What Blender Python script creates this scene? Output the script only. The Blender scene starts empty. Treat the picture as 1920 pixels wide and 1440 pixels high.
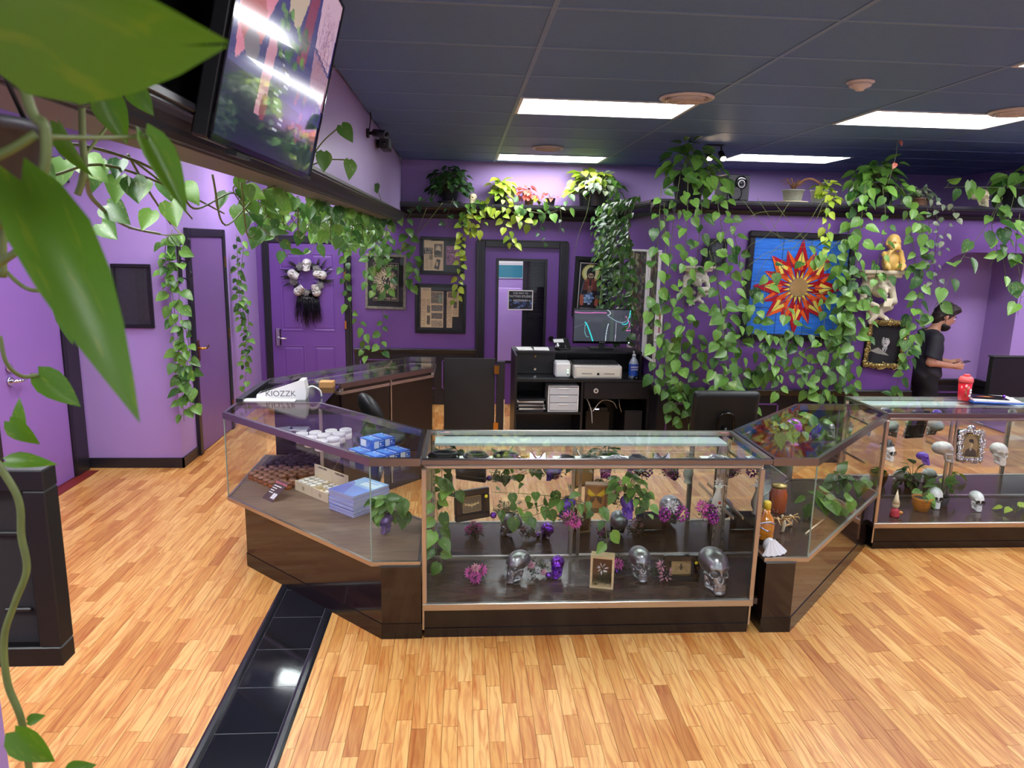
import bpy, math, random
import numpy as np
from mathutils import Matrix, Vector
random.seed(7)
R3 = random.Random(11)
scene = bpy.context.scene
COL = scene.collection

# ------------------------------------------------------------------ camera
CAM_H = 2.02
AX = ((0.99747267, 0.00731329, 0.07067386), (-0.06792713, -0.19355579, 0.97873493), (0.0208371, -0.98106201, -0.19256984))
FPX = 1340.0
cam_d = bpy.data.cameras.new('camera')
cam = bpy.data.objects.new('camera', cam_d)
COL.objects.link(cam)
cam_d.sensor_width = 36.0
cam_d.lens = FPX / 1920.0 * 36.0
cam_d.clip_start = 0.05
# columns = camera right, up, back in world axes
_m = Matrix(((AX[0][0], -AX[0][1], -AX[0][2], 0), (AX[1][0], -AX[1][1], -AX[1][2], 0), (AX[2][0], -AX[2][1], -AX[2][2], CAM_H), (0, 0, 0, 1)))
cam.matrix_world = _m
cam_d.dof.use_dof = True
cam_d.dof.focus_distance = 4.6
cam_d.dof.aperture_fstop = 8.0
scene.camera = cam

# ------------------------------------------------------------------ light and exposure
world = bpy.data.worlds.new('daylight')
scene.world = world
world.use_nodes = True
world.node_tree.nodes['Background'].inputs[0].default_value = (0.80, 0.90, 1.0, 1)
world.node_tree.nodes['Background'].inputs[1].default_value = 1.0
TROFFER_POWER = 14.0
scene.view_settings.view_transform = 'Standard'
scene.view_settings.look = 'None'
scene.view_settings.gamma = 1.0
scene.view_settings.use_curve_mapping = False
scene.view_settings.exposure = 0.75
scene.cycles.transparent_max_bounces = 32
scene.cycles.max_bounces = 10
scene.cycles.caustics_reflective = False
scene.cycles.caustics_refractive = False
scene.cycles.sample_clamp_indirect = 6.0


def ray(px, py):
    c = (px - 960.0, py - 720.0, FPX)
    return Vector([sum(AX[r][k] * c[k] for k in range(3)) for r in range(3)])


def aY(px, py, Y):          # point seen at px,py on the plane y = Y
    r = ray(px, py)
    return Vector((0, 0, CAM_H)) + r * (Y / r.y)


def aX(px, py, X):
    r = ray(px, py)
    return Vector((0, 0, CAM_H)) + r * (X / r.x)


def aZ(px, py, Z):
    r = ray(px, py)
    return Vector((0, 0, CAM_H)) + r * ((Z - CAM_H) / r.z)


def proj(p):
    d = Vector(p) - Vector((0, 0, CAM_H))
    c = [sum(AX[r][k] * d[r] for r in range(3)) for k in range(3)]
    return 960 + FPX * c[0] / c[2], 720 + FPX * c[1] / c[2]


# ------------------------------------------------------------------ helpers
def lin(c):
    return tuple(((v / 12.92) if v <= 0.04045 else ((v + 0.055) / 1.055) ** 2.4) for v in [x / 255.0 for x in c])


def tag(o, label=None, cat=None, group=None, kind=None):
    if label: o['label'] = label
    if cat: o['category'] = cat
    if group: o['group'] = group
    if kind: o['kind'] = kind
    return o


def thing(name, label, cat, loc=(0, 0, 0), rotz=0.0, group=None, kind=None, rot=None, scale=1.0):
    o = bpy.data.objects.new(name, None)
    COL.objects.link(o)
    o.location = loc
    o.rotation_euler = rot if rot else (0, 0, rotz)
    o.scale = (scale,) * 3
    o.empty_display_size = 0.05
    return tag(o, label, cat, group, kind)


def link(name, me, mat=None, parent=None, loc=None, rot=None, scale=None, matrix=None, world=False):
    o = bpy.data.objects.new(name, me)
    COL.objects.link(o)
    if mat is not None and len(me.materials) == 0:
        me.materials.append(mat)
    if parent is not None:
        o.parent = parent
        if world:
            pm = Matrix.LocRotScale(parent.location, parent.rotation_euler, parent.scale)
            o.matrix_parent_inverse = pm.inverted()
    if matrix is not None: o.matrix_basis = matrix
    if loc is not None: o.location = loc
    if rot is not None: o.rotation_euler = rot
    if scale is not None: o.scale = scale if hasattr(scale, '__len__') else (scale,) * 3
    return o


def copy_tree(o, parent=None):
    c = o.copy()
    COL.objects.link(c)
    if parent is not None: c.parent = parent
    for ch in list(o.children):
        copy_tree(ch, c)
    return c


class MB:
    def __init__(s):
        s.v = []; s.f = []; s.sm = []; s.mi = []; s.cur = 0

    def add(s, vs, fs, smooth=False):
        b = len(s.v)
        s.v += [tuple(x) for x in vs]
        for f in fs:
            s.f.append(tuple(i + b for i in f)); s.sm.append(smooth); s.mi.append(s.cur)
        return s

    def box(s, x0, x1, y0, y1, z0, z1, bev=0.0):
        x0, x1 = min(x0, x1), max(x0, x1); y0, y1 = min(y0, y1), max(y0, y1); z0, z1 = min(z0, z1), max(z0, z1)
        if bev <= 0:
            vs = [(x0, y0, z0), (x1, y0, z0), (x1, y1, z0), (x0, y1, z0), (x0, y0, z1), (x1, y0, z1), (x1, y1, z1), (x0, y1, z1)]
            return s.add(vs, [(0, 3, 2, 1), (4, 5, 6, 7), (0, 1, 5, 4), (1, 2, 6, 5), (2, 3, 7, 6), (3, 0, 4, 7)])
        b = min(bev, (x1 - x0) / 2.01, (y1 - y0) / 2.01, (z1 - z0) / 2.01)
        vs = []; idx = {}
        for ix, X in ((0, x0), (1, x1)):
            for iy, Y in ((0, y0), (1, y1)):
                for iz, Z in ((0, z0), (1, z1)):
                    dx = b if ix == 0 else -b; dy = b if iy == 0 else -b; dz = b if iz == 0 else -b
                    for a, p in (('x', (X, Y + dy, Z + dz)), ('y', (X + dx, Y, Z + dz)), ('z', (X + dx, Y + dy, Z))):
                        idx[ix, iy, iz, a] = len(vs); vs.append(p)
        g = lambda *k: idx[k]
        fs = [(g(0, 0, 0, 'x'), g(0, 0, 1, 'x'), g(0, 1, 1, 'x'), g(0, 1, 0, 'x')), (g(1, 0, 0, 'x'), g(1, 1, 0, 'x'), g(1, 1, 1, 'x'), g(1, 0, 1, 'x')),
              (g(0, 0, 0, 'y'), g(1, 0, 0, 'y'), g(1, 0, 1, 'y'), g(0, 0, 1, 'y')), (g(0, 1, 0, 'y'), g(0, 1, 1, 'y'), g(1, 1, 1, 'y'), g(1, 1, 0, 'y')),
              (g(0, 0, 0, 'z'), g(0, 1, 0, 'z'), g(1, 1, 0, 'z'), g(1, 0, 0, 'z')), (g(0, 0, 1, 'z'), g(1, 0, 1, 'z'), g(1, 1, 1, 'z'), g(0, 1, 1, 'z'))]
        for i in (0, 1):
            for j in (0, 1):
                e = [g(i, j, 0, 'x'), g(i, j, 0, 'y'), g(i, j, 1, 'y'), g(i, j, 1, 'x')]
                fs.append(tuple(e if i != j else e[::-1]) if True else None)
                e = [g(i, 0, j, 'x'), g(i, 0, j, 'z'), g(i, 1, j, 'z'), g(i, 1, j, 'x')]
                fs.append(tuple(e if i == j else e[::-1]))
                e = [g(0, i, j, 'y'), g(0, i, j, 'z'), g(1, i, j, 'z'), g(1, i, j, 'y')]
                fs.append(tuple(e if i != j else e[::-1]))
                for k in (0, 1):
                    e = (g(i, j, k, 'x'), g(i, j, k, 'y'), g(i, j, k, 'z'))
                    fs.append(e if (i + j + k) % 2 == 0 else e[::-1])
        return s.add(vs, fs)

    def lathe(s, prof, n=20, c=(0, 0, 0), smooth=True, cap=True):
        vs = []; fs = []
        for r, z in prof:
            for k in range(n):
                a = 2 * math.pi * k / n
                vs.append((c[0] + r * math.cos(a), c[1] + r * math.sin(a), c[2] + z))
        for i in range(len(prof) - 1):
            for k in range(n):
                k2 = (k + 1) % n
                fs.append((i * n + k, i * n + k2, (i + 1) * n + k2, (i + 1) * n + k))
        s.add(vs, fs, smooth)
        b = len(s.v) - len(vs)
        if cap:
            if prof[0][0] > 1e-5: s.f.append(tuple(b + k for k in range(n))[::-1]); s.sm.append(False); s.mi.append(s.cur)
            if prof[-1][0] > 1e-5: s.f.append(tuple(b + (len(prof) - 1) * n + k for k in range(n))); s.sm.append(False); s.mi.append(s.cur)
        return s

    def cyl(s, p, q, r, n=12, r2=None, smooth=True):
        p = Vector(p); q = Vector(q); d = (q - p)
        if d.length < 1e-9: return s
        d.normalize()
        u = d.orthogonal().normalized(); w = d.cross(u)
        r2 = r if r2 is None else r2
        vs = []
        for c, rr in ((p, r), (q, r2)):
            for k in range(n):
                a = 2 * math.pi * k / n
                vs.append(c + (u * math.cos(a) + w * math.sin(a)) * rr)
        b = len(s.v)
        s.add(vs, [(k, (k + 1) % n, n + (k + 1) % n, n + k) for k in range(n)], smooth)
        s.add([], [])
        s.f.append(tuple(b + k for k in range(n))[::-1]); s.sm.append(False); s.mi.append(s.cur)
        s.f.append(tuple(b + n + k for k in range(n))); s.sm.append(False); s.mi.append(s.cur)
        return s

    def tube(s, pts, r, n=6, r_end=None):
        pts = [Vector(p) for p in pts]
        m = len(pts)
        if m < 2: return s
        t0 = (pts[1] - pts[0]).normalized(); u = t0.orthogonal().normalized()
        vs = []
        for i, p in enumerate(pts):
            t = (pts[min(i + 1, m - 1)] - pts[max(i - 1, 0)])
            t = t.normalized() if t.length > 1e-9 else t0
            u = (u - t * u.dot(t)); u = u.normalized() if u.length > 1e-6 else t.orthogonal().normalized()
            w = t.cross(u)
            rr = r if r_end is None else r + (r_end - r) * i / (m - 1)
            for k in range(n):
                a = 2 * math.pi * k / n
                vs.append(p + (u * math.cos(a) + w * math.sin(a)) * rr)
        fs = []
        for i in range(m - 1):
            for k in range(n):
                k2 = (k + 1) % n
                fs.append((i * n + k, i * n + k2, (i + 1) * n + k2, (i + 1) * n + k))
        fs.append(tuple(range(n))[::-1]); fs.append(tuple((m - 1) * n + k for k in range(n)))
        return s.add(vs, fs, True)

    def sphere(s, c, r, n=12, m=8):
        rx, ry, rz = r if hasattr(r, '__len__') else (r, r, r)
        vs = [(c[0], c[1], c[2] + rz)]; fs = []
        for i in range(1, m):
            a = math.pi * i / m
            for k in range(n):
                b = 2 * math.pi * k / n
                vs.append((c[0] + rx * math.sin(a) * math.cos(b), c[1] + ry * math.sin(a) * math.sin(b), c[2] + rz * math.cos(a)))
        vs.append((c[0], c[1], c[2] - rz)); L = len(vs) - 1
        for k in range(n):
            fs.append((0, 1 + k, 1 + (k + 1) % n)); fs.append((L, L - n + (k + 1) % n, L - n + k))
        for i in range(m - 2):
            for k in range(n):
                k2 = (k + 1) % n
                fs.append((1 + i * n + k, 1 + (i + 1) * n + k, 1 + (i + 1) * n + k2, 1 + i * n + k2))
        return s.add(vs, fs, True)

    def prism(s, poly, z0, z1):          # polygon in xy, extruded in z (counter-clockwise)
        n = len(poly)
        ar = sum(poly[i][0] * poly[(i + 1) % n][1] - poly[(i + 1) % n][0] * poly[i][1] for i in range(n))
        if ar < 0: poly = poly[::-1]
        vs = [(p[0], p[1], z0) for p in poly] + [(p[0], p[1], z1) for p in poly]
        return s.add(vs, [tuple(range(n))[::-1], tuple(range(n, 2 * n))] + [(i, (i + 1) % n, n + (i + 1) % n, n + i) for i in range(n)])

    def extr(s, poly, x0, x1, axis='x'):  # profile polygon (a,b) extruded along an axis; axis x: (y,z); axis y: (x,z)
        n = len(poly)
        if axis == 'x':
            vs = [(x0, p[0], p[1]) for p in poly] + [(x1, p[0], p[1]) for p in poly]
        else:
            vs = [(p[0], x0, p[1]) for p in poly] + [(p[0], x1, p[1]) for p in poly]
        return s.add(vs, [tuple(range(n)), tuple(range(n, 2 * n))[::-1]] + [(i, n + i, n + (i + 1) % n, (i + 1) % n) for i in range(n)])

    def xf(s, M, start=0):
        for i in range(start, len(s.v)):
            s.v[i] = tuple(M @ Vector(s.v[i]))
        return s

    def mesh(s, name):
        me = bpy.data.meshes.new(name)
        me.from_pydata(s.v, [], s.f)
        me.polygons.foreach_set('use_smooth', s.sm)
        if any(s.mi): me.polygons.foreach_set('material_index', s.mi)
        me.update()
        return me

    def build(s, name, mat=None, parent=None, world=False, label=None, fixn=True, **k):
        me = s.mesh(name)
        if isinstance(mat, (list, tuple)):
            for m_ in mat: me.materials.append(m_)
            mat = None
        if fixn:
            import bmesh
            bm = bmesh.new(); bm.from_mesh(me); bmesh.ops.recalc_face_normals(bm, faces=bm.faces); bm.to_mesh(me); bm.free()
        o = link(name, me, mat, parent, world=world, **k)
        if label: o['label'] = label
        return o


def pbox(name, mat, x0, x1, y0, y1, z0, z1, parent=None, bev=0.0, world=True, label=None):
    return MB().box(x0, x1, y0, y1, z0, z1, bev).build(name, mat, parent, world=world and parent is not None, label=label)


def struct(name, mb_or_obj, mat=None, label=None, cat=None):
    o = mb_or_obj.build(name, mat) if isinstance(mb_or_obj, MB) else mb_or_obj
    o['kind'] = 'structure'
    return tag(o, label, cat)


def crom(pts, per=6):
    pts = [Vector(p) for p in pts]
    if len(pts) < 3: 
        return [pts[0].lerp(pts[-1], i / per) for i in range(per + 1)]
    out = []
    P = [pts[0] * 2 - pts[1]] + pts + [pts[-1] * 2 - pts[-2]]
    for i in range(1, len(P) - 2):
        a, b, c, d = P[i - 1], P[i], P[i + 1], P[i + 2]
        for k in range(per):
            t = k / per
            out.append(0.5 * ((2 * b) + (c - a) * t + (2 * a - 5 * b + 4 * c - d) * t * t + (3 * b - a - 3 * c + d) * t ** 3))
    out.append(pts[-1])
    return out


# ------------------------------------------------------------------ materials
def new_mat(name):
    m = bpy.data.materials.new(name); m.use_nodes = True
    nt = m.node_tree
    for n in list(nt.nodes): nt.nodes.remove(n)
    out = nt.nodes.new('ShaderNodeOutputMaterial')
    return m, nt, out


def N(nt, typ, **kw):
    n = nt.nodes.new(typ)
    for k, v in kw.items():
        if k.startswith('i_'):
            key = k[2:]
            n.inputs[int(key) if key.isdigit() else key.replace('_', ' ')].default_value = v
        else:
            setattr(n, k, v)
    return n


def pmat(name, rgb, rough=0.5, metal=0.0, spec=0.5, noise=0.0, nscale=20.0, bump=0.0, bscale=60.0, coat=0.0, stretch=(1, 1, 1), emit=None, estr=0.0, trans=0.0, sss=0.0, raw=False, rvar=0.0, alpha=1.0):
    m, nt, out = new_mat(name)
    b = N(nt, 'ShaderNodeBsdfPrincipled')
    nt.links.new(b.outputs[0], out.inputs[0])
    c = tuple(rgb) if raw else lin(rgb)
    b.inputs['Base Color'].default_value = (*c, 1)
    b.inputs['Roughness'].default_value = rough
    b.inputs['Metallic'].default_value = metal
    b.inputs['Specular IOR Level'].default_value = spec
    b.inputs['Coat Weight'].default_value = coat
    b.inputs['Transmission Weight'].default_value = trans
    if sss: 
        b.inputs['Subsurface Weight'].default_value = sss; b.inputs['Subsurface Radius'].default_value = (0.02, 0.01, 0.006)
    if emit is not None:
        b.inputs['Emission Color'].default_value = (*lin(emit), 1); b.inputs['Emission Strength'].default_value = estr
    if noise or bump or rvar:
        tc = N(nt, 'ShaderNodeTexCoord'); mp = N(nt, 'ShaderNodeMapping')
        mp.inputs['Scale'].default_value = stretch
        nt.links.new(tc.outputs['Object'], mp.inputs[0])
        nz = N(nt, 'ShaderNodeTexNoise'); nz.inputs['Scale'].default_value = nscale; nz.inputs['Detail'].default_value = 4
        nt.links.new(mp.outputs[0], nz.inputs[0])
        if noise:
            mx = N(nt, 'ShaderNodeMix', data_type='RGBA')
            mx.inputs[6].default_value = (*[max(0, v * (1 - noise)) for v in c], 1)
            mx.inputs[7].default_value = (*[min(1, v * (1 + noise)) for v in c], 1)
            nt.links.new(nz.outputs[0], mx.inputs[0]); nt.links.new(mx.outputs[2], b.inputs['Base Color'])
        if rvar:
            mr = N(nt, 'ShaderNodeMapRange'); mr.inputs[3].default_value = max(0, rough - rvar); mr.inputs[4].default_value = min(1, rough + rvar)
            nt.links.new(nz.outputs[0], mr.inputs[0]); nt.links.new(mr.outputs[0], b.inputs['Roughness'])
        if bump:
            n2 = N(nt, 'ShaderNodeTexNoise'); n2.inputs['Scale'].default_value = bscale; n2.inputs['Detail'].default_value = 3
            nt.links.new(mp.outputs[0], n2.inputs[0])
            bp = N(nt, 'ShaderNodeBump'); bp.inputs['Strength'].default_value = bump; bp.inputs['Distance'].default_value = 0.01
            nt.links.new(n2.outputs[0], bp.inputs['Height']); nt.links.new(bp.outputs[0], b.inputs['Normal'])
    return m


def glass_mat(name, tint=(0.985, 0.996, 0.992), rough=0.0, ior=1.45, tintmix=1.0):
    m, nt, out = new_mat(name)
    tr = N(nt, 'ShaderNodeBsdfTransparent'); tr.inputs[0].default_value = (*tint, 1)
    gl = N(nt, 'ShaderNodeBsdfGlossy'); gl.inputs['Roughness'].default_value = rough
    geo = N(nt, 'ShaderNodeNewGeometry')
    dt = N(nt, 'ShaderNodeVectorMath', operation='DOT_PRODUCT')
    nt.links.new(geo.outputs['Normal'], dt.inputs[0]); nt.links.new(geo.outputs['Incoming'], dt.inputs[1])
    ab = N(nt, 'ShaderNodeMath', operation='ABSOLUTE'); nt.links.new(dt.outputs['Value'], ab.inputs[0])
    sb = N(nt, 'ShaderNodeMath', operation='SUBTRACT'); sb.inputs[0].default_value = 1.0; nt.links.new(ab.outputs[0], sb.inputs[1])
    pw = N(nt, 'ShaderNodeMath', operation='POWER', i_1=5.0); nt.links.new(sb.outputs[0], pw.inputs[0])
    fr = N(nt, 'ShaderNodeMapRange', i_3=0.012, i_4=0.6); nt.links.new(pw.outputs[0], fr.inputs[0])
    mx = N(nt, 'ShaderNodeMixShader')
    nt.links.new(fr.outputs[0], mx.inputs[0]); nt.links.new(tr.outputs[0], mx.inputs[1]); nt.links.new(gl.outputs[0], mx.inputs[2])
    nt.links.new(mx.outputs[0], out.inputs[0])
    return m


def emit_mat(name, rgb, s):
    m, nt, out = new_mat(name)
    e = N(nt, 'ShaderNodeEmission'); e.inputs[0].default_value = (*lin(rgb), 1); e.inputs[1].default_value = s
    nt.links.new(e.outputs[0], out.inputs[0])
    return m


def attr_mat(name, rough=0.5, emit=0.0, coat=0.0):
    m, nt, out = new_mat(name)
    at = N(nt, 'ShaderNodeAttribute', attribute_name='Col')
    b = N(nt, 'ShaderNodeBsdfPrincipled'); b.inputs['Roughness'].default_value = rough; b.inputs['Coat Weight'].default_value = coat
    if emit:
        b.inputs['Base Color'].default_value = (0.01, 0.01, 0.01, 1)
        nt.links.new(at.outputs[0], b.inputs['Emission Color']); b.inputs['Emission Strength'].default_value = emit
    else:
        nt.links.new(at.outputs[0], b.inputs['Base Color'])
    nt.links.new(b.outputs[0], out.inputs[0])
    return m


def plank_mat(name, objlevel):
    m, nt, out = new_mat(name)
    L = nt.links.new
    at = N(nt, 'ShaderNodeAttribute', attribute_name='rnd', attribute_type='OBJECT' if objlevel else 'GEOMETRY')
    geo = N(nt, 'ShaderNodeNewGeometry')
    mul = N(nt, 'ShaderNodeMath', operation='MULTIPLY', i_1=53.0); L(at.outputs['Fac'], mul.inputs[0])
    cmb = N(nt, 'ShaderNodeCombineXYZ'); L(mul.outputs[0], cmb.inputs[1]); L(mul.outputs[0], cmb.inputs[2])
    add = N(nt, 'ShaderNodeVectorMath', operation='ADD'); L(geo.outputs['Position'], add.inputs[0]); L(cmb.outputs[0], add.inputs[1])
    mp = N(nt, 'ShaderNodeMapping'); mp.inputs['Scale'].default_value = (26, 2.6, 1); L(add.outputs[0], mp.inputs[0])
    nz = N(nt, 'ShaderNodeTexNoise', i_Scale=1.0, i_Detail=5.0, i_Distortion=1.6); L(mp.outputs[0], nz.inputs[0])
    mp2 = N(nt, 'ShaderNodeMapping'); mp2.inputs['Scale'].default_value = (9, 1.3, 1); L(add.outputs[0], mp2.inputs[0])
    wv = N(nt, 'ShaderNodeTexWave', wave_type='BANDS', bands_direction='X', i_Scale=1.1, i_Distortion=16.0, i_Detail=3.0); L(mp2.outputs[0], wv.inputs[0])
    ramp = N(nt, 'ShaderNodeValToRGB')
    el = ramp.color_ramp.elements
    el[0].position = 0.0; el[0].color = (*lin((180, 118, 58)), 1)
    el[1].position = 1.0; el[1].color = (*lin((220, 170, 100)), 1)
    for p, c in ((0.18, (202, 144, 76)), (0.45, (214, 160, 90)), (0.8, (226, 178, 110))):
        e = el.new(p); e.color = (*lin(c), 1)
    L(at.outputs['Fac'], ramp.inputs[0])
    dk = N(nt, 'ShaderNodeMix', data_type='RGBA', blend_type='MULTIPLY')
    mr = N(nt, 'ShaderNodeMapRange', i_1=0.42, i_2=0.75, i_3=0.0, i_4=0.8); L(nz.outputs[0], mr.inputs[0])
    L(mr.outputs[0], dk.inputs[0]); L(ramp.outputs[0], dk.inputs[6]); dk.inputs[7].default_value = (*lin((214, 150, 92)), 1)
    dk2 = N(nt, 'ShaderNodeMix', data_type='RGBA', blend_type='MULTIPLY')
    mr2 = N(nt, 'ShaderNodeMapRange', i_1=0.7, i_2=1.0, i_3=0.0, i_4=0.42); L(wv.outputs[0], mr2.inputs[0])
    L(mr2.outputs[0], dk2.inputs[0]); L(dk.outputs[2], dk2.inputs[6]); dk2.inputs[7].default_value = (*lin((206, 146, 92)), 1)
    b = N(nt, 'ShaderNodeBsdfPrincipled', i_Roughness=0.36)
    b.inputs['Specular IOR Level'].default_value = 0.45
    L(dk2.outputs[2], b.inputs['Base Color'])
    L(b.outputs[0], out.inputs[0])
    return m


def wood_mat(name, c0, c1, rough=0.3, scale=(2, 30, 30), coat=0.0, spec=0.5):
    m, nt, out = new_mat(name)
    L = nt.links.new
    tc = N(nt, 'ShaderNodeTexCoord'); mp = N(nt, 'ShaderNodeMapping'); mp.inputs['Scale'].default_value = scale
    L(tc.outputs['Object'], mp.inputs[0])
    nz = N(nt, 'ShaderNodeTexNoise', i_Scale=1.0, i_Detail=6.0, i_Distortion=1.2); L(mp.outputs[0], nz.inputs[0])
    mx = N(nt, 'ShaderNodeMix', data_type='RGBA'); mx.inputs[6].default_value = (*lin(c0), 1); mx.inputs[7].default_value = (*lin(c1), 1)
    mr = N(nt, 'ShaderNodeMapRange', i_1=0.3, i_2=0.7); L(nz.outputs[0], mr.inputs[0]); L(mr.outputs[0], mx.inputs[0])
    b = N(nt, 'ShaderNodeBsdfPrincipled', i_Roughness=rough); b.inputs['Coat Weight'].default_value = coat
    b.inputs['Coat Roughness'].default_value = 0.05; b.inputs['Specular IOR Level'].default_value = spec
    L(mx.outputs[2], b.inputs['Base Color']); L(b.outputs[0], out.inputs[0])
    return m


def leaf_mat(name, c_dark, c_light, c_var, trans=0.3, objlevel=True, var=0.35):
    m, nt, out = new_mat(name)
    L = nt.links.new
    oi = N(nt, 'ShaderNodeObjectInfo'); tc = N(nt, 'ShaderNodeTexCoord')
    rnd = oi.outputs['Random']
    if not objlevel:
        at = N(nt, 'ShaderNodeAttribute', attribute_name='rnd'); rnd = at.outputs['Fac']
    mx = N(nt, 'ShaderNodeMix', data_type='RGBA'); mx.inputs[6].default_value = (*lin(c_dark), 1); mx.inputs[7].default_value = (*lin(c_light), 1)
    L(rnd, mx.inputs[0])
    mp = N(nt, 'ShaderNodeMapping'); mp.inputs['Scale'].default_value = (9, 9, 3); L(tc.outputs['Object'], mp.inputs[0])
    ad = N(nt, 'ShaderNodeVectorMath', operation='ADD'); L(mp.outputs[0], ad.inputs[0])
    ml = N(nt, 'ShaderNodeMath', operation='MULTIPLY', i_1=40.0); L(rnd, ml.inputs[0]); L(ml.outputs[0], ad.inputs[1])
    nz = N(nt, 'ShaderNodeTexNoise', i_Scale=1.0, i_Detail=3.0, i_Distortion=0.8); L(ad.outputs[0], nz.inputs[0])
    mr = N(nt, 'ShaderNodeMapRange', i_1=0.58, i_2=0.68, i_3=0.0, i_4=var); L(nz.outputs[0], mr.inputs[0])
    m2 = N(nt, 'ShaderNodeMix', data_type='RGBA'); L(mr.outputs[0], m2.inputs[0]); L(mx.outputs[2], m2.inputs[6]); m2.inputs[7].default_value = (*lin(c_var), 1)
    b = N(nt, 'ShaderNodeBsdfPrincipled', i_Roughness=0.38); b.inputs['Specular IOR Level'].default_value = 0.5
    L(m2.outputs[2], b.inputs['Base Color'])
    t = N(nt, 'ShaderNodeBsdfTranslucent'); L(m2.outputs[2], t.inputs[0])
    ms = N(nt, 'ShaderNodeMixShader'); ms.inputs[0].default_value = trans
    L(b.outputs[0], ms.inputs[1]); L(t.outputs[0], ms.inputs[2]); L(ms.outputs[0], out.inputs[0])
    return m


M = {}
M['purple'] = pmat('deep_purple_paint', (108, 70, 142), rough=0.4, noise=0.10, nscale=5, bump=0.03, bscale=180)
M['lavender'] = pmat('lavender_paint', (166, 136, 198), rough=0.5, noise=0.05, nscale=4, bump=0.03, bscale=180)
M['lavender_glare'] = pmat('lavender_glare_paint', (176, 154, 200), rough=0.3, noise=0.04, nscale=4)  # same lavender wall paint, lightened: the lamps' glare is put into the colour
M['door_lav'] = pmat('lavender_door_paint', (144, 104, 178), rough=0.4, noise=0.04, nscale=3)
M['door_purple'] = pmat('purple_door_paint', (104, 66, 142), rough=0.35, noise=0.06, nscale=4)
M['door_dim'] = pmat('muted_purple_door_paint', (116, 84, 140), rough=0.4, noise=0.06, nscale=4)
M['black_trim'] = pmat('black_trim_paint', (30, 29, 34), rough=0.33, noise=0.25, nscale=8)
M['black'] = pmat('black_plastic', (16, 16, 18), rough=0.4)
M['black_gloss'] = pmat('black_gloss', (8, 8, 10), rough=0.08)
M['black_matte'] = pmat('black_matte', (18, 17, 19), rough=0.7, noise=0.2, nscale=30)
M['ceil_tile'] = pmat('black_ceiling_tile', (88, 120, 168), rough=0.5, noise=0.25, nscale=160, bump=0.25, bscale=260)
M['ceil_bar'] = pmat('black_ceiling_bar', (112, 136, 172), rough=0.4)
M['white_metal'] = pmat('white_enamel', (214, 216, 212), rough=0.4)
M['cream_plastic'] = pmat('cream_plastic', (206, 198, 190), rough=0.45)
M['lamp'] = emit_mat('fluorescent_diffuser', (250, 252, 255), TROFFER_POWER)
M['alu'] = pmat('satin_aluminium', (188, 182, 174), rough=0.3, metal=1.0, rvar=0.06, nscale=40, stretch=(1, 1, 1))
M['alu_dark'] = pmat('bronze_aluminium', (136, 128, 130), rough=0.26, metal=1.0)
M['chrome'] = pmat('chrome', (220, 220, 222), rough=0.08, metal=1.0)
M['brass'] = pmat('polished_brass', (200, 150, 80), rough=0.2, metal=1.0)
M['mirror'] = pmat('mirror_glass', (225, 226, 226), rough=0.015, metal=1.0)
M['glass'] = glass_mat('case_glass')
M['glass_edge'] = glass_mat('glass_shelf', (0.97, 0.99, 0.985))
M['case_laminate'] = wood_mat('espresso_gloss_laminate', (26, 18, 15), (44, 30, 23), rough=0.09, scale=(3, 3, 30), spec=0.6)
M['case_kick'] = wood_mat('espresso_kick_panel', (19, 14, 13), (28, 20, 18), rough=0.22, scale=(3, 3, 30))
M['deck_dark'] = wood_mat('dark_wood_deck', (44, 34, 32), (78, 62, 56), rough=0.16, scale=(3, 18, 18))
M['deck_grey'] = wood_mat('grey_oak_deck', (92, 74, 62), (122, 102, 86), rough=0.4, scale=(3, 14, 14))
M['plank'] = plank_mat('laminate_plank', True)
M['plank_field'] = plank_mat('laminate_plank_field', False)
M['subfloor'] = pmat('floor_joint_brown', (120, 78, 42), rough=0.7)
M['granite'] = pmat('black_granite_tile', (22, 24, 27), rough=0.07, noise=0.5, nscale=200, rvar=0.03)
M['granite_rail'] = pmat('black_threshold_rail', (26, 28, 32), rough=0.22, noise=0.4, nscale=60)
M['grout'] = pmat('grey_grout', (120, 122, 126), rough=0.8)
M['white'] = pmat('white_plastic', (232, 232, 230), rough=0.35)
M['paper'] = pmat('white_paper', (228, 226, 222), rough=0.7)
M['cream'] = pmat('cream_card', (222, 206, 172), rough=0.6)
M['skull_bone'] = pmat('bone_skull', (206, 196, 158), rough=0.55, noise=0.22, nscale=9)
M['skull_white'] = pmat('white_skull', (196, 192, 186), rough=0.5, noise=0.25, nscale=9)
M['skull_silver'] = pmat('silver_skull', (150, 150, 152), rough=0.3, metal=0.88, noise=0.5, nscale=7)
M['skull_grey'] = pmat('antique_silver_skull', (172, 170, 166), rough=0.42, metal=0.35, noise=0.3, nscale=10)
M['skull_purple'] = pmat('purple_chrome_skull', (120, 50, 180), rough=0.16, metal=0.9)
M['purple_gloss'] = pmat('purple_gloss', (96, 60, 170), rough=0.22, noise=0.2, nscale=14)
M['stem'] = pmat('vine_stem', (92, 104, 52), rough=0.55, noise=0.35, nscale=30)
M['stem_brown'] = pmat('vine_stem_brown', (74, 66, 48), rough=0.6, noise=0.3, nscale=30)
M['leaf'] = leaf_mat('pothos_leaf', (38, 84, 32), (118, 166, 68), (190, 202, 128))
M['leaf_lime'] = leaf_mat('neon_pothos_leaf', (120, 158, 40), (190, 206, 70), (216, 214, 110))
M['leaf_dark'] = leaf_mat('dark_leaf', (34, 66, 36), (66, 106, 56), (120, 150, 90))
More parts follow.
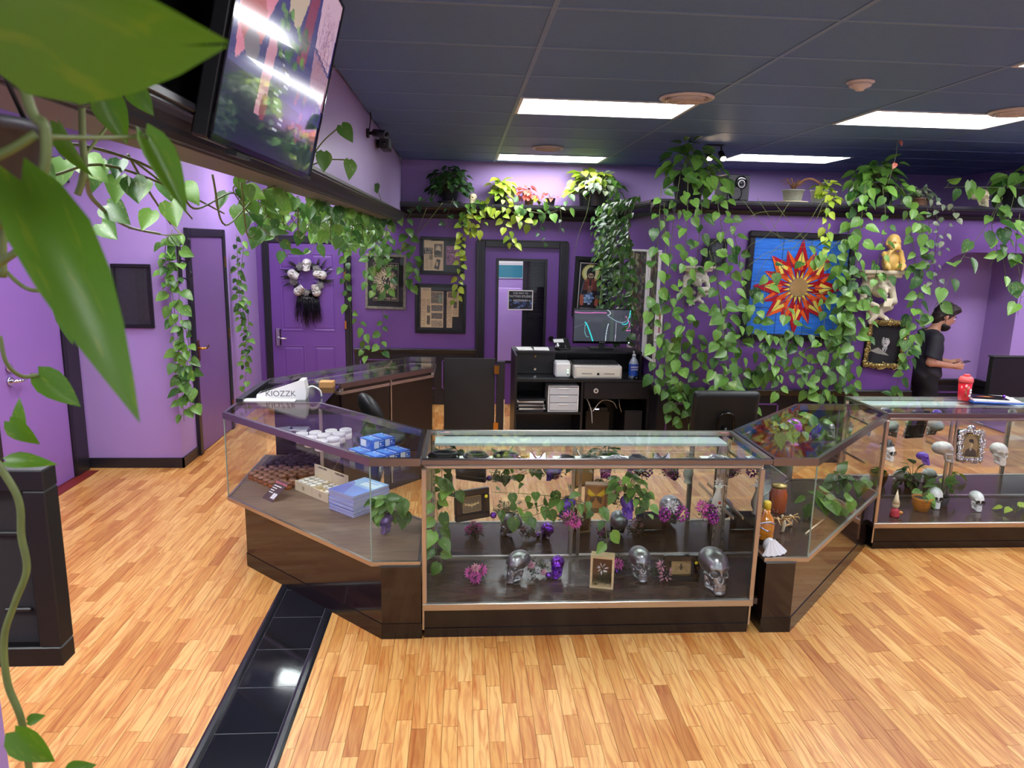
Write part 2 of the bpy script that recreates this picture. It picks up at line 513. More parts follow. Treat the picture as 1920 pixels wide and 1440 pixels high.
M['leaf_near'] = leaf_mat('near_pothos_leaf', (70, 112, 20), (84, 128, 26), (150, 160, 40), trans=0.4, var=0.25)
M['leaf_red'] = leaf_mat('red_leaf', (170, 60, 60), (214, 120, 96), (230, 170, 120))
M['leaf_grey'] = leaf_mat('silver_green_leaf', (90, 112, 90), (140, 150, 120), (170, 140, 120))
M['soil'] = pmat('potting_soil', (52, 40, 32), rough=0.9, noise=0.4, nscale=40, bump=0.4)
M['stone'] = pmat('cast_stone', (206, 194, 168), rough=0.75, noise=0.2, nscale=12, bump=0.1)
M['stone_grey'] = pmat('aged_cast_stone', (184, 178, 164), rough=0.75, noise=0.3, nscale=14, bump=0.1)
M['print'] = attr_mat('printed_surface', rough=0.55)
M['print_gloss'] = attr_mat('glossy_print', rough=0.25)
M['screen'] = attr_mat('lit_screen', rough=0.12, emit=0.65, coat=0.6)
# ------------------------------------------------------------------ sculpted shapes (signed distance + surface nets)
def sd_ell(P, c, r):
    r = np.array(r if hasattr(r, '__len__') else (r, r, r), float)
    q = (P - np.array(c, float)) / r
    k0 = np.sqrt((q ** 2).sum(-1)) + 1e-9
    k1 = np.sqrt(((q / r) ** 2).sum(-1)) + 1e-9
    return k0 * (k0 - 1) / k1


def sd_cap(P, a, b, ra, rb=None):
    rb = ra if rb is None else rb
    a = np.array(a, float); b = np.array(b, float); ba = b - a
    h = np.clip(((P - a) @ ba) / (ba @ ba + 1e-12), 0, 1)
    d = P - a - h[..., None] * ba
    return np.sqrt((d ** 2).sum(-1)) - (ra + (rb - ra) * h)


def sd_box(P, c, h, r=0.0):
    q = np.abs(P - np.array(c, float)) - (np.array(h, float) - r)
    return np.sqrt((np.maximum(q, 0) ** 2).sum(-1)) + np.minimum(q.max(-1), 0) - r


def su(a, b, k=0.05):
    h = np.clip(0.5 + 0.5 * (b - a) / k, 0, 1)
    return b + (a - b) * h - k * h * (1 - h)


def ss(a, b, k=0.03):        # a minus b
    return -su(-a, b, k)


def surfnet(f, lo, hi, n):
    lo = np.array(lo, float); hi = np.array(hi, float)
    h = (hi - lo).max() / n
    dims = np.ceil((hi - lo) / h).astype(int) + 1
    ax = [lo[i] + h * np.arange(dims[i]) for i in range(3)]
    G = np.stack(np.meshgrid(*ax, indexing='ij'), -1)
    V = f(G)
    S = V < 0
    cd = dims - 1
    cnt = np.zeros(cd, int); acc = np.zeros((*cd, 3)); 
    sl = lambda o, d: tuple(slice(o[i], o[i] + d[i]) for i in range(3))
    corners = [(i, j, k) for i in (0, 1) for j in (0, 1) for k in (0, 1)]
    for a in corners:
        for axis in range(3):
            if a[axis]: continue
            b = list(a); b[axis] = 1
            va = V[sl(a, cd)]; vb = V[sl(b, cd)]
            cr = (va < 0) != (vb < 0)
            t = np.where(cr, va / np.where(cr, va - vb, 1), 0)
            for q in range(3):
                acc[..., q] += np.where(cr, a[q] + (t if q == axis else 0), 0)
            cnt += cr
    act = cnt > 0
    idx = -np.ones(cd, int); idx[act] = np.arange(act.sum())
    pos = np.argwhere(act)
    verts = lo + h * (pos + acc[act] / cnt[act][:, None])
    faces = []
    for axis in range(3):
        u, v = (axis + 1) % 3, (axis + 2) % 3
        d = dims.copy(); d[axis] -= 1
        o0 = [0, 0, 0]; o1 = [0, 0, 0]; o1[axis] = 1
        A = S[sl(o0, d)]; B = S[sl(o1, d)]
        for flip, mask in ((False, A & ~B), (True, ~A & B)):
            e = np.argwhere(mask)
            e = e[(e[:, u] > 0) & (e[:, v] > 0) & (e[:, u] < cd[u]) & (e[:, v] < cd[v])]
            if not len(e): continue
            c = []
            for du, dv in ((-1, -1), (0, -1), (0, 0), (-1, 0)):
                q = e.copy(); q[:, u] += du; q[:, v] += dv
                c.append(idx[q[:, 0], q[:, 1], q[:, 2]])
            Q = np.stack(c if not flip else c[::-1], 1)
            faces.append(Q)
    F = np.concatenate(faces)
    F = F[(F >= 0).all(1)]
    return verts, F


def sdf_mesh(name, f, lo, hi, n, mat=None, scale=1.0):
    v, F = surfnet(f, lo, hi, n)
    me = bpy.data.meshes.new(name)
    me.from_pydata((v * scale).tolist(), [], F.tolist())
    me.polygons.foreach_set('use_smooth', [True] * len(me.polygons))
    if mat: me.materials.append(mat)
    me.update()
    return me


def f_skull(P):
    x = np.abs(P[..., 0])
    Q = np.stack([x, P[..., 1], P[..., 2]], -1)
    d = sd_ell(Q, (0, 0.12, 0.17), (0.345, 0.45, 0.325))
    d = su(d, sd_ell(Q, (0, -0.05, 0.12), (0.30, 0.34, 0.30)), 0.1)
    d = su(d, sd_ell(Q, (0, -0.18, -0.12), (0.235, 0.21, 0.26)), 0.09)
    d = su(d, sd_cap(Q, (0.0, -0.36, 0.085), (0.20, -0.29, 0.09), 0.055), 0.05)      # brow
    d = su(d, sd_cap(Q, (0.19, -0.30, -0.13), (0.30, -0.05, -0.08), 0.05, 0.04), 0.04)  # cheek arch
    d = su(d, sd_ell(Q, (0, -0.29, -0.27), (0.155, 0.12, 0.10)), 0.06)                  # upper jaw
    d = su(d, sd_cap(Q, (0, -0.40, -0.07), (0, -0.37, 0.05), 0.035, 0.04), 0.04)        # nose bridge
    d = ss(d, sd_ell(Q, (0.135, -0.385, -0.035), (0.104, 0.21, 0.098)), 0.025)           # eye sockets
    n = np.maximum(sd_ell(Q, (0.0, -0.42, -0.175), (0.062, 0.13, 0.085)), -(0.012 - x - 0.0) * 0 - 1)
    d = ss(d, n, 0.02)
    d = ss(d, sd_ell(Q, (0.36, -0.13, 0.02), (0.10, 0.14, 0.13)), 0.06)                 # temples
    jaw = sd_cap(Q, (0.235, -0.01, -0.16), (0.20, -0.09, -0.43), 0.07, 0.065)
    jaw = su(jaw, sd_cap(Q, (0.20, -0.09, -0.43), (0.07, -0.34, -0.525), 0.065, 0.065), 0.04)
    jaw = su(jaw, sd_cap(Q, (0, -0.37, -0.54), (0.09, -0.33, -0.53), 0.062), 0.03)
    jaw = su(jaw, sd_ell(Q, (0, -0.30, -0.46), (0.135, 0.10, 0.05)), 0.03)
    d = su(d, jaw, 0.025)
    d = ss(d, sd_ell(Q, (0.235, -0.2, -0.33), (0.06, 0.15, 0.09)), 0.03)
    d = su(d, sd_ell(Q, (0, -0.25, -0.39), (0.15, 0.125, 0.11)), 0.02)
    for k in range(4):
        xx = 0.020 + 0.039 * k; yy = -0.395 + 2.6 * xx * xx
        for z0, z1 in ((-0.325, -0.378), (-0.412, -0.462)):
            d = su(d, sd_cap(Q, (xx, yy, z0), (xx, yy - 0.004, z1), 0.0205), 0.004)
    return d


SKULL = sdf_mesh('skull', f_skull, (-0.42, -0.52, -0.64), (0.42, 0.62, 0.6), 84)


SKULL_V = np.array([tuple(v.co) for v in SKULL.vertices])

def skull_mesh(mat):
    me = SKULL.copy(); me.materials.clear(); me.materials.append(mat); return me


_SK = {}
def skull(name, label, mat, base, h, rotz=0.0, group=None, parent=None, tiltx=-0.1, jaw=True):
    """h = full height (chin to crown 1.16 units); base = resting point"""
    key = mat.name
    if key not in _SK: _SK[key] = skull_mesh(mat)
    s = h / 1.16
    R = Matrix.Rotation(rotz, 3, 'Z') @ Matrix.Rotation(tiltx, 3, 'X')
    lowest = -float((SKULL_V @ np.array(R.transposed()))[:, 2].min()) * s
    o = link(name, _SK[key], None, parent)
    o.scale = (s, s, s); o.rotation_euler = R.to_euler()
    o.location = (base[0], base[1], base[2] + lowest + 0.0003)
    if label: tag(o, label, 'skull', group)
    return o


# ------------------------------------------------------------------ flat prints and lettering
class Canvas:
    def __init__(s, nx, ny, bg=(0, 0, 0)):
        s.nx, s.ny = nx, ny
        s.a = np.zeros((ny, nx, 3)); s.a[:] = np.array(bg) / 255.0
        u = (np.arange(nx) + 0.5) / nx; v = (np.arange(ny) + 0.5) / ny
        s.U, s.V = np.meshgrid(u, v)            # v up
        s.asp = nx / ny

    def fill(s, m, c, al=1.0):
        s.a[m] = s.a[m] * (1 - al) + np.array(c) / 255.0 * al
        return s

    def rect(s, u0, u1, v0, v1, c, al=1.0): return s.fill((s.U >= u0) & (s.U <= u1) & (s.V >= v0) & (s.V <= v1), c, al)

    def ell(s, u, v, ru, rv, c, al=1.0): return s.fill(((s.U - u) / ru) ** 2 + ((s.V - v) / rv) ** 2 < 1, c, al)

    def ring(s, u, v, ru, rv, w, c, al=1.0):
        d = np.sqrt(((s.U - u) / ru) ** 2 + ((s.V - v) / rv) ** 2)
        return s.fill(np.abs(d - 1) < w, c, al)

    def poly(s, pts, c, al=1.0):
        m = np.zeros_like(s.U, bool); n = len(pts)
        for i in range(n):
            (x0, y0), (x1, y1) = pts[i], pts[(i + 1) % n]
            if y0 == y1: continue
            cond = ((y0 > s.V) != (y1 > s.V)) & (s.U < (x1 - x0) * (s.V - y0) / (y1 - y0) + x0)
            m ^= cond
        return s.fill(m, c, al)

    def line(s, pts, w, c, al=1.0):
        m = np.zeros_like(s.U, bool)
        for (x0, y0), (x1, y1) in zip(pts[:-1], pts[1:]):
            dx, dy = (x1 - x0) * s.asp, y1 - y0
            L = dx * dx + dy * dy + 1e-12
            t = np.clip((((s.U - x0) * s.asp) * dx + (s.V - y0) * dy) / L, 0, 1)
            m |= ((s.U - x0) * s.asp - t * dx) ** 2 + (s.V - y0 - t * dy) ** 2 < w * w
        return s.fill(m, c, al)

    def speck(s, u0, u1, v0, v1, c, al=0.5, seed=0, dens=0.5, rows=None):
        r = np.random.RandomState(seed)
        m = (s.U >= u0) & (s.U <= u1) & (s.V >= v0) & (s.V <= v1) & (r.rand(s.ny, s.nx) < dens)
        if rows: m &= (np.floor(s.V * rows).astype(int) % 2 == 0)
        return s.fill(m, c, al)

    def noise(s, amt, seed=0):
        r = np.random.RandomState(seed)
        s.a = np.clip(s.a * (1 + amt * (r.rand(s.ny, s.nx, 1) - 0.5)), 0, 1); return s

    def obj(s, name, w, h, mat, parent=None, **k):     # plane in local xz, facing -y, centred on x, base z=0
        nx, ny = s.nx, s.ny
        X, Z = np.meshgrid(np.linspace(-w / 2, w / 2, nx + 1), np.linspace(0, h, ny + 1))
        v = np.stack([X.ravel(), np.zeros(X.size), Z.ravel()], -1)
        i = np.arange(nx * ny); r, c = i // nx, i % nx
        b = r * (nx + 1) + c
        F = np.stack([b, b + 1, b + nx + 2, b + nx + 1], 1)
        me = bpy.data.meshes.new(name)
        me.from_pydata(v.tolist(), [], F.tolist())
        at = me.color_attributes.new('Col', 'FLOAT_COLOR', 'CORNER')
        a = s.a.reshape(-1, 3)
        L = np.where(a <= 0.04045, a / 12.92, ((a + 0.055) / 1.055) ** 2.4)
        L = np.concatenate([L, np.ones((len(L), 1))], 1)
        at.data.foreach_set('color', np.repeat(L, 4, axis=0).ravel())
        me.materials.append(mat); me.update()
        return link(name, me, None, parent, **k)


def lettering(name, text, size, mat, parent=None, loc=(0, 0, 0), rot=(math.pi / 2, 0, 0), ext=0.0006, align='CENTER', world=False, sx=1.0, label=None, shear=0.0):
    cu = bpy.data.curves.new(name, 'FONT'); cu.body = text; cu.size = size; cu.align_x = align; cu.align_y = 'CENTER'; cu.extrude = ext; cu.shear = shear
    tmp = bpy.data.objects.new(name + '_curve', cu); COL.objects.link(tmp)
    dg = bpy.context.evaluated_depsgraph_get()
    me = bpy.data.meshes.new_from_object(tmp.evaluated_get(dg))
    bpy.data.objects.remove(tmp); bpy.data.curves.remove(cu)
    me.materials.clear(); me.materials.append(mat)
    o = link(name, me, None, parent, world=world)
    o.location = loc; o.rotation_euler = rot; o.scale = (sx, 1, 1)
    if label: o['label'] = label
    return o
# ================================================================== the room
CEIL = 2.97
YB = 8.9          # back wall
YR = 6.45         # nearer wall on the right
XS = 1.85         # side wall between the two
XBH = -0.73       # bulkhead face above the left ledge

# floor: laminate strips laid towards the back wall
floor = struct('floor', MB().box(-3.4, 6.4, -2.3, 9.0, -0.12, -0.006), M['subfloor'], 'honey coloured wood laminate strip floor', 'floor')
SW = 0.0655
strip_me = {}
rows = []
rr = random.Random(5)
x = -3.28
while x < 6.2:
    y = -2.2 - rr.random() * 0.4
    while y < 8.9:
        l = rr.choice((0.26, 0.32, 0.38, 0.44, 0.5))
        # gap for the stone threshold
        if not (x + SW > -1.055 and x < -0.703):
            rows.append((x, y, l, rr.random()))
        elif x < -1.055 or x + SW > -0.703:
            rows.append((x, y, l, rr.random()))
        y += l
    x += SW
rows = [(x, max(y, -2.2), l if y > -2.2 else l + y + 2.2, q) for (x, y, l, q) in rows if y + l > -2.15]
def in_view(s):
    u, v = proj((s[0] + SW / 2, s[1] + s[2] / 2, 0)) if s[1] > 0.8 else (-1, -1)
    blocked = (-0.45 < s[0] < 1.8 and 3.35 < s[1] < 4.0) or s[1] > 7.6
    if not (0 < u < 1920 and 0 < v < 1440) or blocked: return 0
    if -0.2 < s[0] < 1.6 and s[1] > 3.4: return 0
    return SW * s[2] / (s[1] ** 2 + 4)
vis = sorted(rows, key=in_view, reverse=True)[:298]
vset = set(vis)
for s in vis:
    x, y, l, q = s
    kx = (round(l, 2))
    if kx not in strip_me:
        strip_me[kx] = MB().box(0.0006, SW - 0.0006, 0.0008, kx - 0.0008, -0.006, 0.0, 0.0006).mesh('plank')
        strip_me[kx].materials.append(M['plank'])
    o = link('plank', strip_me[kx], None, floor, loc=(x, y, (q * 7 % 1) * 0.0002))
    o['rnd'] = q
mb = MB(); rv = []
for s in rows:
    if s in vset: continue
    x, y, l, q = s
    x0, x1 = x + 0.0006, x + SW - 0.0006
    if x < -1.055 < x + SW: x1 = -1.055
    if x < -0.703 < x + SW: x0 = -0.703
    y0, y1, z = y + 0.0008, y + l - 0.0008, (q * 7 % 1) * 0.0002
    mb.add([(x0, y0, -0.006), (x1, y0, -0.006), (x1, y1, -0.006), (x0, y1, -0.006), (x0, y0, z), (x1, y0, z), (x1, y1, z), (x0, y1, z)],
           [(4, 5, 6, 7), (0, 1, 5, 4), (1, 2, 6, 5), (2, 3, 7, 6), (3, 0, 4, 7)])
    rv += [q] * 5
o = mb.build('plank_field', M['plank_field'], floor, fixn=False)
a = o.data.attributes.new('rnd', 'FLOAT', 'FACE'); a.data.foreach_set('value', rv)
o['kind'] = 'stuff'

# polished black stone threshold running across the floor
t = thing('trim_1', 'strip of polished black stone tiles set into the wood floor', 'floor trim', (-0.88, 2.5, 0), kind='structure')
pbox('grout_bed', M['grout'], -1.012, -0.748, -2.2, 4.6, -0.005, -0.0005, t)
for (xa, xb) in ((-1.055, -1.014), (-0.746, -0.703)):
    MB().extr([(xa, -0.005), (xa, 0.003), (xa + 0.012, 0.009), (xb - 0.012, 0.009), (xb, 0.003), (xb, -0.005)], -2.2, 4.6, 'y').build('edge_rail', M['granite_rail'], t, world=True)
yy = 4.6 - 0.32
yl = [3.643 + 0.314 * k for k in range(-18, 4)]
for i in range(len(yl) - 1):
    pbox('stone_tile', M['granite'], -1.0105, -0.7495, yl[i] + 0.0022, yl[i + 1] - 0.0022, -0.004, 0.0008, t)

# ceiling
ceiling = struct('ceiling', MB().box(-3.4, 6.4, -2.3, 9.0, CEIL + 0.03, CEIL + 0.12), M['black_trim'], 'black suspended ceiling with tiles in a metal grid', 'ceiling')
XL = [XBH, 0.37, 1.59, 2.81, 4.03, 5.25, 6.3]
YL = [3.15 + 0.61 * k for k in range(-1, 10)] + [8.9]
LIGHTS = {(1, 4), (1, 9), (3, 4), (3, 8), (3, 1), (5, 2), (5, 6), (0, 0)}
LIGHTS = {(1, 4), (1, 9), (3, 4), (3, 8), (3, 1)}
tile_me = {}
for i in range(len(XL) - 1):
    for j in range(len(YL) - 1):
        if (i, j) in LIGHTS: continue
        w, d = XL[i + 1] - XL[i], YL[j + 1] - YL[j]
        k = (round(w, 3), round(d, 3))
        if k not in tile_me:
            tile_me[k] = MB().box(0.010, w - 0.010, 0.010, d - 0.010, 0.004, 0.02, 0.003).mesh('ceiling_tile')
            tile_me[k].materials.append(M['ceil_tile'])
        link('ceiling_tile', tile_me[k], None, ceiling, loc=(XL[i], YL[j], CEIL))
pbox('ceiling_panel', M['ceil_tile'], XBH, 6.3, -2.2, YL[0] - 0.01, CEIL + 0.004, CEIL + 0.02, ceiling)
pbox('ceiling_panel', M['ceil_tile'], -3.28, XBH - 0.14, -2.2, 8.9, CEIL + 0.004, CEIL + 0.02, ceiling)
for xx in XL[1:-1]: pbox('grid_bar', M['ceil_bar'], xx - 0.012, xx + 0.012, 2.5, 8.9, CEIL, CEIL + 0.006, ceiling)
for yy in YL[:-1]: pbox('grid_bar', M['ceil_bar'], XBH, 6.3, yy - 0.012, yy + 0.012, CEIL + 0.0005, CEIL + 0.0055, ceiling)

# walls
struct('wall_back', MB().box(-2.6, 0.23, YB, 9.02, 0, 2.3).box(1.245, XS + 0.1, YB, 9.02, 0, 2.3).box(0.23, 1.245, YB, 9.02, 2.05, 2.3), M['purple'], 'deep purple back wall with framed pictures and doors', 'wall')
struct('wall_back_upper', MB().box(-2.6, 6.3, 8.95, 9.05, 2.3, 2.99), M['lavender'], 'lavender upper wall above the plant ledge', 'wall')
struct('wall_side', MB().box(XS, XS + 0.1, YR + 0.1, YB, 0, 2.33), M['purple'], 'purple return wall beside the till, hung with vines', 'wall')
mb = MB().box(XS, 4.3, YR, YR + 0.1, 0, 2.33)
arc = [(4.3, 1.45)] + [(4.3 + 0.42 * (1 - math.cos(a)), 1.45 + 0.58 * math.sin(a)) for a in [math.pi / 2 * k / 10 for k in range(1, 11)]]
poly = arc + [(6.3, 2.03), (6.3, 2.33), (4.3, 2.33)]
n0 = len(mb.v)
mb.extr(poly, YR, YR + 0.1, 'y')
struct('wall_right', mb, M['purple'], 'deep purple wall with a rounded opening on its right', 'wall')
struct('wall_alcove', MB().box(3.9, 5.47, 7.13, 7.23, 0, 2.33).box(5.47, 5.57, 6.82, 7.23, 0, 2.33).box(5.47, 6.25, 6.72, 6.82, 0, 2.33), M['lavender'], 'lavender wall of the recess behind the standing person', 'wall')
struct('wall_far_right', MB().box(6.25, 6.4, -2.2, 8.95, 0, 2.99), M['lavender'])
mb = MB()
mb.box(-3.4, -3.28, -2.2, 6.4, 0, 2.99)
mb.box(-3.4, -2.47, 6.3, 6.42, 0, 2.99)
mb.box(-2.59, -2.47, 6.42, 8.95, 0, 2.99)
struct('wall_left', mb, M['lavender'], 'lavender left wall stepping back towards the rear door', 'wall')
struct('wall_bulkhead', MB().box(XBH - 0.14, XBH, 0.2, 8.95, 2.27, 2.99), M['lavender_glare'], 'lavender bulkhead hanging above the left ledge', 'wall')
# ledge moulding round the bulkhead
def crown_x(yf, yb, zb, zt):     # profile in (y,z), front at yf, rising
    h = zt - zb
    return [(yb, zb), (yb - 0.02, zb), (yb - 0.03, zb + h * 0.15), (yb - 0.035, zb + h * 0.3), (yf + 0.035, zb + h * 0.55), (yf + 0.02, zb + h * 0.66), (yf + 0.012, zb + h * 0.7), (yf + 0.012, zb + h * 0.78), (yf, zb + h * 0.8), (yf, zt), (yb, zt)]
t = thing('trim_2', 'black moulded ledge running along the left bulkhead', 'ledge', (XBH, 4, 2.2), kind='structure')
prof = crown_x(0, 0.085, 2.255, 2.335)
MB().extr([(XBH + 0.085 - y - 0.0, z) for y, z in prof], 0.2, 8.7, 'y').build('ledge_moulding', M['black_trim'], t, world=True)
MB().extr([(XBH - 0.14 - 0.085 + y, z) for y, z in prof], 0.2, 8.8, 'y').build('ledge_moulding', M['black_trim'], t, world=True)
pbox('ledge_underside', pmat('grey_underside', (96, 92, 92), rough=0.5, noise=0.15, nscale=6), XBH - 0.14, XBH, 0.2, 8.8, 2.25, 2.268, t)
# plant ledge on the back and right walls
t = thing('trim_3', 'black moulded plant ledge along the back wall', 'ledge', (0.5, 8.7, 2.3), kind='structure')
MB().extr(crown_x(8.66, YB, 2.30, 2.475), -0.74, XS - 0.02, 'x').build('ledge_moulding', M['black_trim'], t, world=True)
t = thing('trim_4', 'black moulded plant ledge wrapping the right hand wall', 'ledge', (3.0, 6.4, 2.3), kind='structure')
MB().extr(crown_x(6.27, YR, 2.32, 2.43), XS - 0.18, 6.2, 'x').build('ledge_moulding', M['black_trim'], t, world=True)
MB().extr([(XS - YR + y, z) for y, z in crown_x(6.27, YR, 2.32, 2.43)], YR - 0.17, 8.6, 'y').build('ledge_moulding', M['black_trim'], t, world=True)
pbox('ledge_top', M['black_trim'], XS, 6.25, YR, 8.94, 2.33, 2.425, t)
# wainscot, chair rail, panels
def wainscot(name, label, segs, zr=0.70):
    t = thing(name, label, 'wainscot', segs[0][0:2] + (0,), kind='structure')
    for (x0, x1, y, face) in segs:
        if face == 'y':
            pbox('wainscot_board', M['black_trim'], x0, x1, y - 0.012, y, 0, zr - 0.04, t)
            MB().extr([(y, zr - 0.05), (y - 0.02, zr - 0.05), (y - 0.03, zr - 0.02), (y - 0.035, zr), (y - 0.03, zr + 0.012), (y, zr + 0.012)], x0, x1, 'x').build('chair_rail', M['black_trim'], t, world=True)
            pbox('baseboard', M['black_trim'], x0, x1, y - 0.022, y, 0, 0.12, t)
            n = max(1, round((x1 - x0) / 0.55)); w = (x1 - x0) / n
            for k in range(n):
                a0, a1 = x0 + k * w + 0.07, x0 + (k + 1) * w - 0.07
                if a1 - a0 < 0.1: continue
                mb = MB()
                for (p, q, r, s) in ((a0, a1, zr - 0.14, zr - 0.125), (a0, a1, 0.2, 0.215), (a0, a0 + 0.015, 0.2, zr - 0.125), (a1 - 0.015, a1, 0.2, zr - 0.125)):
                    pbox('panel_bead', M['purple'], p, q, y - 0.02, y - 0.012, r, s, t)
        else:
            pbox('wainscot_board', M['black_trim'], y - 0.012, y, x0, x1, 0, zr - 0.04, t)
            pbox('chair_rail', M['black_trim'], y - 0.035, y, x0, x1, zr - 0.05, zr + 0.012, t)
    return t
wainscot('trim_5', 'black panelled wainscot below the framed newspaper pages', [(-1.33, 0.19, YB, 'y'), (1.29, XS, YB, 'y')])
wainscot('trim_6', 'black panelled wainscot behind the hanging vines', [(XS, 4.3, YR, 'y'), (YR, YB, XS, 'x')], 0.71)
wainscot('trim_7', 'black wainscot around the recess behind the person', [(4.3, 5.47, 7.13, 'y'), (5.47, 6.3, 6.72, 'y'), (6.72, 7.13, 5.47, 'x')], 0.70)
struct('baseboard_left', MB().box(-3.28, -2.455, 6.285, 6.3, 0, 0.09).box(-2.47, -2.455, 6.285, 6.66, 0, 0.09), M['black_trim'])
struct('wall_front', MB().box(-3.4, 6.4, -2.3, -2.2, 0, 0.7).box(-3.4, 6.4, -2.3, -2.2, 2.5, 2.99).box(-3.4, -2.4, -2.3, -2.2, 0.7, 2.5).box(1.4, 1.9, -2.3, -2.2, 0.7, 2.5).box(5.4, 6.4, -2.3, -2.2, 0.7, 2.5), M['lavender'])
t = thing('window_1', 'plate glass shop front window', 'window', (0, -2.25, 0.7), kind='structure')
pbox('pane', M['glass'], -2.4, 1.4, -2.256, -2.25, 0.7, 2.5, t); pbox('pane', M['glass'], 1.9, 5.4, -2.256, -2.25, 0.7, 2.5, t)

# column at the near left
struct('wall_column', MB().box(-1.8, -1.36, 1.66, 2.0, 0, 2.25), M['lavender'])

# fluorescent troffers
def troffer(name, label, x0, x1, y0, y1, CEIL=CEIL):
    t = thing(name, label, 'ceiling light', ((x0 + x1) / 2, (y0 + y1) / 2, CEIL), group='fluorescent ceiling lights')
    mb = MB(); z0, z1 = CEIL - 0.004, CEIL + 0.029
    for a in ((x0 + 0.008, x1 - 0.008, y0 + 0.008, y0 + 0.03), (x0 + 0.008, x1 - 0.008, y1 - 0.03, y1 - 0.008), (x0 + 0.008, x0 + 0.03, y0 + 0.03, y1 - 0.03), (x1 - 0.03, x1 - 0.008, y0 + 0.03, y1 - 0.03)):
        pbox('frame', M['white_metal'], *a, z0, z1, t)
    pbox('diffuser', M['lamp'], x0 + 0.03, x1 - 0.03, y0 + 0.03, y1 - 0.03, CEIL + 0.016, CEIL + 0.026, t)
    return t
lab = {(1, 4): 'long bright ceiling light nearest the left round air vent', (1, 9): 'bright ceiling light at the back above the lime green plant', (3, 4): 'bright ceiling light at the right beyond the smoke detector', (3, 8): 'bright ceiling light above the black loudspeaker', (3, 1): 'ceiling light at the right edge, only its corner in view'}
for (i, j) in sorted(LIGHTS):
    troffer('ceiling_light', lab[(i, j)], XL[i], XL[i + 1], YL[j], YL[j + 1])
for (x0, y0) in ((0.37, -1.12), (0.37, 1.32), (2.81, -1.12), (5.0, 2.54), (5.0, 5.0), (-2.4, 0.1), (-2.4, 1.93), (-2.4, 3.5), (-2.4, 5.2), (-2.1, 7.4)):  # unseen lights put in to brighten the room and the left hall walls
    troffer('ceiling_light', 'added unseen ceiling light', x0, x0 + 1.22, y0, y0 + 0.61, CEIL - 0.03)
M['housing'] = pmat('pale_light_housing', (196, 216, 208), rough=0.4)
M['glass_seam'] = pmat('polished_glass_seam', (128, 150, 138), rough=0.15)
M['case_light'] = emit_mat('case_light', (236, 250, 240), 5.0)
# ================================================================== glass display cases
ZT = 0.966
def frame_poly(poly, w, z0, z1):          # open ring along a polygon as a list of bars (mitred quads)
    n = len(poly)
    ar = sum(poly[i][0] * poly[(i + 1) % n][1] - poly[(i + 1) % n][0] * poly[i][1] for i in range(n))
    P = [Vector((p[0], p[1])) for p in (poly if ar > 0 else poly[::-1])]
    off = inset([tuple(p) for p in P], w)
    bars = []
    for i in range(n):
        j = (i + 1) % n
        bars.append(([tuple(P[i]), tuple(P[j]), off[j], off[i]], z0, z1))
    return bars
def inset(poly, d):
    n = len(poly)
    ar = sum(poly[i][0] * poly[(i + 1) % n][1] - poly[(i + 1) % n][0] * poly[i][1] for i in range(n))
    P = [Vector((p[0], p[1])) for p in (poly if ar > 0 else poly[::-1])]
    out = []
    for i in range(n):
        a, b, c = P[i - 1], P[i], P[(i + 1) % n]
        e1 = (b - a).normalized(); e2 = (c - b).normalized()
        n1 = Vector((-e1.y, e1.x)); n2 = Vector((-e2.y, e2.x))
        k = n1 + n2; k = k / max(1e-6, k.dot(n1))
        out.append(tuple(b + k * d))
    return out
def seg_box(p, q, t, z0, z1, side=0.0):    # a thin upright panel along a segment, thickness t inward (left of p->q)
    p = Vector((p[0], p[1])); q = Vector((q[0], q[1])); e = (q - p).normalized(); n = Vector((-e.y, e.x))
    a, b = p + n * side, q + n * side
    return MB().prism([tuple(a), tuple(b), tuple(b + n * t), tuple(a + n * t)], z0, z1)

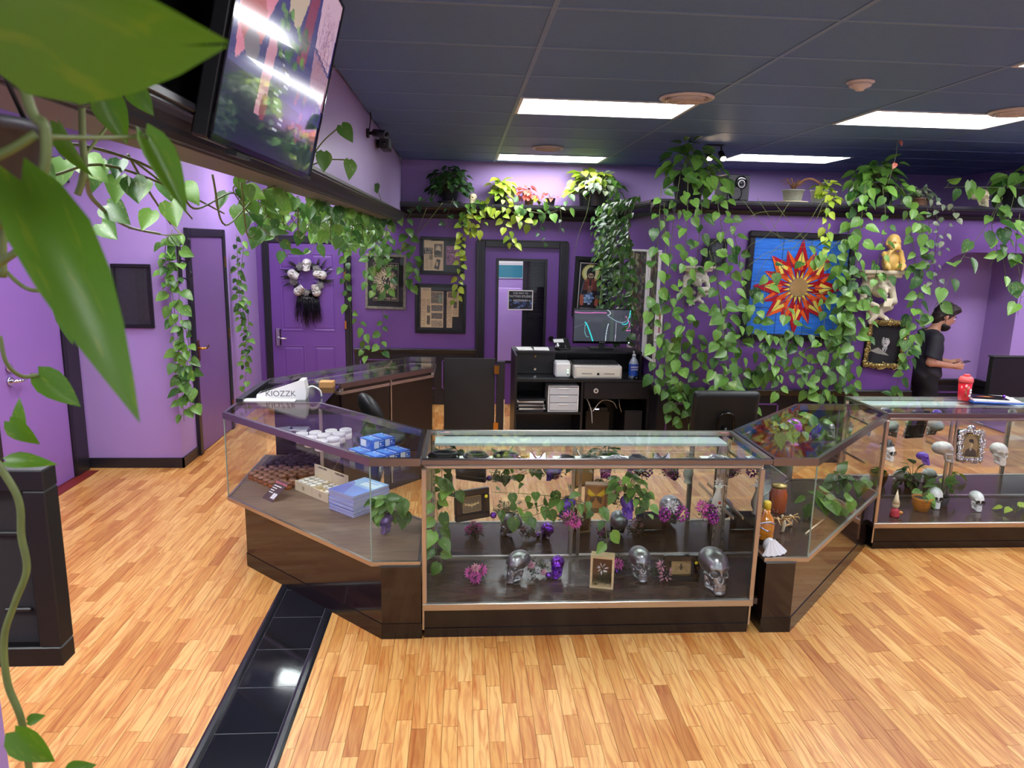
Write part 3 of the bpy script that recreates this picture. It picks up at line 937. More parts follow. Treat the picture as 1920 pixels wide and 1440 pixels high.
def straight_case(name, label, x0, x1, yf, yb, deck, shelves, mirror_sides=(True,)):
    t = thing(name, label, 'display case', ((x0 + x1) / 2, (yf + yb) / 2, 0))
    B = lambda nm, m, *a, **k: pbox(nm, m, *a, t, **k)
    # base and kick plate
    B('base', M['case_kick'], x0 + 0.012, x1 - 0.055, yf + 0.012, yb - 0.01, 0.0, deck - 0.035)
    B('kick_plate', M['case_kick'], x0 + 0.012, x1 - 0.056, yf + 0.006, yf + 0.0115, 0.0, 0.05)
    B('corner_strip', M['alu'], x0 + 0.002, x0 + 0.0115, yf + 0.004, yf + 0.014, 0.045, deck - 0.034)
    B('corner_strip', M['alu'], x1 - 0.0545, x1 - 0.045, yf + 0.004, yf + 0.014, 0.045, deck - 0.034)
    # frame
    B('bottom_rail', M['alu'], x0, x1 - 0.035, yf, yf + 0.024, deck - 0.034, deck + 0.004, bev=0.003)
    B('deck', M['deck_dark'], x0 + 0.003, x1 - 0.003, yf + 0.0245, yb, deck - 0.034, deck)
    B('front_post', M['alu'], x0, x0 + 0.024, yf, yf + 0.024, deck + 0.0045, ZT - 0.052, bev=0.003)
    B('front_post', M['alu'], x1 - 0.059, x1 - 0.035, yf, yf + 0.024, deck + 0.0045, ZT - 0.052, bev=0.003)
    B('rear_post', M['alu'], x0, x0 + 0.024, yb - 0.024, yb, deck + 0.0005, ZT - 0.03)
    B('rear_post', M['alu'], x1 - 0.059, x1 - 0.035, yb - 0.024, yb, deck + 0.0005, ZT - 0.03)
    # top rails: front in two steps like the moulded channel
    fr = t
    B('top_rail', M['alu_dark'], x0, x1, yf - 0.004, yf + 0.024, ZT - 0.028, ZT, bev=0.003)
    B('top_channel', M['alu'], x0 + 0.02, x1 - 0.05, yf - 0.002, yf + 0.02, ZT - 0.051, ZT - 0.0285, bev=0.006)
    B('top_rail', M['alu'], x0, x1, yb - 0.024, yb, ZT - 0.026, ZT)
    B('top_rail', M['alu'], x0, x0 + 0.02, yf + 0.0245, yb - 0.0245, ZT - 0.022, ZT)
    B('top_rail', M['alu'], x1 - 0.02, x1, yf + 0.0245, yb - 0.0245, ZT - 0.022, ZT)
    # glass
    B('top_glass', M['glass'], x0 + 0.02, x1 - 0.02, yf + 0.0245, yb - 0.0245, ZT - 0.006, ZT - 0.001)
    B('front_glass', M['glass'], x0 + 0.024, x1 - 0.059, yf + 0.009, yf + 0.014, deck + 0.0045, ZT - 0.052)
    # mirrored rear doors and end panels
    mid = (x0 + x1) / 2 - 0.02
    B('rear_door', M['mirror'], x0 + 0.024, mid + 0.02, yb - 0.012, yb - 0.007, deck + 0.012, ZT - 0.09)
    B('rear_door', M['mirror'], mid - 0.02, x1 - 0.059, yb - 0.006, yb - 0.001, deck + 0.012, ZT - 0.09)
    B('door_track', M['alu'], x0 + 0.024, x1 - 0.059, yb - 0.022, yb, deck + 0.0005, deck + 0.0115)
    B('door_stile', M['alu'], mid - 0.03, mid - 0.012, yb - 0.02, yb - 0.0125, deck + 0.012, ZT - 0.09)
    B('door_stile', M['alu'], mid + 0.012, mid + 0.03, yb - 0.02, yb - 0.0125, deck + 0.012, ZT - 0.09)
    B('end_panel', M['mirror'] if mirror_sides[-1] else M['glass'], x1 - 0.043, x1 - 0.038, yf + 0.0245, yb - 0.0245, deck + 0.0005, ZT - 0.03)
    B('end_panel', M['glass'], x0 + 0.006, x0 + 0.011, yf + 0.0245, yb - 0.0245, deck + 0.0005, ZT - 0.03)
    # light bar under the rear top edge
    B('light_housing', M['housing'], x0 + 0.05, x1 - 0.09, yb - 0.175, yb - 0.0255, ZT - 0.045, ZT - 0.03)
    B('light_tube', M['case_light'], x0 + 0.07, x1 - 0.11, yb - 0.14, yb - 0.09, ZT - 0.052, ZT - 0.0455)
    for k, (z, ya) in enumerate(shelves):
        B('glass_shelf', M['glass_edge'], x0 + 0.03, x1 - 0.065, ya, yb - 0.03, z - 0.008, z)
        for sx in (x0 + 0.03, mid - 0.01, x1 - 0.075):
            B('shelf_bracket', M['alu'], sx, sx + 0.008, yb - 0.30, yb - 0.0255, z - 0.024, z - 0.0085)
    for sx in (x0 + 0.03, x1 - 0.079):
        st = B('shelf_standard', M['alu'], sx, sx + 0.016, yb - 0.0254, yb - 0.0205, deck + 0.012, ZT - 0.06)
        for q in range(14): pbox('slot', M['black'], sx + 0.006, sx + 0.010, yb - 0.0259, yb - 0.0253, deck + 0.05 + q * 0.05, deck + 0.07 + q * 0.05, st)
    return t

CX0, CX1, CYF, CYB = -0.194, 1.594, 3.41, 3.985
centre = straight_case('display_case', 'long glass display case of skulls and flowers, centre of the counter', CX0, CX1, CYF, CYB, 0.185, [(0.555, 3.56), (0.862, 3.53)])
right2 = straight_case('display_case', 'glass display case at the right holding white skulls and an ornate frame', 2.83, 4.62, 4.445, 4.99, 0.185, [(0.56, 4.56), (0.84, 4.62)])

def corner_case(name, label, poly, deck, base_poly, shelf_poly, shelf_z, faces, posts, deckmat, upper=None):
    """poly: outline of the glass box; faces: per edge 'glass','mirror','wood',None"""
    cx = sum(p[0] for p in poly) / len(poly); cy = sum(p[1] for p in poly) / len(poly)
    t = thing(name, label, 'display case', (cx, cy, 0))
    bp = MB().prism(base_poly, 0.0, deck - 0.02).build('base', M['case_laminate'], t, world=True)
    kb = inset(base_poly, -0.004)
    for q, z0, z1 in frame_poly(kb, 0.0035, 0.0, 0.085):
        MB().prism(q, z0, z1).build('kick_plate', M['case_kick'], t, world=True)
    MB().prism(inset(poly, 0.016), deck - 0.0195, deck).build('deck', deckmat, t, world=True)
    for q, z0, z1 in frame_poly(poly, 0.0155, deck - 0.0195, deck + 0.004):
        MB().prism(q, z0, z1).build('bottom_rail', M['alu'], t, world=True)
    for q, z0, z1 in frame_poly(poly, 0.022, ZT - 0.04, ZT):
        MB().prism(q, z0, z1).build('top_rail', M['alu_dark'] if True else None, t, world=True)
    MB().prism(inset(poly, 0.0225), ZT - 0.007, ZT - 0.001).build('top_glass', M['glass'], t, world=True)
    n = len(poly)
    for i, fc in enumerate(faces):
        p, q = poly[i], poly[(i + 1) % n]
        if fc is None: continue
        pv = (Vector(q) - Vector(p)).normalized() * 0.006
        p2, q2 = Vector(p) + pv, Vector(q) - pv
        if fc == 'glass': seg_box(p2, q2, 0.005, deck + 0.0045, ZT - 0.0405, 0.005).build('side_glass', M['glass'], t, world=True)
        elif fc == 'mirror': seg_box(p2, q2, 0.005, deck + 0.0045, ZT - 0.0405, 0.005).build('rear_mirror', M['mirror'], t, world=True)
        elif fc == 'wood':
            m = (Vector(p) + Vector(q)) / 2
            seg_box(p2, m + pv * 2, 0.008, 0.06, ZT - 0.0405, 0.002).build('sliding_door', M['case_kick'], t, world=True)
            seg_box(m - pv * 2, q2, 0.008, 0.06, ZT - 0.0405, 0.012).build('sliding_door', M['case_kick'], t, world=True)
            seg_box(m - pv, m + pv, 0.012, 0.06, ZT - 0.0405, -0.006).build('door_stile', M['alu'], t, world=True)
    for (px, py) in posts:
        MB().box(px - 0.011, px + 0.011, py - 0.011, py + 0.011, deck + 0.0045, ZT - 0.041, 0.002).build('corner_post', M['alu'], t, world=True)
    for i in range(n):
        if faces[i] == 'glass' and faces[i - 1] == 'glass':
            c_ = inset(poly, 0.0075)[i]
            MB().box(c_[0] - .003, c_[0] + .003, c_[1] - .003, c_[1] + .003, deck + 0.0045, ZT - 0.0405).build('glass_seam', M['glass_seam'], t, world=True)
    if shelf_poly:
        MB().prism(shelf_poly, shelf_z - 0.008, shelf_z).build('glass_shelf', M['glass_edge'], t, world=True)
    return t
# all outlines counter-clockwise
LP = [(-0.452, 3.425), (-0.202, 3.425), (-0.202, 3.985), (-0.925, 4.685), (-1.468, 4.685), (-1.468, 4.395)]
LBASE = [(-0.40, 3.41), (-0.198, 3.41), (-0.198, 3.97), (-0.90, 4.66), (-1.33, 4.66), (-1.33, 4.29)]
LSHELF = [(-0.40, 3.62), (-0.22, 3.62), (-0.22, 3.96), (-0.935, 4.67), (-0.935, 5.20), (-1.40, 5.20), (-1.40, 4.60)]
left_corner = corner_case('display_case', 'corner glass case at the left, full of jars, boxes and booklets', LP, 0.415, LBASE, LSHELF, 0.80,
            ['glass', None, 'glass', None, 'glass', 'glass'], [(-0.925, 4.668)], M['deck_grey'])
RP = [(1.604, 3.425), (1.845, 3.425), (2.823, 4.42), (2.823, 4.72), (2.33, 4.72), (1.604, 4.0)]
RBASE = [(1.61, 3.41), (1.77, 3.41), (2.745, 4.42), (2.815, 4.5), (2.815, 4.70), (2.35, 4.70), (1.61, 3.98)]
RSHELF = [(1.62, 3.66), (1.78, 3.66), (2.60, 4.50), (2.60, 4.70), (2.35, 4.70), (1.62, 3.98)]
right_corner = corner_case('display_case', 'corner glass case at the right with bottles, bones and green plants', RP, 0.415, RBASE, RSHELF, 0.77,
            ['glass', 'glass', None, 'glass', 'mirror', None], [(2.33, 4.70)], M['deck_dark'])
FP = [(-1.474, 5.32), (-0.897, 5.32), (-0.237, 6.065), (-0.237, 6.645), (-0.488, 6.645), (-1.474, 5.51)]
FBASE = [(-1.40, 5.34), (-0.895, 5.34), (-0.25, 6.075), (-0.25, 6.60), (-0.46, 6.60), (-1.40, 5.50)]
rear_corner = corner_case('display_case', 'rear corner glass case with dark sliding doors, beside the purple door', FP, 0.90, FBASE, None, 0,
            ['glass', 'wood', 'glass', 'glass', 'glass', 'glass'], [(-0.248, 6.055), (-0.897, 5.335)], M['mirror'])

# black topped counter that continues the glass box of the left corner case
t = thing('side_counter', 'black topped glass counter joining the two left corner cases', 'counter', (-1.18, 5.0, 0))
pbox('counter_top', M['black_gloss'], -1.47, -0.90, 4.688, 5.317, 0.93, 0.96, t)
pbox('base', M['case_laminate'], -1.33, -0.91, 4.69, 5.315, 0.0, 0.3945, t)
pbox('deck', M['deck_grey'], -1.465, -0.91, 4.688, 5.317, 0.395, 0.415, t)
pbox('bottom_rail', M['alu'], -1.475, -1.4655, 4.688, 5.317, 0.395, 0.419, t)
pbox('side_glass', M['glass'], -1.463, -1.458, 4.69, 5.315, 0.4195, 0.9295, t)
pbox('back_lip', M['black_trim'], -1.475, -1.43, 4.688, 5.317, 0.961, 0.985, t)
pbox('sliding_door', M['case_kick'], -0.925, -0.912, 4.69, 5.315, 0.4155, 0.9295, t)
# ================================================================== doors, pictures and things on the walls
M['frame_black'] = pmat('black_frame', (20, 19, 22), rough=0.3)
M['mat_black'] = pmat('black_mat_board', (28, 28, 32), rough=0.8)
M['frame_glass'] = glass_mat('picture_glass', (1, 1, 1))
M['frame_mottle'] = pmat('mottled_black_white_frame', (120, 116, 104), rough=0.5, noise=0.95, nscale=34, stretch=(1, 1, 0.5))
M['gold'] = pmat('antique_gold', (176, 156, 96), rough=0.32, metal=0.8, noise=0.3, nscale=30)
M['wood_light'] = wood_mat('pale_wood', (196, 168, 124), (222, 198, 156), rough=0.5, scale=(6, 6, 40))
M['wood_brown'] = wood_mat('walnut_frame', (110, 76, 52), (146, 106, 74), rough=0.4, scale=(6, 6, 40))

def picture(name, label, cat, pos, w, h, fw, fmat, depth=0.03, canvas=None, pw=None, ph=None, poff=0.0, matm=None, rotz=0.0, roll=0.0, glass=True, group=None, rot=None, lip=True):
    """pos = centre of the lower edge at the back plane; front faces local -y"""
    t = thing(name, label, cat, pos, group=group, rot=rot if rot else (0, roll, rotz))
    for a in ((-w / 2, w / 2, 0, fw), (-w / 2, w / 2, h - fw, h), (-w / 2, -w / 2 + fw, fw, h - fw), (w / 2 - fw, w / 2, fw, h - fw)):
        MB().box(a[0], a[1], -depth, 0, a[2], a[3], min(0.004, fw * 0.25)).build('frame_rail', fmat, t)
    MB().box(-w / 2 + fw, w / 2 - fw, -depth * 0.35, -0.002, fw, h - fw).build('mat_board', matm or M['mat_black'], t)
    if canvas is not None:
        pw = pw or (w - 2 * fw); ph = ph or (h - 2 * fw)
        canvas.obj('print', pw, ph, M['print'], t, loc=(poff, -depth * 0.35 - 0.001, (h - ph) / 2))
    if glass:
        MB().box(-w / 2 + fw, w / 2 - fw, -depth * 0.6, -depth * 0.6 + 0.002, fw, h - fw).build('glazing', M['frame_glass'], t)
    return t

# ---- six panel door with the wreath
def six_panel(t, x0, x1, y, z1, mat, sgn=-1):
    w = x1 - x0; st = 0.115 * w / 0.88
    xm = (x0 + x1) / 2
    MB().box(x0, x1, y, y + 0.03, 0.01, z1, 0.002).build('door_leaf', mat, t, world=True)
    rows_ = [(1.655, 1.855), (0.92, 1.56), (0.16, 0.74)]
    for z0, zz in rows_:
        for a, b in ((x0 + st, xm - st * 0.45), (xm + st * 0.45, x1 - st)):
            mb = MB()
            o, i_ = 0.0, 0.03
            def ring(d, yy): return [(a + d, yy, z0 + d), (b - d, yy, z0 + d), (b - d, yy, zz - d), (a + d, yy, zz - d)]
            vs = ring(0, y - 0.006) + ring(0.010, y - 0.007) + ring(0.022, y - 0.0005) + ring(0.045, y - 0.006)
            fs = []
            for k in range(3):
                for q in range(4): fs.append((k * 4 + q, k * 4 + (q + 1) % 4, k * 4 + 4 + (q + 1) % 4, k * 4 + 4 + q))
            fs.append((12, 13, 14, 15))
            mb.add(vs, fs)
            mb.add(ring(0, y - 0.006) + ring(0, y), [(0, 1, 5, 4), (1, 2, 6, 5), (2, 3, 7, 6), (3, 0, 4, 7)])
            mb.build('door_panel', mat, t, world=True)
def casing(t, x0, x1, y, z1, cw=0.09, mat=None):
    mat = mat or M['black_trim']
    for a in ((x0 - cw, x0, 0, z1 + cw), (x1, x1 + cw, 0, z1 + cw), (x0, x1, z1, z1 + cw)):
        MB().box(a[0], a[1], y - 0.03, y, a[2], a[3], 0.006).build('door_casing', mat, t, world=True)
        if a[1] - a[0] < 0.2: MB().box(a[0] + 0.03, a[1] - 0.03, y - 0.038, y - 0.0305, a[2], a[3] - 0.02, 0.003).build('casing_bead', mat, t, world=True)
t = thing('door_1', 'purple six panel door in a black frame, hung with a skull wreath', 'door', (-1.87, YB, 0), kind='structure')
six_panel(t, -2.31, -1.43, YB - 0.03, 1.965, M['door_purple'])
casing(t, -2.31, -1.43, YB, 1.975, 0.085)
h = pbox('lock_plate', M['chrome'], -2.27, -2.205, YB - 0.055, YB - 0.031, 0.73, 0.95, t, bev=0.012)
MB().cyl((-2.235, YB - 0.05, 0.83), (-2.235, YB - 0.10, 0.83), 0.014).tube([(-2.235, YB - 0.095, 0.83), (-2.19, YB - 0.1, 0.835), (-2.12, YB - 0.095, 0.83)], 0.010).build('door_lever', M['chrome'], t, world=True)
for z in (1.55, 0.95): pbox('hinge', M['brass'], -1.432, -1.41, YB - 0.045, YB - 0.0315, z, z + 0.1, t)

# ---- wreath
c = aY(577, 523, YB - 0.06); c.y = YB - 0.046
wr = thing('wreath', 'wreath of white skulls and black feathers with a long black fringe', 'wreath', c)
pts = [(0.165 * math.cos(a), 0, 0.165 * math.sin(a)) for a in [2 * math.pi * k / 28 for k in range(29)]]
MB().tube(pts, 0.035, 8).build('ring', M['black_matte'], wr)
for k in range(5):
    a = math.radians(90 + 72 * k)
    o = link('skull', skull_mesh(M['skull_white']) if k == 0 else wsk, None, wr, loc=(0.17 * math.cos(a), -0.055, 0.17 * math.sin(a)))
    wsk = o.data
    o.scale = (0.15,) * 3; o.rotation_euler = (0, math.radians(-(72 * k)) * 1.0 + (math.pi if k in (2, 3) else 0) * 0.6, 0)
    o.rotation_euler = (-0.2, -math.radians(72 * k) * 0.9 , 0)
M['rose_bw'] = pmat('black_white_rose', (120, 118, 116), rough=0.6, noise=0.95, nscale=60)
rose = MB()
for q in range(5):
    for k in range(5):
        a = 2 * math.pi * (k + q * 0.5) / 5; r = 0.006 + q * 0.0065
        rose.add([(r * math.cos(a - .6), -0.03 + q * 0.006, r * math.sin(a - .6)), (r * math.cos(a + .6), -0.03 + q * 0.006, r * math.sin(a + .6)), (r * 1.7 * math.cos(a + .4), -0.036 + q * 0.007, r * 1.7 * math.sin(a + .4)), (r * 1.7 * math.cos(a - .4), -0.036 + q * 0.007, r * 1.7 * math.sin(a - .4))], [(0, 1, 2, 3)])
rose.sphere((0, -0.012, 0), (0.03, 0.02, 0.03), 8, 6)
rme = rose.mesh('rose'); rme.materials.append(M['rose_bw'])
for k in range(10):
    a = math.radians(54 + 36 * k + (8 if k % 2 else -8))
    link('rose', rme, None, wr, loc=(0.165 * math.cos(a), -0.04, 0.165 * math.sin(a)), rot=(0, k, 0), scale=0.95)
rf = random.Random(3)
for k in range(16):
    a = math.radians((20, -6, 170, 186, 60, 120, 150, 35)[k % 8] + rf.uniform(-14, 14))
    L_ = rf.uniform(0.1, 0.17); r0 = 0.18
    d = Vector((math.cos(a), 0, math.sin(a))); n = Vector((-d.z, 0, d.x))
    mb = MB(); w = 0.012
    P0 = d * r0; P1 = d * (r0 + L_ * 0.5) + Vector((0, -0.03, 0)) + n * 0.01; P2 = d * (r0 + L_) + Vector((0, -0.02, 0)) + n * 0.03
    mb.add([P0 - n * w * .4, P0 + n * w * .4, P1 - n * w, P1 + n * w, P2, P1 + Vector((0, .004, 0))], [(0, 1, 3, 2), (2, 3, 4), (2, 5, 4)])
    mb.build('feather', M['black_matte'], wr)
mb = MB()
for k in range(150):
    x0 = rf.uniform(-0.13, 0.13); L_ = (0.42 - abs(x0) * 0.7) * rf.uniform(0.75, 1.05)
    y0 = -0.02 - rf.random() * 0.03
    pts = [(x0 * (0.8 + 0.5 * s) + 0.012 * math.sin(4 * s + k), y0 - 0.01 * math.sin(3 * s), -0.17 - L_ * s) for s in (0, .35, .7, 1)]
    mb.tube(pts, 0.0035, 4, 0.0012)
o = mb.build('fringe', M['black_gloss'], wr); o['kind'] = 'stuff'

# ---- framed posters on the back wall
cv = Canvas(90, 120, (32, 31, 34))
r_ = np.random.RandomState(4)
cv.rect(0.02, 0.98, 0.02, 0.98, (38, 34, 28))
for k in range(44):
    a = 2 * math.pi * k / 44
    cv.line([(0.5 + 0.2 * math.cos(a), 0.52 + 0.17 * math.sin(a)), (0.5 + 0.47 * math.cos(a), 0.52 + 0.33 * math.sin(a))], 0.006 if k % 2 else 0.011, (206, 190, 150))
for k in range(60):
    u, v = r_.uniform(.28, .72), r_.uniform(.26, .72)
    cv.line([(u, v), (u + r_.uniform(-.12, .12), v + r_.uniform(-.14, .08))], 0.010, (220, 206, 168) if k % 3 else (24, 22, 22))
for s_ in (-1, 1): cv.line([(.5, .36), (.5 + s_ * .2, .18)], 0.04, (196, 182, 142))
t = picture('framed_poster', 'black and tan band poster in a mottled silver frame beside the purple door', 'picture', (-0.937, YB - 0.002, 1.198), 0.49, 0.665, 0.032, M['frame_mottle'], 0.03, cv, 0.30, 0.455, roll=math.radians(1.2))
MB().box(-.152, .152, -0.0128, -0.0122, 0.103, 0.562).build('print_border', M['cream'], t)
for ch in t.children:
    if ch.name.startswith('print') and 'border' not in ch.name: ch.location.y = -0.0132
lettering('title_lettering', 'CRUCIBLE', 0.062, M['cream'], t, (0, -0.0142, 0.515))
lettering('date_lettering', 'FRIDAY FEB 7PM', 0.037, M['cream'], t, (0, -0.0142, 0.128))

def newspaper(nx, ny, seed, title_block=True):
    cv = Canvas(nx, ny, (206, 184, 146)).noise(0.08, seed)
    return cv
NEWS = (208, 184, 144); INK = (58, 50, 42)
cv = Canvas(120, 100, (26, 26, 30))
cv.rect(.03, .53, .03, .97, NEWS); cv.rect(.03, .21, .93, .985, NEWS)
for (a, b) in ((.05, .16), (.18, .26)): cv.speck(a, b, .06, .58, INK, .55, 1, .7, rows=50)
cv.rect(.29, .51, .45, .88, (120, 108, 88)); cv.ell(.40, .7, .07, .12, (206, 188, 150)); cv.ell(.38, .6, .09, .07, (74, 66, 54)); cv.speck(.29, .51, .45, .88, INK, .5, 2, .3)
cv.rect(.17, .26, .38, .52, (96, 86, 74)); cv.speck(.17, .26, .38, .52, (200, 180, 140), .6, 3, .4)
cv.poly([(.29, .10), (.36, .40), (.46, .38), (.42, .06)], (72, 66, 60)); cv.ell(.37, .24, .025, .08, (196, 178, 140))
cv.rect(.60, .95, .22, .82, (128, 84, 118)); cv.rect(.60, .95, .22, .82, (158, 108, 142), .4)
for k in range(26):
    u, v = r_.uniform(.62, .92), r_.uniform(.3, .78); cv.line([(u, v), (u + r_.uniform(-.08, .08), v + r_.uniform(-.06, .06))], .012, (52, 40, 56) if k % 3 else (186, 132, 160))
t = picture('framed_clipping', 'black framed newspaper clipping headed IN THE FLESH beside a purple print', 'picture', (-0.247, YB - 0.002, 1.632), 0.54, 0.448, 0.034, M['frame_black'], 0.03, cv, 0.472, 0.38, roll=math.radians(0.6))
for k, (tx, z) in enumerate((('IN THE', .30), ('FLESH', .262))):
    MB().box(-.223, -.118, -0.0122, -0.0117, z - .018, z + .018).build('headline_block', M['mat_black'], t)
    lettering('headline', tx, 0.036, M['cream'], t, (-.170, -0.0128, z), sx=0.82)
cv = Canvas(120, 116, (26, 26, 30))
cv.rect(.06, .28, .90, .97, NEWS); cv.rect(.06, .56, .06, .90, NEWS); cv.rect(.63, .90, .32, .90, NEWS); cv.rect(.63, .76, .06, .32, NEWS)
for (a, b, c0, c1) in ((.07, .17, .08, .72), (.19, .26, .5, .72), (.64, .74, .08, .68), (.77, .89, .34, .50), (.77, .79, .5, .68), (.86, .89, .5, .68)): cv.speck(a, b, c0, c1, INK, .5, int(a * 100), .7, rows=58)
for (a, b, c0, c1, cc) in ((.28, .54, .62, .88, (120, 112, 96)), (.44, .54, .64, .82, (128, 150, 128)), (.19, .27, .40, .56, (96, 90, 80)), (.29, .54, .44, .58, (110, 104, 96)), (.19, .27, .12, .34, (80, 70, 66)), (.29, .54, .26, .40, (98, 94, 88)), (.29, .54, .08, .22, (176, 160, 132)), (.66, .84, .76, .88, (110, 86, 66)), (.79, .86, .52, .66, (80, 76, 72))):
    cv.rect(a, b, c0, c1, cc); cv.speck(a, b, c0, c1, (40, 36, 34), .6, int(c0 * 90), .35); cv.speck(a, b, c0, c1, (210, 196, 168), .5, int(c1 * 70), .2)
t = picture('framed_clipping', 'square black frame with two newspaper columns headed ARTS', 'picture', (-0.2645, YB - 0.002, 0.912), 0.625, 0.605, 0.036, M['frame_black'], 0.035, cv, 0.553, 0.533, roll=math.radians(0.5))
lettering('headline', 'ARTS', 0.030, M['mat_black'], t, (-.183, -0.0138, 0.532), sx=1.1)

# ---- framed reaper print beside the glass door
cv = Canvas(90, 190, (14, 14, 18))
cv.ell(.5, .80, .42, .19, (190, 184, 96)); cv.ell(.5, .80, .36, .16, (206, 206, 150))
cv.ell(.5, .80, .2, .13, (20, 18, 22)); cv.poly([(.2, .3), (.34, .74), (.5, .9), (.66, .74), (.8, .3)], (18, 17, 24))
cv.ell(.5, .745, .13, .055, (196, 170, 140)); 
for s_ in (-1, 1): cv.ell(.5 + s_ * .055, .75, .04, .02, (20, 10, 10))
cv.ell(.5, .715, .03, .012, (30, 10, 10)); cv.rect(.42, .58, .695, .702, (40, 20, 20))
for k in range(9):
    for s_ in (-1, 1):
        cv.line([(.5 + s_ * .05, .66 - k * .025), (.5 + s_ * (.25 + .01 * k), .68 - k * .03)], .006, (170, 80, 60) if k < 3 else (150, 70, 54))
        cv.line([(.5 + s_ * (.28 + .012 * k), .66 - k * .028), (.5 + s_ * (.36 + .01 * k), .50 - k * .03)], .004, (96, 116, 150))
for k in range(5): cv.ell(.5, .52 - k * .03, .12, .01, (150, 110, 90))
for k in range(26):
    a = k * 2.4; rr_ = .012 * k
    cv.ell(.45 + rr_ * .9 * math.cos(a), .26 + rr_ * .42 * math.sin(a), .07, .024, ((120, 156, 200), (74, 104, 150), (160, 190, 222))[k % 3])
for s_ in (-1, 1): cv.line([(.5 + s_ * .36, .30), (.5 + s_ * .34, .14)], .04, (176, 96, 70))
cv.speck(.1, .9, .02, .05, (220, 220, 220), .9, 3, .6)
x0 = aY(1070, 540, YB); x1 = aY(1135, 540, YB)
t = picture('framed_print', 'tall black framed print of a hooded skeleton holding a blue rose', 'picture', (1.575, YB - 0.002, 1.135), 0.415, 0.745, 0.048, M['frame_black'], 0.045, cv, 0.268, 0.575, matm=pmat('charcoal_mat', (44, 46, 52), rough=0.7), roll=math.radians(2.2))
MB().box(-.142, .142, -0.0165, -0.0158, 0.075, 0.672).build('print_border', M['paper'], t)
for ch in t.children:
    if ch.name.startswith('print') and 'border' not in ch.name: ch.location.y = -0.0172

# ---- glass door and the room seen through it
t = thing('door_2', 'purple door with a tall glass pane, frame painted black', 'door', (0.735, YB, 0), kind='structure')
gx0, gx1, gz0, gz1 = 0.43, 1.04, 0.55, 1.83
for a in ((0.235, gx0, 0.01, 2.045), (gx1, 1.24, 0.01, 2.045), (gx0, gx1, gz1, 2.045), (gx0, gx1, 0.01, gz0)):
    pbox('door_stile', M['door_purple'], a[0], a[1], YB + 0.005, YB + 0.05, a[2], a[3], t)
for a in ((gx0 - .012, gx0 + .02, gz0 - .012, gz1 + .012), (gx1 - .02, gx1 + .012, gz0 - .012, gz1 + .012), (gx0 + .02, gx1 - .02, gz1 - .02, gz1 + .012), (gx0 + .02, gx1 - .02, gz0 - .012, gz0 + .02)):
    pbox('glazing_bead', M['black_trim'], a[0], a[1], YB - 0.008, YB + 0.0045, a[2], a[3], t)
pbox('pane', M['frame_glass'], gx0, gx1, YB + 0.02, YB + 0.026, gz0, gz1, t)
casing(t, 0.28, 1.195, YB, 1.975, 0.075)
casing(t, 0.20, 1.275, YB, 2.045, 0.02)
MB().cyl((1.12, YB, 0.86), (1.12, YB - 0.035, 0.86), 0.033, 16).build('deadbolt', M['chrome'], t, world=True)
MB().cyl((1.115, YB, 0.70), (1.115, YB - 0.04, 0.70), 0.022).sphere((1.115, YB - 0.06, 0.70), 0.033).build('door_knob', M['chrome'], t, world=True)
# notice on the pane
cv = Canvas(90, 74, (18, 26, 40))
for k in range(40): cv.ell(r_.uniform(0, 1), r_.uniform(0, .5), .06, .05, ((46, 74, 116), (90, 120, 170), (24, 34, 54), (70, 60, 110))[k % 4])
s = thing('door_notice', 'small dark printed notice on the glass door, THIS WAY TO TATTOO STUDIO', 'notice', (0.727, YB + 0.0195, 1.208))
MB().box(-.157, .157, -0.003, 0, 0, .248).build('board', M['paper'], s)
cv.obj('print', .29, .222, M['print'], s, loc=(0, -0.0036, .013))
for k, (tx, z, sz) in enumerate((('THIS WAY TO', .208, .030), ('TATTOO STUDIO', .170, .036), ('RESTROOM', .118, .034))):
    lettering('notice_lettering', tx, sz, M['paper'], s, (0, -0.0042, z))
MB().add([(.105, -.0042, .112), (.105, -.0042, .124), (.132, -.0042, .118)], [(0, 1, 2)]).build('arrow', M['paper'], s, fixn=False)
# corridor beyond
M['tan_tile'] = pmat('tan_floor_tile', (206, 178, 138), rough=0.4, noise=0.1, nscale=5)
struct('floor_corridor', MB().box(-0.6, 2.2, 9.02, 12.1, -0.02, 0.0), M['tan_tile'])
struct('wall_corridor', MB().box(-0.7, -0.6, 9.05, 12.1, 0, 2.6).box(2.2, 2.3, 9.05, 12.1, 0, 2.6).box(-0.7, 0.9, 11.0, 11.1, 0, 1.35).box(-0.7, 2.3, 12.1, 12.2, 0, 2.6), M['lavender'])
struct('baseboard_corridor', MB().box(-0.6, 0.93, 10.98, 11.0, 0, 0.14), M['wood_brown'])
struct('ceiling_corridor', MB().box(-0.7, 2.3, 9.05, 12.2, 2.6, 2.7), M['white_metal'])
t = thing('added_corridor_light', 'unseen lamp panel added to light the corridor', 'ceiling light', (0.5, 10.6, 2.6))  # out of sight above the pane, added so the corridor is lit
pbox('diffuser', M['lamp'], 0.0, 1.2, 10.2, 10.8, 2.58, 2.598, t)
pbox('frame', M['white_metal'], -0.02, 1.22, 10.18, 10.82, 2.5985, 2.6, t)
t = thing('louvre_door', 'black louvred door standing beyond the glass pane', 'door', (1.10, 9.5, 0))
pbox('door_leaf', M['black_trim'], 0.80, 1.45, 9.5, 9.53, 0.0, 2.1, t)
for k in range(22): pbox('louvre', M['black'], 0.86, 1.40, 9.485, 9.4995, 1.0 + k * 0.045, 1.028 + k * 0.045, t)
cv = Canvas(40, 60, (226, 226, 220)); cv.rect(0, 1, 0, .35, (32, 122, 140)); cv.rect(0, 1, .36, .4, (200, 200, 196))
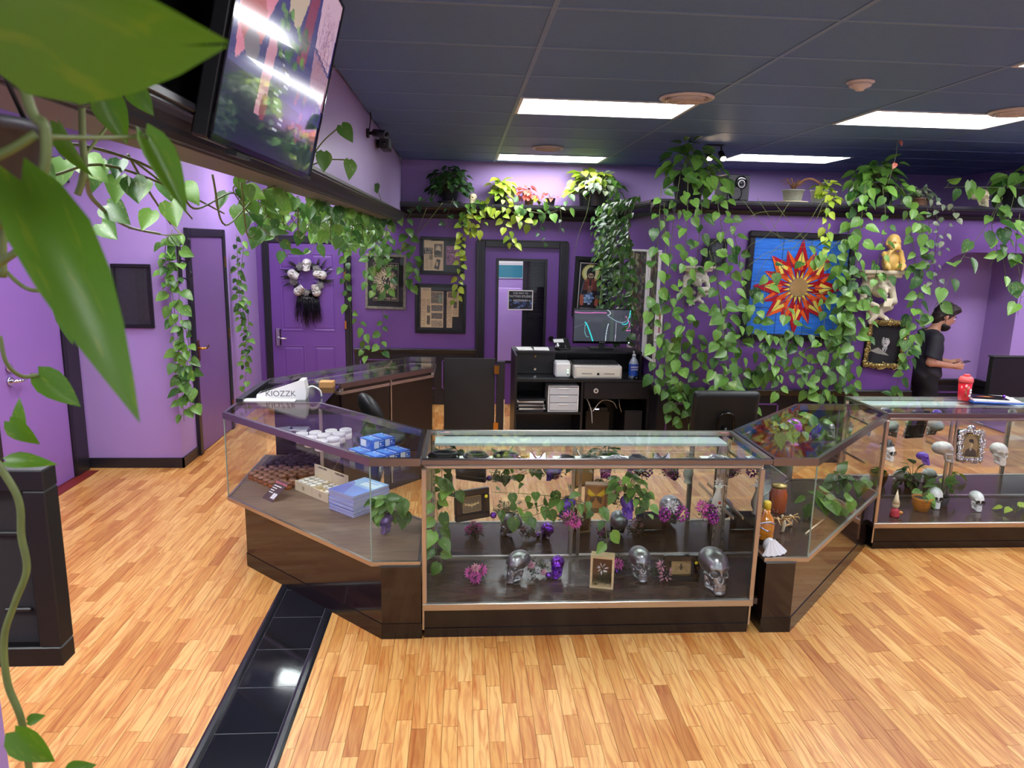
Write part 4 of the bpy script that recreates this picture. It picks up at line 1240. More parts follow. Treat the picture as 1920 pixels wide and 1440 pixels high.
t = thing('wall_panel', 'white and teal panel on the far wall behind the glass door', 'panel', (0.62, 12.09, 1.45))
MB().box(-.4, .4, -.02, 0, 0, .62).build('board', M['white'], t); cv.obj('print', .78, .6, M['print'], t, loc=(0, -.021, .01))

# ---- stained glass sunburst
TLc = aY(1405, 434, YR); TRc = aY(1607, 440, YR); BLc = aY(1393, 637, YR)
w = (TRc - TLc).length; h = (TLc - BLc).length
sg = thing('stained_glass_panel', 'framed stained glass sunburst in red, orange and yellow on blue', 'stained glass', ((TLc.x + TRc.x) / 2 - 0.02, YR - 0.002, BLc.z + 0.0), rot=(0, math.radians(1.0), 0))
fw = 0.055
for a in ((-w / 2, w / 2, 0, fw), (-w / 2, w / 2, h - fw, h), (-w / 2, -w / 2 + fw, fw, h - fw), (w / 2 - fw, w / 2, fw, h - fw)):
    MB().box(a[0], a[1], -0.04, 0, a[2], a[3], 0.008).build('frame_rail', M['frame_black'], sg)
MB().box(-w / 2 + fw, w / 2 - fw, -0.012, -0.004, fw, h - fw).build('lead_backing', pmat('lead_came', (22, 22, 24), rough=0.5), sg)
gl = {k: pmat('art_glass_' + k, c, rough=0.18, noise=nn, nscale=sc, stretch=st) for k, c, nn, sc, st in (
    ('red', (168, 24, 36), .25, 9, (1, 1, 1)), ('orange', (226, 92, 30), .2, 9, (1, 1, 1)), ('yellow', (226, 206, 92), .15, 9, (1, 1, 1)), ('blue', (50, 112, 206), .5, 9, (.5, 1, 5)), ('gold', (176, 140, 90), .3, 12, (1, 1, 1)))}
sc_ = (w / 2 - fw) / 1.06; cz = h * 0.50
def pane(poly, key, y=-0.013, th=0.004, cx=0, scale=None, shrink=0.006):
    s_ = scale or sc_
    n = len(poly)
    ctr = (sum(p[0] for p in poly) / n, sum(p[1] for p in poly) / n)
    try: q = inset([(p[0] * s_, p[1] * s_) for p in poly], shrink * 0.45)
    except Exception: q = [(p[0] * s_, p[1] * s_) for p in poly]
    ar = sum(q[i][0] * q[(i + 1) % n][1] - q[(i + 1) % n][0] * q[i][1] for i in range(n))
    if ar < 0: q = q[::-1]
    mb = MB()
    vs = [(p[0], y, cz + p[1]) for p in q] + [(p[0], y - th, cz + p[1]) for p in q]
    mb.add(vs, [tuple(range(n)), tuple(range(n, 2 * n))[::-1]] + [(i, n + i, n + (i + 1) % n, (i + 1) % n) for i in range(n)])
    mb.build('glass_pane', gl[key], sg)
pol = lambda r, d: (r * math.sin(math.radians(d)), r * math.cos(math.radians(d)))
hy = (h / 2 - fw) / sc_
# blue ground panes
XS_ = (-1.05, -0.42, 0.2, 0.62, 1.05); ZS_ = (-hy, -hy * 0.45, 0.1, hy * 0.55, hy)
for i in range(4):
    for j in range(4): pane([(XS_[i], ZS_[j]), (XS_[i + 1], ZS_[j]), (XS_[i + 1], ZS_[j + 1]), (XS_[i], ZS_[j + 1])], 'blue', y=-0.0125, th=0.002)
# underlying ring, then rays in steps
for k in range(16):
    d = 22.5 * k
    pane([pol(.19, d), pol(.62, d + 2), pol(.62, d + 20.5), pol(.19, d + 22.5)], ('red', 'orange')[(k // 2 + k) % 2], y=-0.0146, th=.002)
for k in range(8):
    d2 = 45 * k + 22.5
    for s_ in (-1, 1):
        pane([pol(.88, d2), pol(.46, d2), pol(.56, d2 + 12 * s_)], ('orange', 'red')[(k + (s_ > 0)) % 2], y=-0.0168, th=.002)
        pane([pol(.64, d2), pol(.44, d2), pol(.47, d2 + 7 * s_)], 'red' if k % 2 else 'orange', y=-0.019, th=.002)
for k in range(8):
    d = 45 * k; R = 1.06 if k % 2 == 0 else 0.96
    for s_ in (-1, 1):
        pane([pol(R, d), pol(.46, d), pol(.60, d + 15.5 * s_)], 'red' if k % 2 == 0 else ('orange', 'red')[s_ > 0], y=-0.0212, th=.002)
        pane([pol(.80, d), pol(.42, d), pol(.50, d + 13 * s_)], 'yellow', y=-0.0234, th=.002)
        pane([pol(.60, d), pol(.34, d), pol(.40, d + 10 * s_)], ('orange', 'red')[k % 2], y=-0.0256, th=.002)
for k in range(16):
    d = 22.5 * k + 11.25
    pane([pol(.38, d), pol(.2, d - 10.5), pol(.2, d + 10.5)], 'yellow', y=-0.0278, th=.002)
pane([pol(.205, 15 * k) for k in range(24)], 'gold', y=-0.03, th=.003)

# ---- corbels
def f_corbel(P):
    x = P[..., 0]
    d = sd_box(P, (0, -.10, .46), (.30, .16, .025), .01)
    d = su(d, sd_box(P, (0, -.09, .41), (.26, .14, .025), .015), .015)
    d = su(d, sd_box(P, (0, -.07, .30), (.19, .11, .12), .05), .03)
    d = su(d, sd_ell(P, (.0, -.15, .24), (.115, .11, .13)), .03)                 # head
    d = su(d, sd_cap(P, (-.07, -.25, .27), (.07, -.25, .25), .028), .02)        # brow
    d = su(d, sd_ell(P, (.015, -.27, .205), (.03, .035, .045)), .015)           # nose
    d = su(d, sd_ell(P, (.01, -.24, .145), (.06, .04, .035)), .02)
    for s in (-1, 1):
        d = su(d, sd_cap(P, (s * .10, -.16, .32), (s * .18, -.11, .37), .035, .012), .02)  # ears
        d = su(d, sd_cap(P, (s * .19, -.09, .27), (s * .22, -.15, .06), .05, .045), .03)   # upper arm
    d = su(d, sd_cap(P, (.21, -.16, .06), (.08, -.24, .06), .045, .04), .02)
    for k in range(4): d = su(d, sd_cap(P, (.14 - .03 * k, -.255, .10), (.10 - .03 * k, -.27, .00), .016), .006)
    d = su(d, sd_cap(P, (-.22, -.15, .07), (-.06, -.22, .0), .042, .036), .02)
    d = su(d, sd_ell(P, (-.20, -.12, -.0), (.11, .09, .075)), .02)             # thigh
    d = su(d, sd_ell(P, (.14, -.10, -.02), (.11, .08, .06)), .02)
    d = su(d, sd_cap(P, (-.12, -.12, -.04), (-.03, -.14, -.15), .05, .035), .02)
    d = su(d, sd_cap(P, (.1, -.12, -.05), (.02, -.14, -.12), .05, .035), .02)
    for a, b in (((-.03, -.15, -.15), (-.11, -.18, -.22)), ((.03, -.15, -.12), (.12, -.18, -.17))):
        d = su(d, sd_cap(P, a, b, .035, .03), .02)
        for k in range(3): d = su(d, sd_cap(P, b, (b[0] + (.02 * k - .02), b[1] - .03, b[2] - .015), .016), .006)
    d = np.maximum(d, P[..., 1] - 0.0)
    return d
COR = sdf_mesh('corbel', f_corbel, (-.34, -.32, -.28), (.34, .02, .52), 60)
def corbel(label, mat, tl, tr):
    a, b = aY(*tl, YR - 0.25), aY(*tr, YR - 0.25)
    s_ = (b - a).length / .6
    me = COR.copy(); me.materials.append(mat)
    o = link('wall_corbel', me, None, None, loc=((a.x + b.x) / 2, YR + .002, a.z - .485 * s_), scale=s_)
    return tag(o, label, 'corbel', 'crouching figure corbels'), s_, a.z
cl, s1, z1 = corbel('grey crouching figure corbel half hidden by vines, left of the sunburst', M['stone_grey'], (1290, 499), (1352, 499))
cr_, s2, z2 = corbel('pale crouching figure corbel carrying the ape statue', M['stone'], (1632, 507), (1713, 507))
def f_ape(P):
    x = np.abs(P[..., 0]); Q = np.stack([x, P[..., 1], P[..., 2]], -1)
    d = sd_ell(Q, (0, 0, .80), (.20, .21, .22))
    d = su(d, sd_cap(Q, (0, -.19, .80), (.13, -.14, .80), .035), .03)
    d = su(d, sd_ell(Q, (0, -.15, .66), (.16, .14, .12)), .05)
    d = su(d, sd_ell(Q, (0, -.22, .745), (.055, .05, .04)), .02)
    d = su(d, sd_ell(Q, (.21, 0, .76), (.035, .04, .07)), .02)
    d = ss(d, sd_ell(Q, (.07, -.2, .765), (.035, .04, .02)), .01)
    d = ss(d, sd_box(Q, (0, -.29, .625), (.09, .05, .006)), .01)
    d = su(d, sd_ell(Q, (0, .04, .26), (.26, .2, .32)), .06)
    d = su(d, sd_cap(Q, (.24, 0, .45), (.27, -.18, .25), .085, .07), .04)
    d = su(d, sd_cap(Q, (.27, -.18, .25), (.17, -.20, .52), .07, .06), .03)
    for k in range(4): d = su(d, sd_cap(Q, (.16 - .02 * k, -.235, .50 + .02 * k), (.11 - .012 * k, -.27, .58 + .012 * k), .022), .008)
    d = su(d, sd_cap(Q, (.14, -.02, .08), (.26, -.26, .12), .1, .08), .04)
    d = su(d, sd_cap(Q, (.26, -.26, .12), (.2, -.30, .04), .07, .05), .03)
    return np.maximum(d, -P[..., 2])
a, b = aY(1668, 437, YR - .14), aY(1668, 507, YR - .14)
me = sdf_mesh('ape_statue', f_ape, (-.4, -.4, -.02), (.4, .3, 1.04), 60, pmat('ochre_resin', (206, 168, 92), rough=0.4, noise=0.35, nscale=6))
o = link('ape_statue', me, None, None, loc=((aY(1672, 505, YR - .14)).x - .01, YR - .13, z2 + .001), scale=(a.z - b.z) / 1.02 * 0.98)
tag(o, 'ochre ape statue with hands under its chin on the pale corbel', 'statue')
o.scale = [v * k for v, k in zip(o.scale, (.92, .92, 1))]
# dark framed picture standing on the left corbel
p = aY(1345, 499, YR - .1)
picture('picture_frame', 'small black picture frame standing on the grey corbel', 'picture', (p.x, YR - .06, z1 + .002), .17, .24, .03, M['frame_black'], .025, None, matm=pmat('smoky_print', (44, 44, 52), rough=.3))
o = thing('figurine', 'small dark robed figurine on the grey corbel', 'figurine', (p.x - .13, YR - .13, z1 + .001))
MB().lathe([(.03, 0), (.034, .01), (.022, .06), (.03, .10), (.012, .125)], 12).build('robe', M['black_matte'], o); MB().sphere((0, 0, .145), .024).build('head', M['black'], o)

# ---- ornate portrait
def ornate_frame(t, w, h, fw, mat_gold, mat_dark, seed=1, lump=0.5):
    q = random.Random(seed)
    for a in ((-w / 2, w / 2, 0, fw), (-w / 2, w / 2, h - fw, h), (-w / 2, -w / 2 + fw, fw, h - fw), (w / 2 - fw, w / 2, fw, h - fw)):
        MB().box(a[0], a[1], -.022, 0, a[2], a[3], .006).build('frame_rail', mat_dark, t)
    mb = MB(); nx = int(w / fw * 1.6); nz = int(h / fw * 1.6)
    ps = [(-w / 2 + fw / 2 + (w - fw) * k / nx, z) for k in range(nx + 1) for z in (fw / 2, h - fw / 2)] + [(x, fw / 2 + (h - fw) * k / nz) for k in range(1, nz) for x in (-w / 2 + fw / 2, w / 2 - fw / 2)]
    for (x, z) in ps:
        r = fw * q.uniform(.32, .52)
        c0 = (x + q.uniform(-.1, .1) * fw, -.024, z + q.uniform(-.1, .1) * fw)
        mb.sphere(c0, (r, r * .6, r), 7, 5)
        a0 = q.uniform(0, 6.28)
        mb.tube([(c0[0] + math.cos(a0 + s_ * 1.1) * r * (1.1 + .12 * s_), -.03, c0[2] + math.sin(a0 + s_ * 1.1) * r * (1.1 + .12 * s_)) for s_ in range(5)], r * .22, 5)
    o = mb.build('scrollwork', mat_gold, t); o['kind'] = 'stuff'
def portrait(seed, bg=(24, 23, 24), tone=(206, 204, 200), suit=(40, 40, 42), shift=0.0):
    cv = Canvas(80, 100, bg)
    cv.ell(.5, .5, .48, .5, tuple(min(255, int(v * 1.6)) for v in bg), .6)
    cv.poly([(.12, 0), (.18, .30), (.42, .40), (.62, .40), (.86, .28), (.9, 0)], suit)
    cv.poly([(.44, .40), (.5, .2), (.6, .40)], (220, 218, 214)); cv.poly([(.50, .37), (.48, .24), (.52, .2), (.55, .36)], (30, 30, 32))
    cv.rect(.46, .60, .36, .48, tuple(int(v * .8) for v in tone))
    cv.ell(.53, .60, .125, .17, tone); cv.ell(.45 , .58, .07, .13, tuple(int(v * .75) for v in tone), .7)
    cv.ell(.53, .74, .15, .085, (28, 26, 26)); cv.ell(.64, .68, .05, .09, (30, 28, 28)); cv.ell(.60, .60, .02, .05, tone)
    for u in (.48, .57): cv.ell(u, .625, .024, .012, (36, 34, 34)); cv.rect(u - .03, u + .03, .648, .660, (44, 40, 40))
    cv.line([(.525, .62), (.515, .56), (.535, .555)], .006, tuple(int(v * .6) for v in tone)); cv.rect(.49, .56, .505, .515, (90, 70, 70))
    return cv
a, b = aY(1615, 607, YR), aY(1690, 690, YR)
w, h = .40, .46
po = thing('ornate_portrait', 'black and gold ornate frame around a black and white portrait photograph', 'picture', ((aY(1650, 690, YR)).x, YR - .003, b.z), rot=(0, math.radians(3), 0))
ornate_frame(po, w, h, .05, M['gold'], M['frame_black'])
cv = portrait(1); cv.poly([(.05, .30), (.3, .40), (.55, .28), (.7, .2), (.3, .24)], (150, 146, 138))
cv.obj('print', w - .1, h - .1, M['print'], po, loc=(0, -.008, .05))
MB().box(-w / 2 + .045, w / 2 - .045, -.006, -.002, .045, h - .045).build('mat_board', M['mat_black'], po)

# ---- tall frames on the return wall (facing the till)
RX = (0, 0, math.pi / 2 * -1)
for k, (y0, y1, lb) in enumerate(((7.72, 7.05, 'tall white edged frame under the vines, farther from the front'), (6.98, 6.62, 'tall white edged frame under the vines, next to the wall corner'))):
    cv = Canvas(60, 160, (70, 66, 60)); rs = np.random.RandomState(8 + k)
    for q in range(260):
        u, v = rs.rand(), rs.rand()
        cv.line([(u, v), (u + rs.uniform(-.1, .1), v + rs.uniform(-.06, .06))], .010, ((150, 130, 100), (48, 44, 44), (120, 40, 40), (176, 168, 150), (70, 84, 110))[q % 5])
    picture('tall_frame', lb, 'picture', (XS - .002, (y0 + y1) / 2, .93), y0 - y1, 1.06, .022, M['white'], .03, cv, rotz=-math.pi / 2)
cv = Canvas(40, 60, (196, 120, 66)); cv.noise(.5, 3); cv.rect(.2, .8, .2, .8, (170, 96, 52)); cv.ell(.5, .5, .2, .2, (210, 150, 90))
picture('small_frame', 'small white framed orange picture on the return wall corner', 'picture', (XS - .002, 6.53, 1.20), .15, .25, .02, M['white'], .02, cv, .09, .18, matm=M['paper'], rotz=-math.pi / 2)

# ---- left side doors
t = thing('door_3', 'plain lavender door in a black frame at the far left', 'door', (-3.28, 5.6, 0), kind='structure')
pbox('door_leaf', M['door_lav'], -3.285, -3.255, 5.12, 6.05, .012, 1.965, t)
for a in ((6.05, 6.245, 0, 2.075), (4.93, 5.12, 0, 2.075), (5.12, 6.05, 1.965, 2.075)):
    pbox('door_casing', M['black_trim'], -3.282, -3.24, a[0], a[1], a[2], a[3], t, bev=.006)
pbox('door_stop', M['black'], -3.2545, -3.24, 6.01, 6.0495, .012, 1.96, t)
MB().box(-3.255, -3.225, 5.72, 5.92, 1.87, 1.92, .006).build('closer_body', M['black'], t, world=True)
MB().tube([(-3.22, 5.82, 1.925), (-3.14, 5.95, 1.955), (-3.2, 6.08, 1.985)], .008, 6).build('closer_arm', M['chrome'], t, world=True)
MB().cyl((-3.255, 5.30, .97), (-3.24, 5.30, .97), .034, 16).cyl((-3.24, 5.30, .97), (-3.2, 5.30, .97), .012).tube([(-3.2, 5.30, .97), (-3.195, 5.36, .965), (-3.2, 5.43, .975)], .011).build('door_lever', M['chrome'], t, world=True)
MB().cyl((-3.255, 5.30, 1.07), (-3.235, 5.30, 1.07), .03, 16).build('deadbolt', M['chrome'], t, world=True)
struct('threshold', MB().box(-3.285, -3.15, 5.12, 6.2, 0.0003, .006), pmat('red_brown_threshold', (120, 36, 26), rough=.5))
bpy.data.objects['threshold'].name = 'trim_8'
t = thing('trim_9', 'black boxed header above the far left door', 'trim', (-3.28, 5.5, 2.43), kind='structure')
pbox('header_board', M['black_trim'], -3.28, -3.20, 4.4, 6.27, 2.43, 2.58, t); pbox('header_cap', M['black_trim'], -3.28, -3.17, 4.4, 6.285, 2.5805, 2.61, t)
t = thing('door_4', 'muted purple door with brass hinges on the inner left wall', 'door', (-2.47, 7.15, 0), kind='structure')
pbox('door_leaf', M['door_dim'], -2.475, -2.452, 6.735, 7.62, .012, 2.02, t)
for a in ((6.66, 6.733, 0, 2.1), (7.622, 7.695, 0, 2.1), (6.733, 7.622, 2.022, 2.1)):
    pbox('door_casing', M['black_trim'], -2.472, -2.435, a[0], a[1], a[2], a[3], t, bev=.006)
for z in (1.72, .98, .22): pbox('hinge', M['brass'], -2.4345, -2.428, 7.63, 7.665, z, z + .11, t)
MB().box(-2.4515, -2.443, 6.765, 6.815, .88, 1.08, .004).build('lock_plate', M['brass'], t, world=True)
MB().cyl((-2.443, 6.79, 1.0), (-2.40, 6.79, 1.0), .011).tube([(-2.40, 6.79, 1.0), (-2.395, 6.85, .995), (-2.40, 6.92, 1.01)], .010).build('door_lever', M['brass'], t, world=True)
struct('trim_10', MB().box(-2.471, -2.43, 6.29, 6.36, 0.09, 2.2), M['black_trim']) if False else None
picture('wall_picture', 'black framed picture on the lavender wall, half behind the big leaf', 'picture', (-2.78, 6.298, 1.247), .32, .54, .03, M['frame_black'], .03, Canvas(30, 50, (40, 40, 44)).noise(.3, 2))
t = thing('iron_hook', 'black wrought iron wall hook behind the hanging vine', 'hook', (-2.45, 6.50, 1.62))
MB().box(-.018, 0, -.03, .03, 0, .42, .004).build('back_plate', M['black'], t)
for z in (.05, .2, .34): MB().tube([(0, 0, z), (.06, 0, z - .02), (.09, 0, z + .03), (.07, 0, z + .06)], .007, 6).build('hook_arm', M['black'], t)

# ---- screens above the left ledge
cv = Canvas(150, 84, (28, 32, 66))
cv.rect(0, 1, 0, .28, (20, 24, 54)); cv.rect(.0, 1, .28, 1, (62, 56, 112))
cv.poly([(.06, .30), (.02, .58), (.05, 1), (.30, 1), (.30, .66), (.20, .46)], (206, 124, 146)); cv.ell(.14, .5, .10, .12, (170, 88, 90)); cv.ell(.16, .40, .06, .06, (120, 110, 120))
cv.poly([(.36, 1), (.40, .66), (.52, .62), (.58, .80), (.56, 1)], (186, 164, 146)); cv.poly([(.56, .5), (.6, .9), (.7, .95), (.66, .5)], (130, 56, 84))
cv.poly([(.72, 1), (.74, .66), (.98, .60), (1, 1)], (196, 160, 180)); cv.poly([(.74, .64), (.76, .46), (1, .38), (1, .58)], (160, 120, 140)); 
rs = np.random.RandomState(2)
for k in range(60): cv.line([(.74 + .25 * rs.rand(), .45 + .45 * rs.rand()), (.75 + .24 * rs.rand(), .5 + .45 * rs.rand())], .003, ((150, 96, 110), (120, 90, 130))[k % 2], .5)
cv.poly([(.26, .16), (.28, .5), (.36, .5), (.34, .16)], (188, 130, 150)); cv.ell(.33, .2, .03, .06, (120, 40, 60))
for k in range(12): cv.ell(.44 + .05 * math.sin(k), .15 + .03 * k, .04, .012, (40, 36, 70)); cv.ell(.47 + .05 * math.sin(k), .14 + .03 * k, .025, .006, (170, 170, 190))
for k in range(40): cv.ell(.34 + .3 * rs.rand(), .45 + .22 * rs.rand(), .02, .02, ((60, 110, 56), (36, 70, 50), (104, 150, 70))[k % 3], .7)
for k in range(40): cv.ell(.62 + .36 * rs.rand(), .12 + .26 * rs.rand(), .02, .02, ((50, 70, 80), (80, 120, 70), (40, 44, 80), (150, 70, 80))[k % 4], .7)
ang = math.atan2(0.155, 0.65)
TVX, TVZ, TY0, TY1 = -0.62, 2.255, 1.87, 3.03
tv = thing('television', 'lit flat television tilted down from the left bulkhead', 'television', (TVX, (TY0 + TY1) / 2, TVZ), rot=Matrix.Rotation(math.pi / 2, 3, 'Z').to_euler())
# local: screen faces -y -> world +x ; tilt forward at the top
tw, th = TY1 - TY0, .67
tilt = Matrix.Rotation(ang, 4, 'X')
def tl(mb, nm, m): return mb.xf(tilt).build(nm, m, tv)
tl(MB().box(-tw / 2, tw / 2, .002, .045, 0, th, .006), 'housing', M['black'])
for a in ((-tw / 2, tw / 2, 0, .018), (-tw / 2, tw / 2, th - .012, th), (-tw / 2, -tw / 2 + .012, .018, th - .012), (tw / 2 - .012, tw / 2, .018, th - .012)):
    tl(MB().box(a[0], a[1], -.006, .0018, a[2], a[3], .002), 'bezel', M['black_gloss'])
o = cv.obj('screen', tw - .024, th - .03, M['screen'], tv); o.matrix_basis = tilt @ Matrix.Translation((0, -.0005, .018))
tl(MB().box(-.35, -.22, .0, .03, -.015, -.0005), 'sensor_bar', M['black'])
tl(MB().box(-.18, .18, .046, .09, .2, .45), 'mount_plate', M['black'])
tv2 = thing('television', 'dark switched off screen on the bulkhead next to the lit television', 'television', (-0.715, 1.45, 2.345), rotz=math.pi / 2)
MB().box(-.88, .88, -.03, .012, 0, .60, .006).build('housing', M['black'], tv2); MB().box(-.865, .865, -.0335, -.0305, .015, .585).build('screen', M['black_gloss'], tv2)

# ---- small fittings on the ceiling
def round_vent(label, x, y, r):
    t = thing('air_vent', label, 'air vent', (x, y, CEIL), group='round ceiling air vents')
    MB().lathe([(r, 0.002), (r, -.008), (r * .92, -.016), (r * .80, -.012), (r * .78, .002)], 32).build('rim', M['cream_plastic'], t)
    MB().lathe([(r * .78, .003), (.001, .003)], 24).build('duct', M['black_matte'], t)
    for q in (.66, .52, .38, .24): MB().lathe([(r * q, 0.001), (r * (q + .07), -.022), (r * (q + .085), -.020), (r * (q + .02), 0.0)], 28, cap=False).build('cone_ring', M['cream_plastic'], t)
    for k in range(4):
        a = k * math.pi / 4
        MB().cyl((r * .78 * math.cos(a), r * .78 * math.sin(a), -.018), (-r * .78 * math.cos(a), -r * .78 * math.sin(a), -.018), .003, 6).build('spoke', M['cream_plastic'], t)
round_vent('large round ceiling vent overlapping the nearer left light', 1.44, 4.80, .175)
round_vent('small round ceiling vent above the plant ledge', .845, 7.43, .16)
round_vent('round ceiling vent cut by the right edge of the photo', 3.74, 4.86, .17)
t = thing('smoke_detector', 'white round smoke detector on the black ceiling', 'smoke detector', (2.265, 4.2, CEIL))
MB().lathe([(.075, .003), (.075, -.006), (.062, -.012)], 24).build('mounting_plate', M['cream_plastic'], t)
MB().lathe([(.062, -.0121), (.058, -.026), (.028, -.038), (.022, -.048), (.001, -.050)], 24).build('sensor_dome', M['cream_plastic'], t)
# track spot behind the plants, cameras near the bulkhead
t = thing('spot_light', 'small warm spot light glowing behind the tall plant', 'spot light', (2.36, 6.9, CEIL))
pbox('canopy', M['black'], 2.28, 2.44, 6.86, 6.94, CEIL - .012, CEIL - .001, t)
for k, dx in enumerate((-.06, .07)):
    MB().cyl((2.36 + dx, 6.9, CEIL - .012), (2.36 + dx, 6.88, CEIL - .05), .008).build('arm', M['black'], t, world=True)
    MB().cyl((2.36 + dx, 6.90, CEIL - .07), (2.36 + dx, 6.82, CEIL - .13), .03, 14).build('lamp_head', M['black'], t, world=True)
    MB().cyl((2.36 + dx, 6.8198, CEIL - .1302), (2.36 + dx, 6.8192, CEIL - .1307), .026, 14).build('bulb', emit_mat('warm_bulb', (255, 226, 190), 30), t, world=True)
for k, (px, py, lb) in enumerate(((700, 250, 'small black security camera with a cable, high on the bulkhead'), (718, 270, 'boxy black security camera nearest the back wall corner'))):
    p = aX(px, py, XBH + .05)
    t = thing('security_camera', lb, 'camera', (XBH, p.y, p.z), group='security cameras')
    MB().cyl((0.001, 0, 0), (.02, 0, 0), .035, 14).build('mount', M['black'], t)
    MB().cyl((.02, 0, 0), (.06, -.02, 0), .012).build('arm', M['black'], t)
    if k == 0: MB().cyl((.06, -.02, .0), (.16, -.10, -.02), .03, 14).build('housing', M['black'], t); MB().tube([(0.02, 0, .02), (.03, .03, .12), (.01, .05, .3)], .005).build('cable', M['black'], t)
    else: MB().box(.04, .12, -.2, .05, -.06, .04, .01).build('housing', M['black'], t)
    MB().sphere((.165 if k == 0 else .08, -.104 if k == 0 else -.203, -.02), .015).build('lens', M['black_gloss'], t)

# ---- near black frame at the left
t = thing('display_board', 'thick black frame with a dark insert, close by at the lower left', 'frame', (-1.265, 1.63, 1.015))
for a in ((-.33, .33, 0, .05), (-.33, .33, .435, .485), (-.33, -.28, .05, .435), (.28, .33, .05, .435)):
    MB().box(a[0], a[1], -.03, .025, a[2], a[3], .003).build('frame_rail', M['black'], t)
MB().box(-.28, .28, -.004, .02, .05, .435).build('insert', pmat('charcoal_felt', (40, 36, 38), rough=.9, noise=.2, nscale=80), t)
for z in (.13, .32): MB().box(.2, .262, -.014, -.0045, z, z + .012, .003).build('clip', M['black'], t)
# ================================================================== what stands in the cases
def put(name, label, cat, pos, rotz=0.0, group=None): return thing(name, label, cat, pos, rotz, group)
DZ = 0.1852; SZ = 0.5552; JZ = 0.8622
M['amber'] = pmat('amber_glass', (146, 80, 44), rough=.12, noise=.1, nscale=10)
M['lid_brown'] = pmat('copper_lid', (158, 112, 92), rough=.3, metal=.3)
M['lid_dark'] = pmat('dark_jar', (22, 16, 20), rough=.2)
M['lid_dark_top'] = pmat('dark_jar_lid', (56, 42, 48), rough=.3, metal=.2)
M['pink'] = pmat('pink_blossom', (206, 90, 170), rough=.5, noise=.3, nscale=40)
M['magenta'] = pmat('magenta_berry', (150, 44, 150), rough=.25, metal=.3)
M['pale_pink'] = pmat('pale_pink_blossom', (214, 150, 170), rough=.6)
M['white_petal'] = pmat('white_petal', (220, 216, 220), rough=.6)
M['sprig'] = pmat('dark_green_sprig', (44, 60, 36), rough=.6)
M['silver'] = pmat('silver_metal', (200, 200, 204), rough=.2, metal=1.0)
M['gunmetal'] = pmat('gunmetal_chain', (70, 74, 74), rough=.3, metal=.9)
M['black_leather'] = pmat('black_leather', (22, 24, 24), rough=.45)
M['blue_box'] = pmat('blue_carton', (40, 92, 196), rough=.35)
M['white_box'] = pmat('white_carton', (226, 230, 236), rough=.4)
M['purple_ball'] = pmat('purple_bauble', (116, 60, 170), rough=.08, metal=.8)
M['terracotta'] = pmat('glazed_ochre_pot', (186, 118, 40), rough=.25, noise=.4, nscale=18, stretch=(.3, .3, 3))
M['porcelain'] = pmat('white_porcelain', (226, 222, 210), rough=.2)
M['yellow_dot'] = pmat('yellow_sticker', (232, 220, 40), rough=.5)

def blossom(t, c, r, mat, n=40, seed=0, pet=.010, nm='blossom', shape=(1, 1, 1)):
    q = random.Random(seed); mb = MB()
    for k in range(n):
        z = 1 - 2 * (k + .5) / n; a = k * 2.399963
        s = math.sqrt(1 - z * z); d = Vector((s * math.cos(a) * shape[0], s * math.sin(a) * shape[1], z * shape[2]))
        p = Vector(c) + d * r * q.uniform(.8, 1.0)
        u = d.normalized().orthogonal().normalized(); v = d.normalized().cross(u)
        L = pet * q.uniform(.8, 1.3)
        mb.add([Vector(c) + d * r * .35, p + u * L * .55 - d * L * .3, p + d * L, p - u * L * .55 - d * L * .3, p + v * L * .5], [(0, 1, 2), (0, 2, 3), (1, 2, 4), (2, 3, 4)])
    o = mb.build(nm, mat, t, fixn=False); o['kind'] = 'stuff'; return o
def berries(t, c, r, mat, n=26, seed=0, br=.008):
    q = random.Random(seed); mb = MB()
    for k in range(n):
        z = 1 - 2 * (k + .5) / n; a = k * 2.4; s = math.sqrt(1 - z * z)
        mb.sphere((c[0] + s * math.cos(a) * r, c[1] + s * math.sin(a) * r, c[2] + z * r * 1.2), br * q.uniform(.8, 1.2), 6, 4)
    o = mb.build('berry_cluster', mat, t); o['kind'] = 'stuff'; return o
def sprigs(t, c, r, n=14, seed=0, mat=None):
    q = random.Random(seed); mb = MB()
    for k in range(n):
        a = q.uniform(0, 6.28); e = q.uniform(.1, 1.3); L = r * q.uniform(.7, 1.2)
        d = Vector((math.cos(a) * math.cos(e), math.sin(a) * math.cos(e), math.sin(e)))
        p0 = Vector(c); p1 = p0 + d * L
        mb.tube([p0, p0 + d * L * .5 + Vector((0, 0, .008)), p1], .0016, 4, .0007)
        u = d.orthogonal().normalized()
        for s in range(1, 6):
            b = p0 + d * L * s / 6; w = u * math.cos(s * 2.1) + d.cross(u) * math.sin(s * 2.1)
            mb.add([b, b + w * .018 + d * .012, b + w * .009 + d * .018], [(0, 1, 2)])
    o = mb.build('greenery', mat or M['sprig'], t, fixn=False); o['kind'] = 'stuff'; return o
def floral(label, pos, kinds, seed=0, group='artificial flower sprays'):
    t = put('flower_spray', label, 'flowers', pos, group=group)
    sprigs(t, (0, 0, .012), .085, 16, seed)
    for i, (k, c, r) in enumerate(kinds):
        if k == 'pink': blossom(t, c, r, M['pink'], 46, seed + i)
        elif k == 'pale': blossom(t, c, r, M['pale_pink'], 30, seed + i)
        elif k == 'white': blossom(t, c, r, M['white_petal'], 36, seed + i)
        elif k == 'berry': berries(t, c, r, M['magenta'], 30, seed + i)
        elif k == 'ball': MB().sphere(c, r, 14, 10).build('bauble', M['purple_ball'], t)
    return t

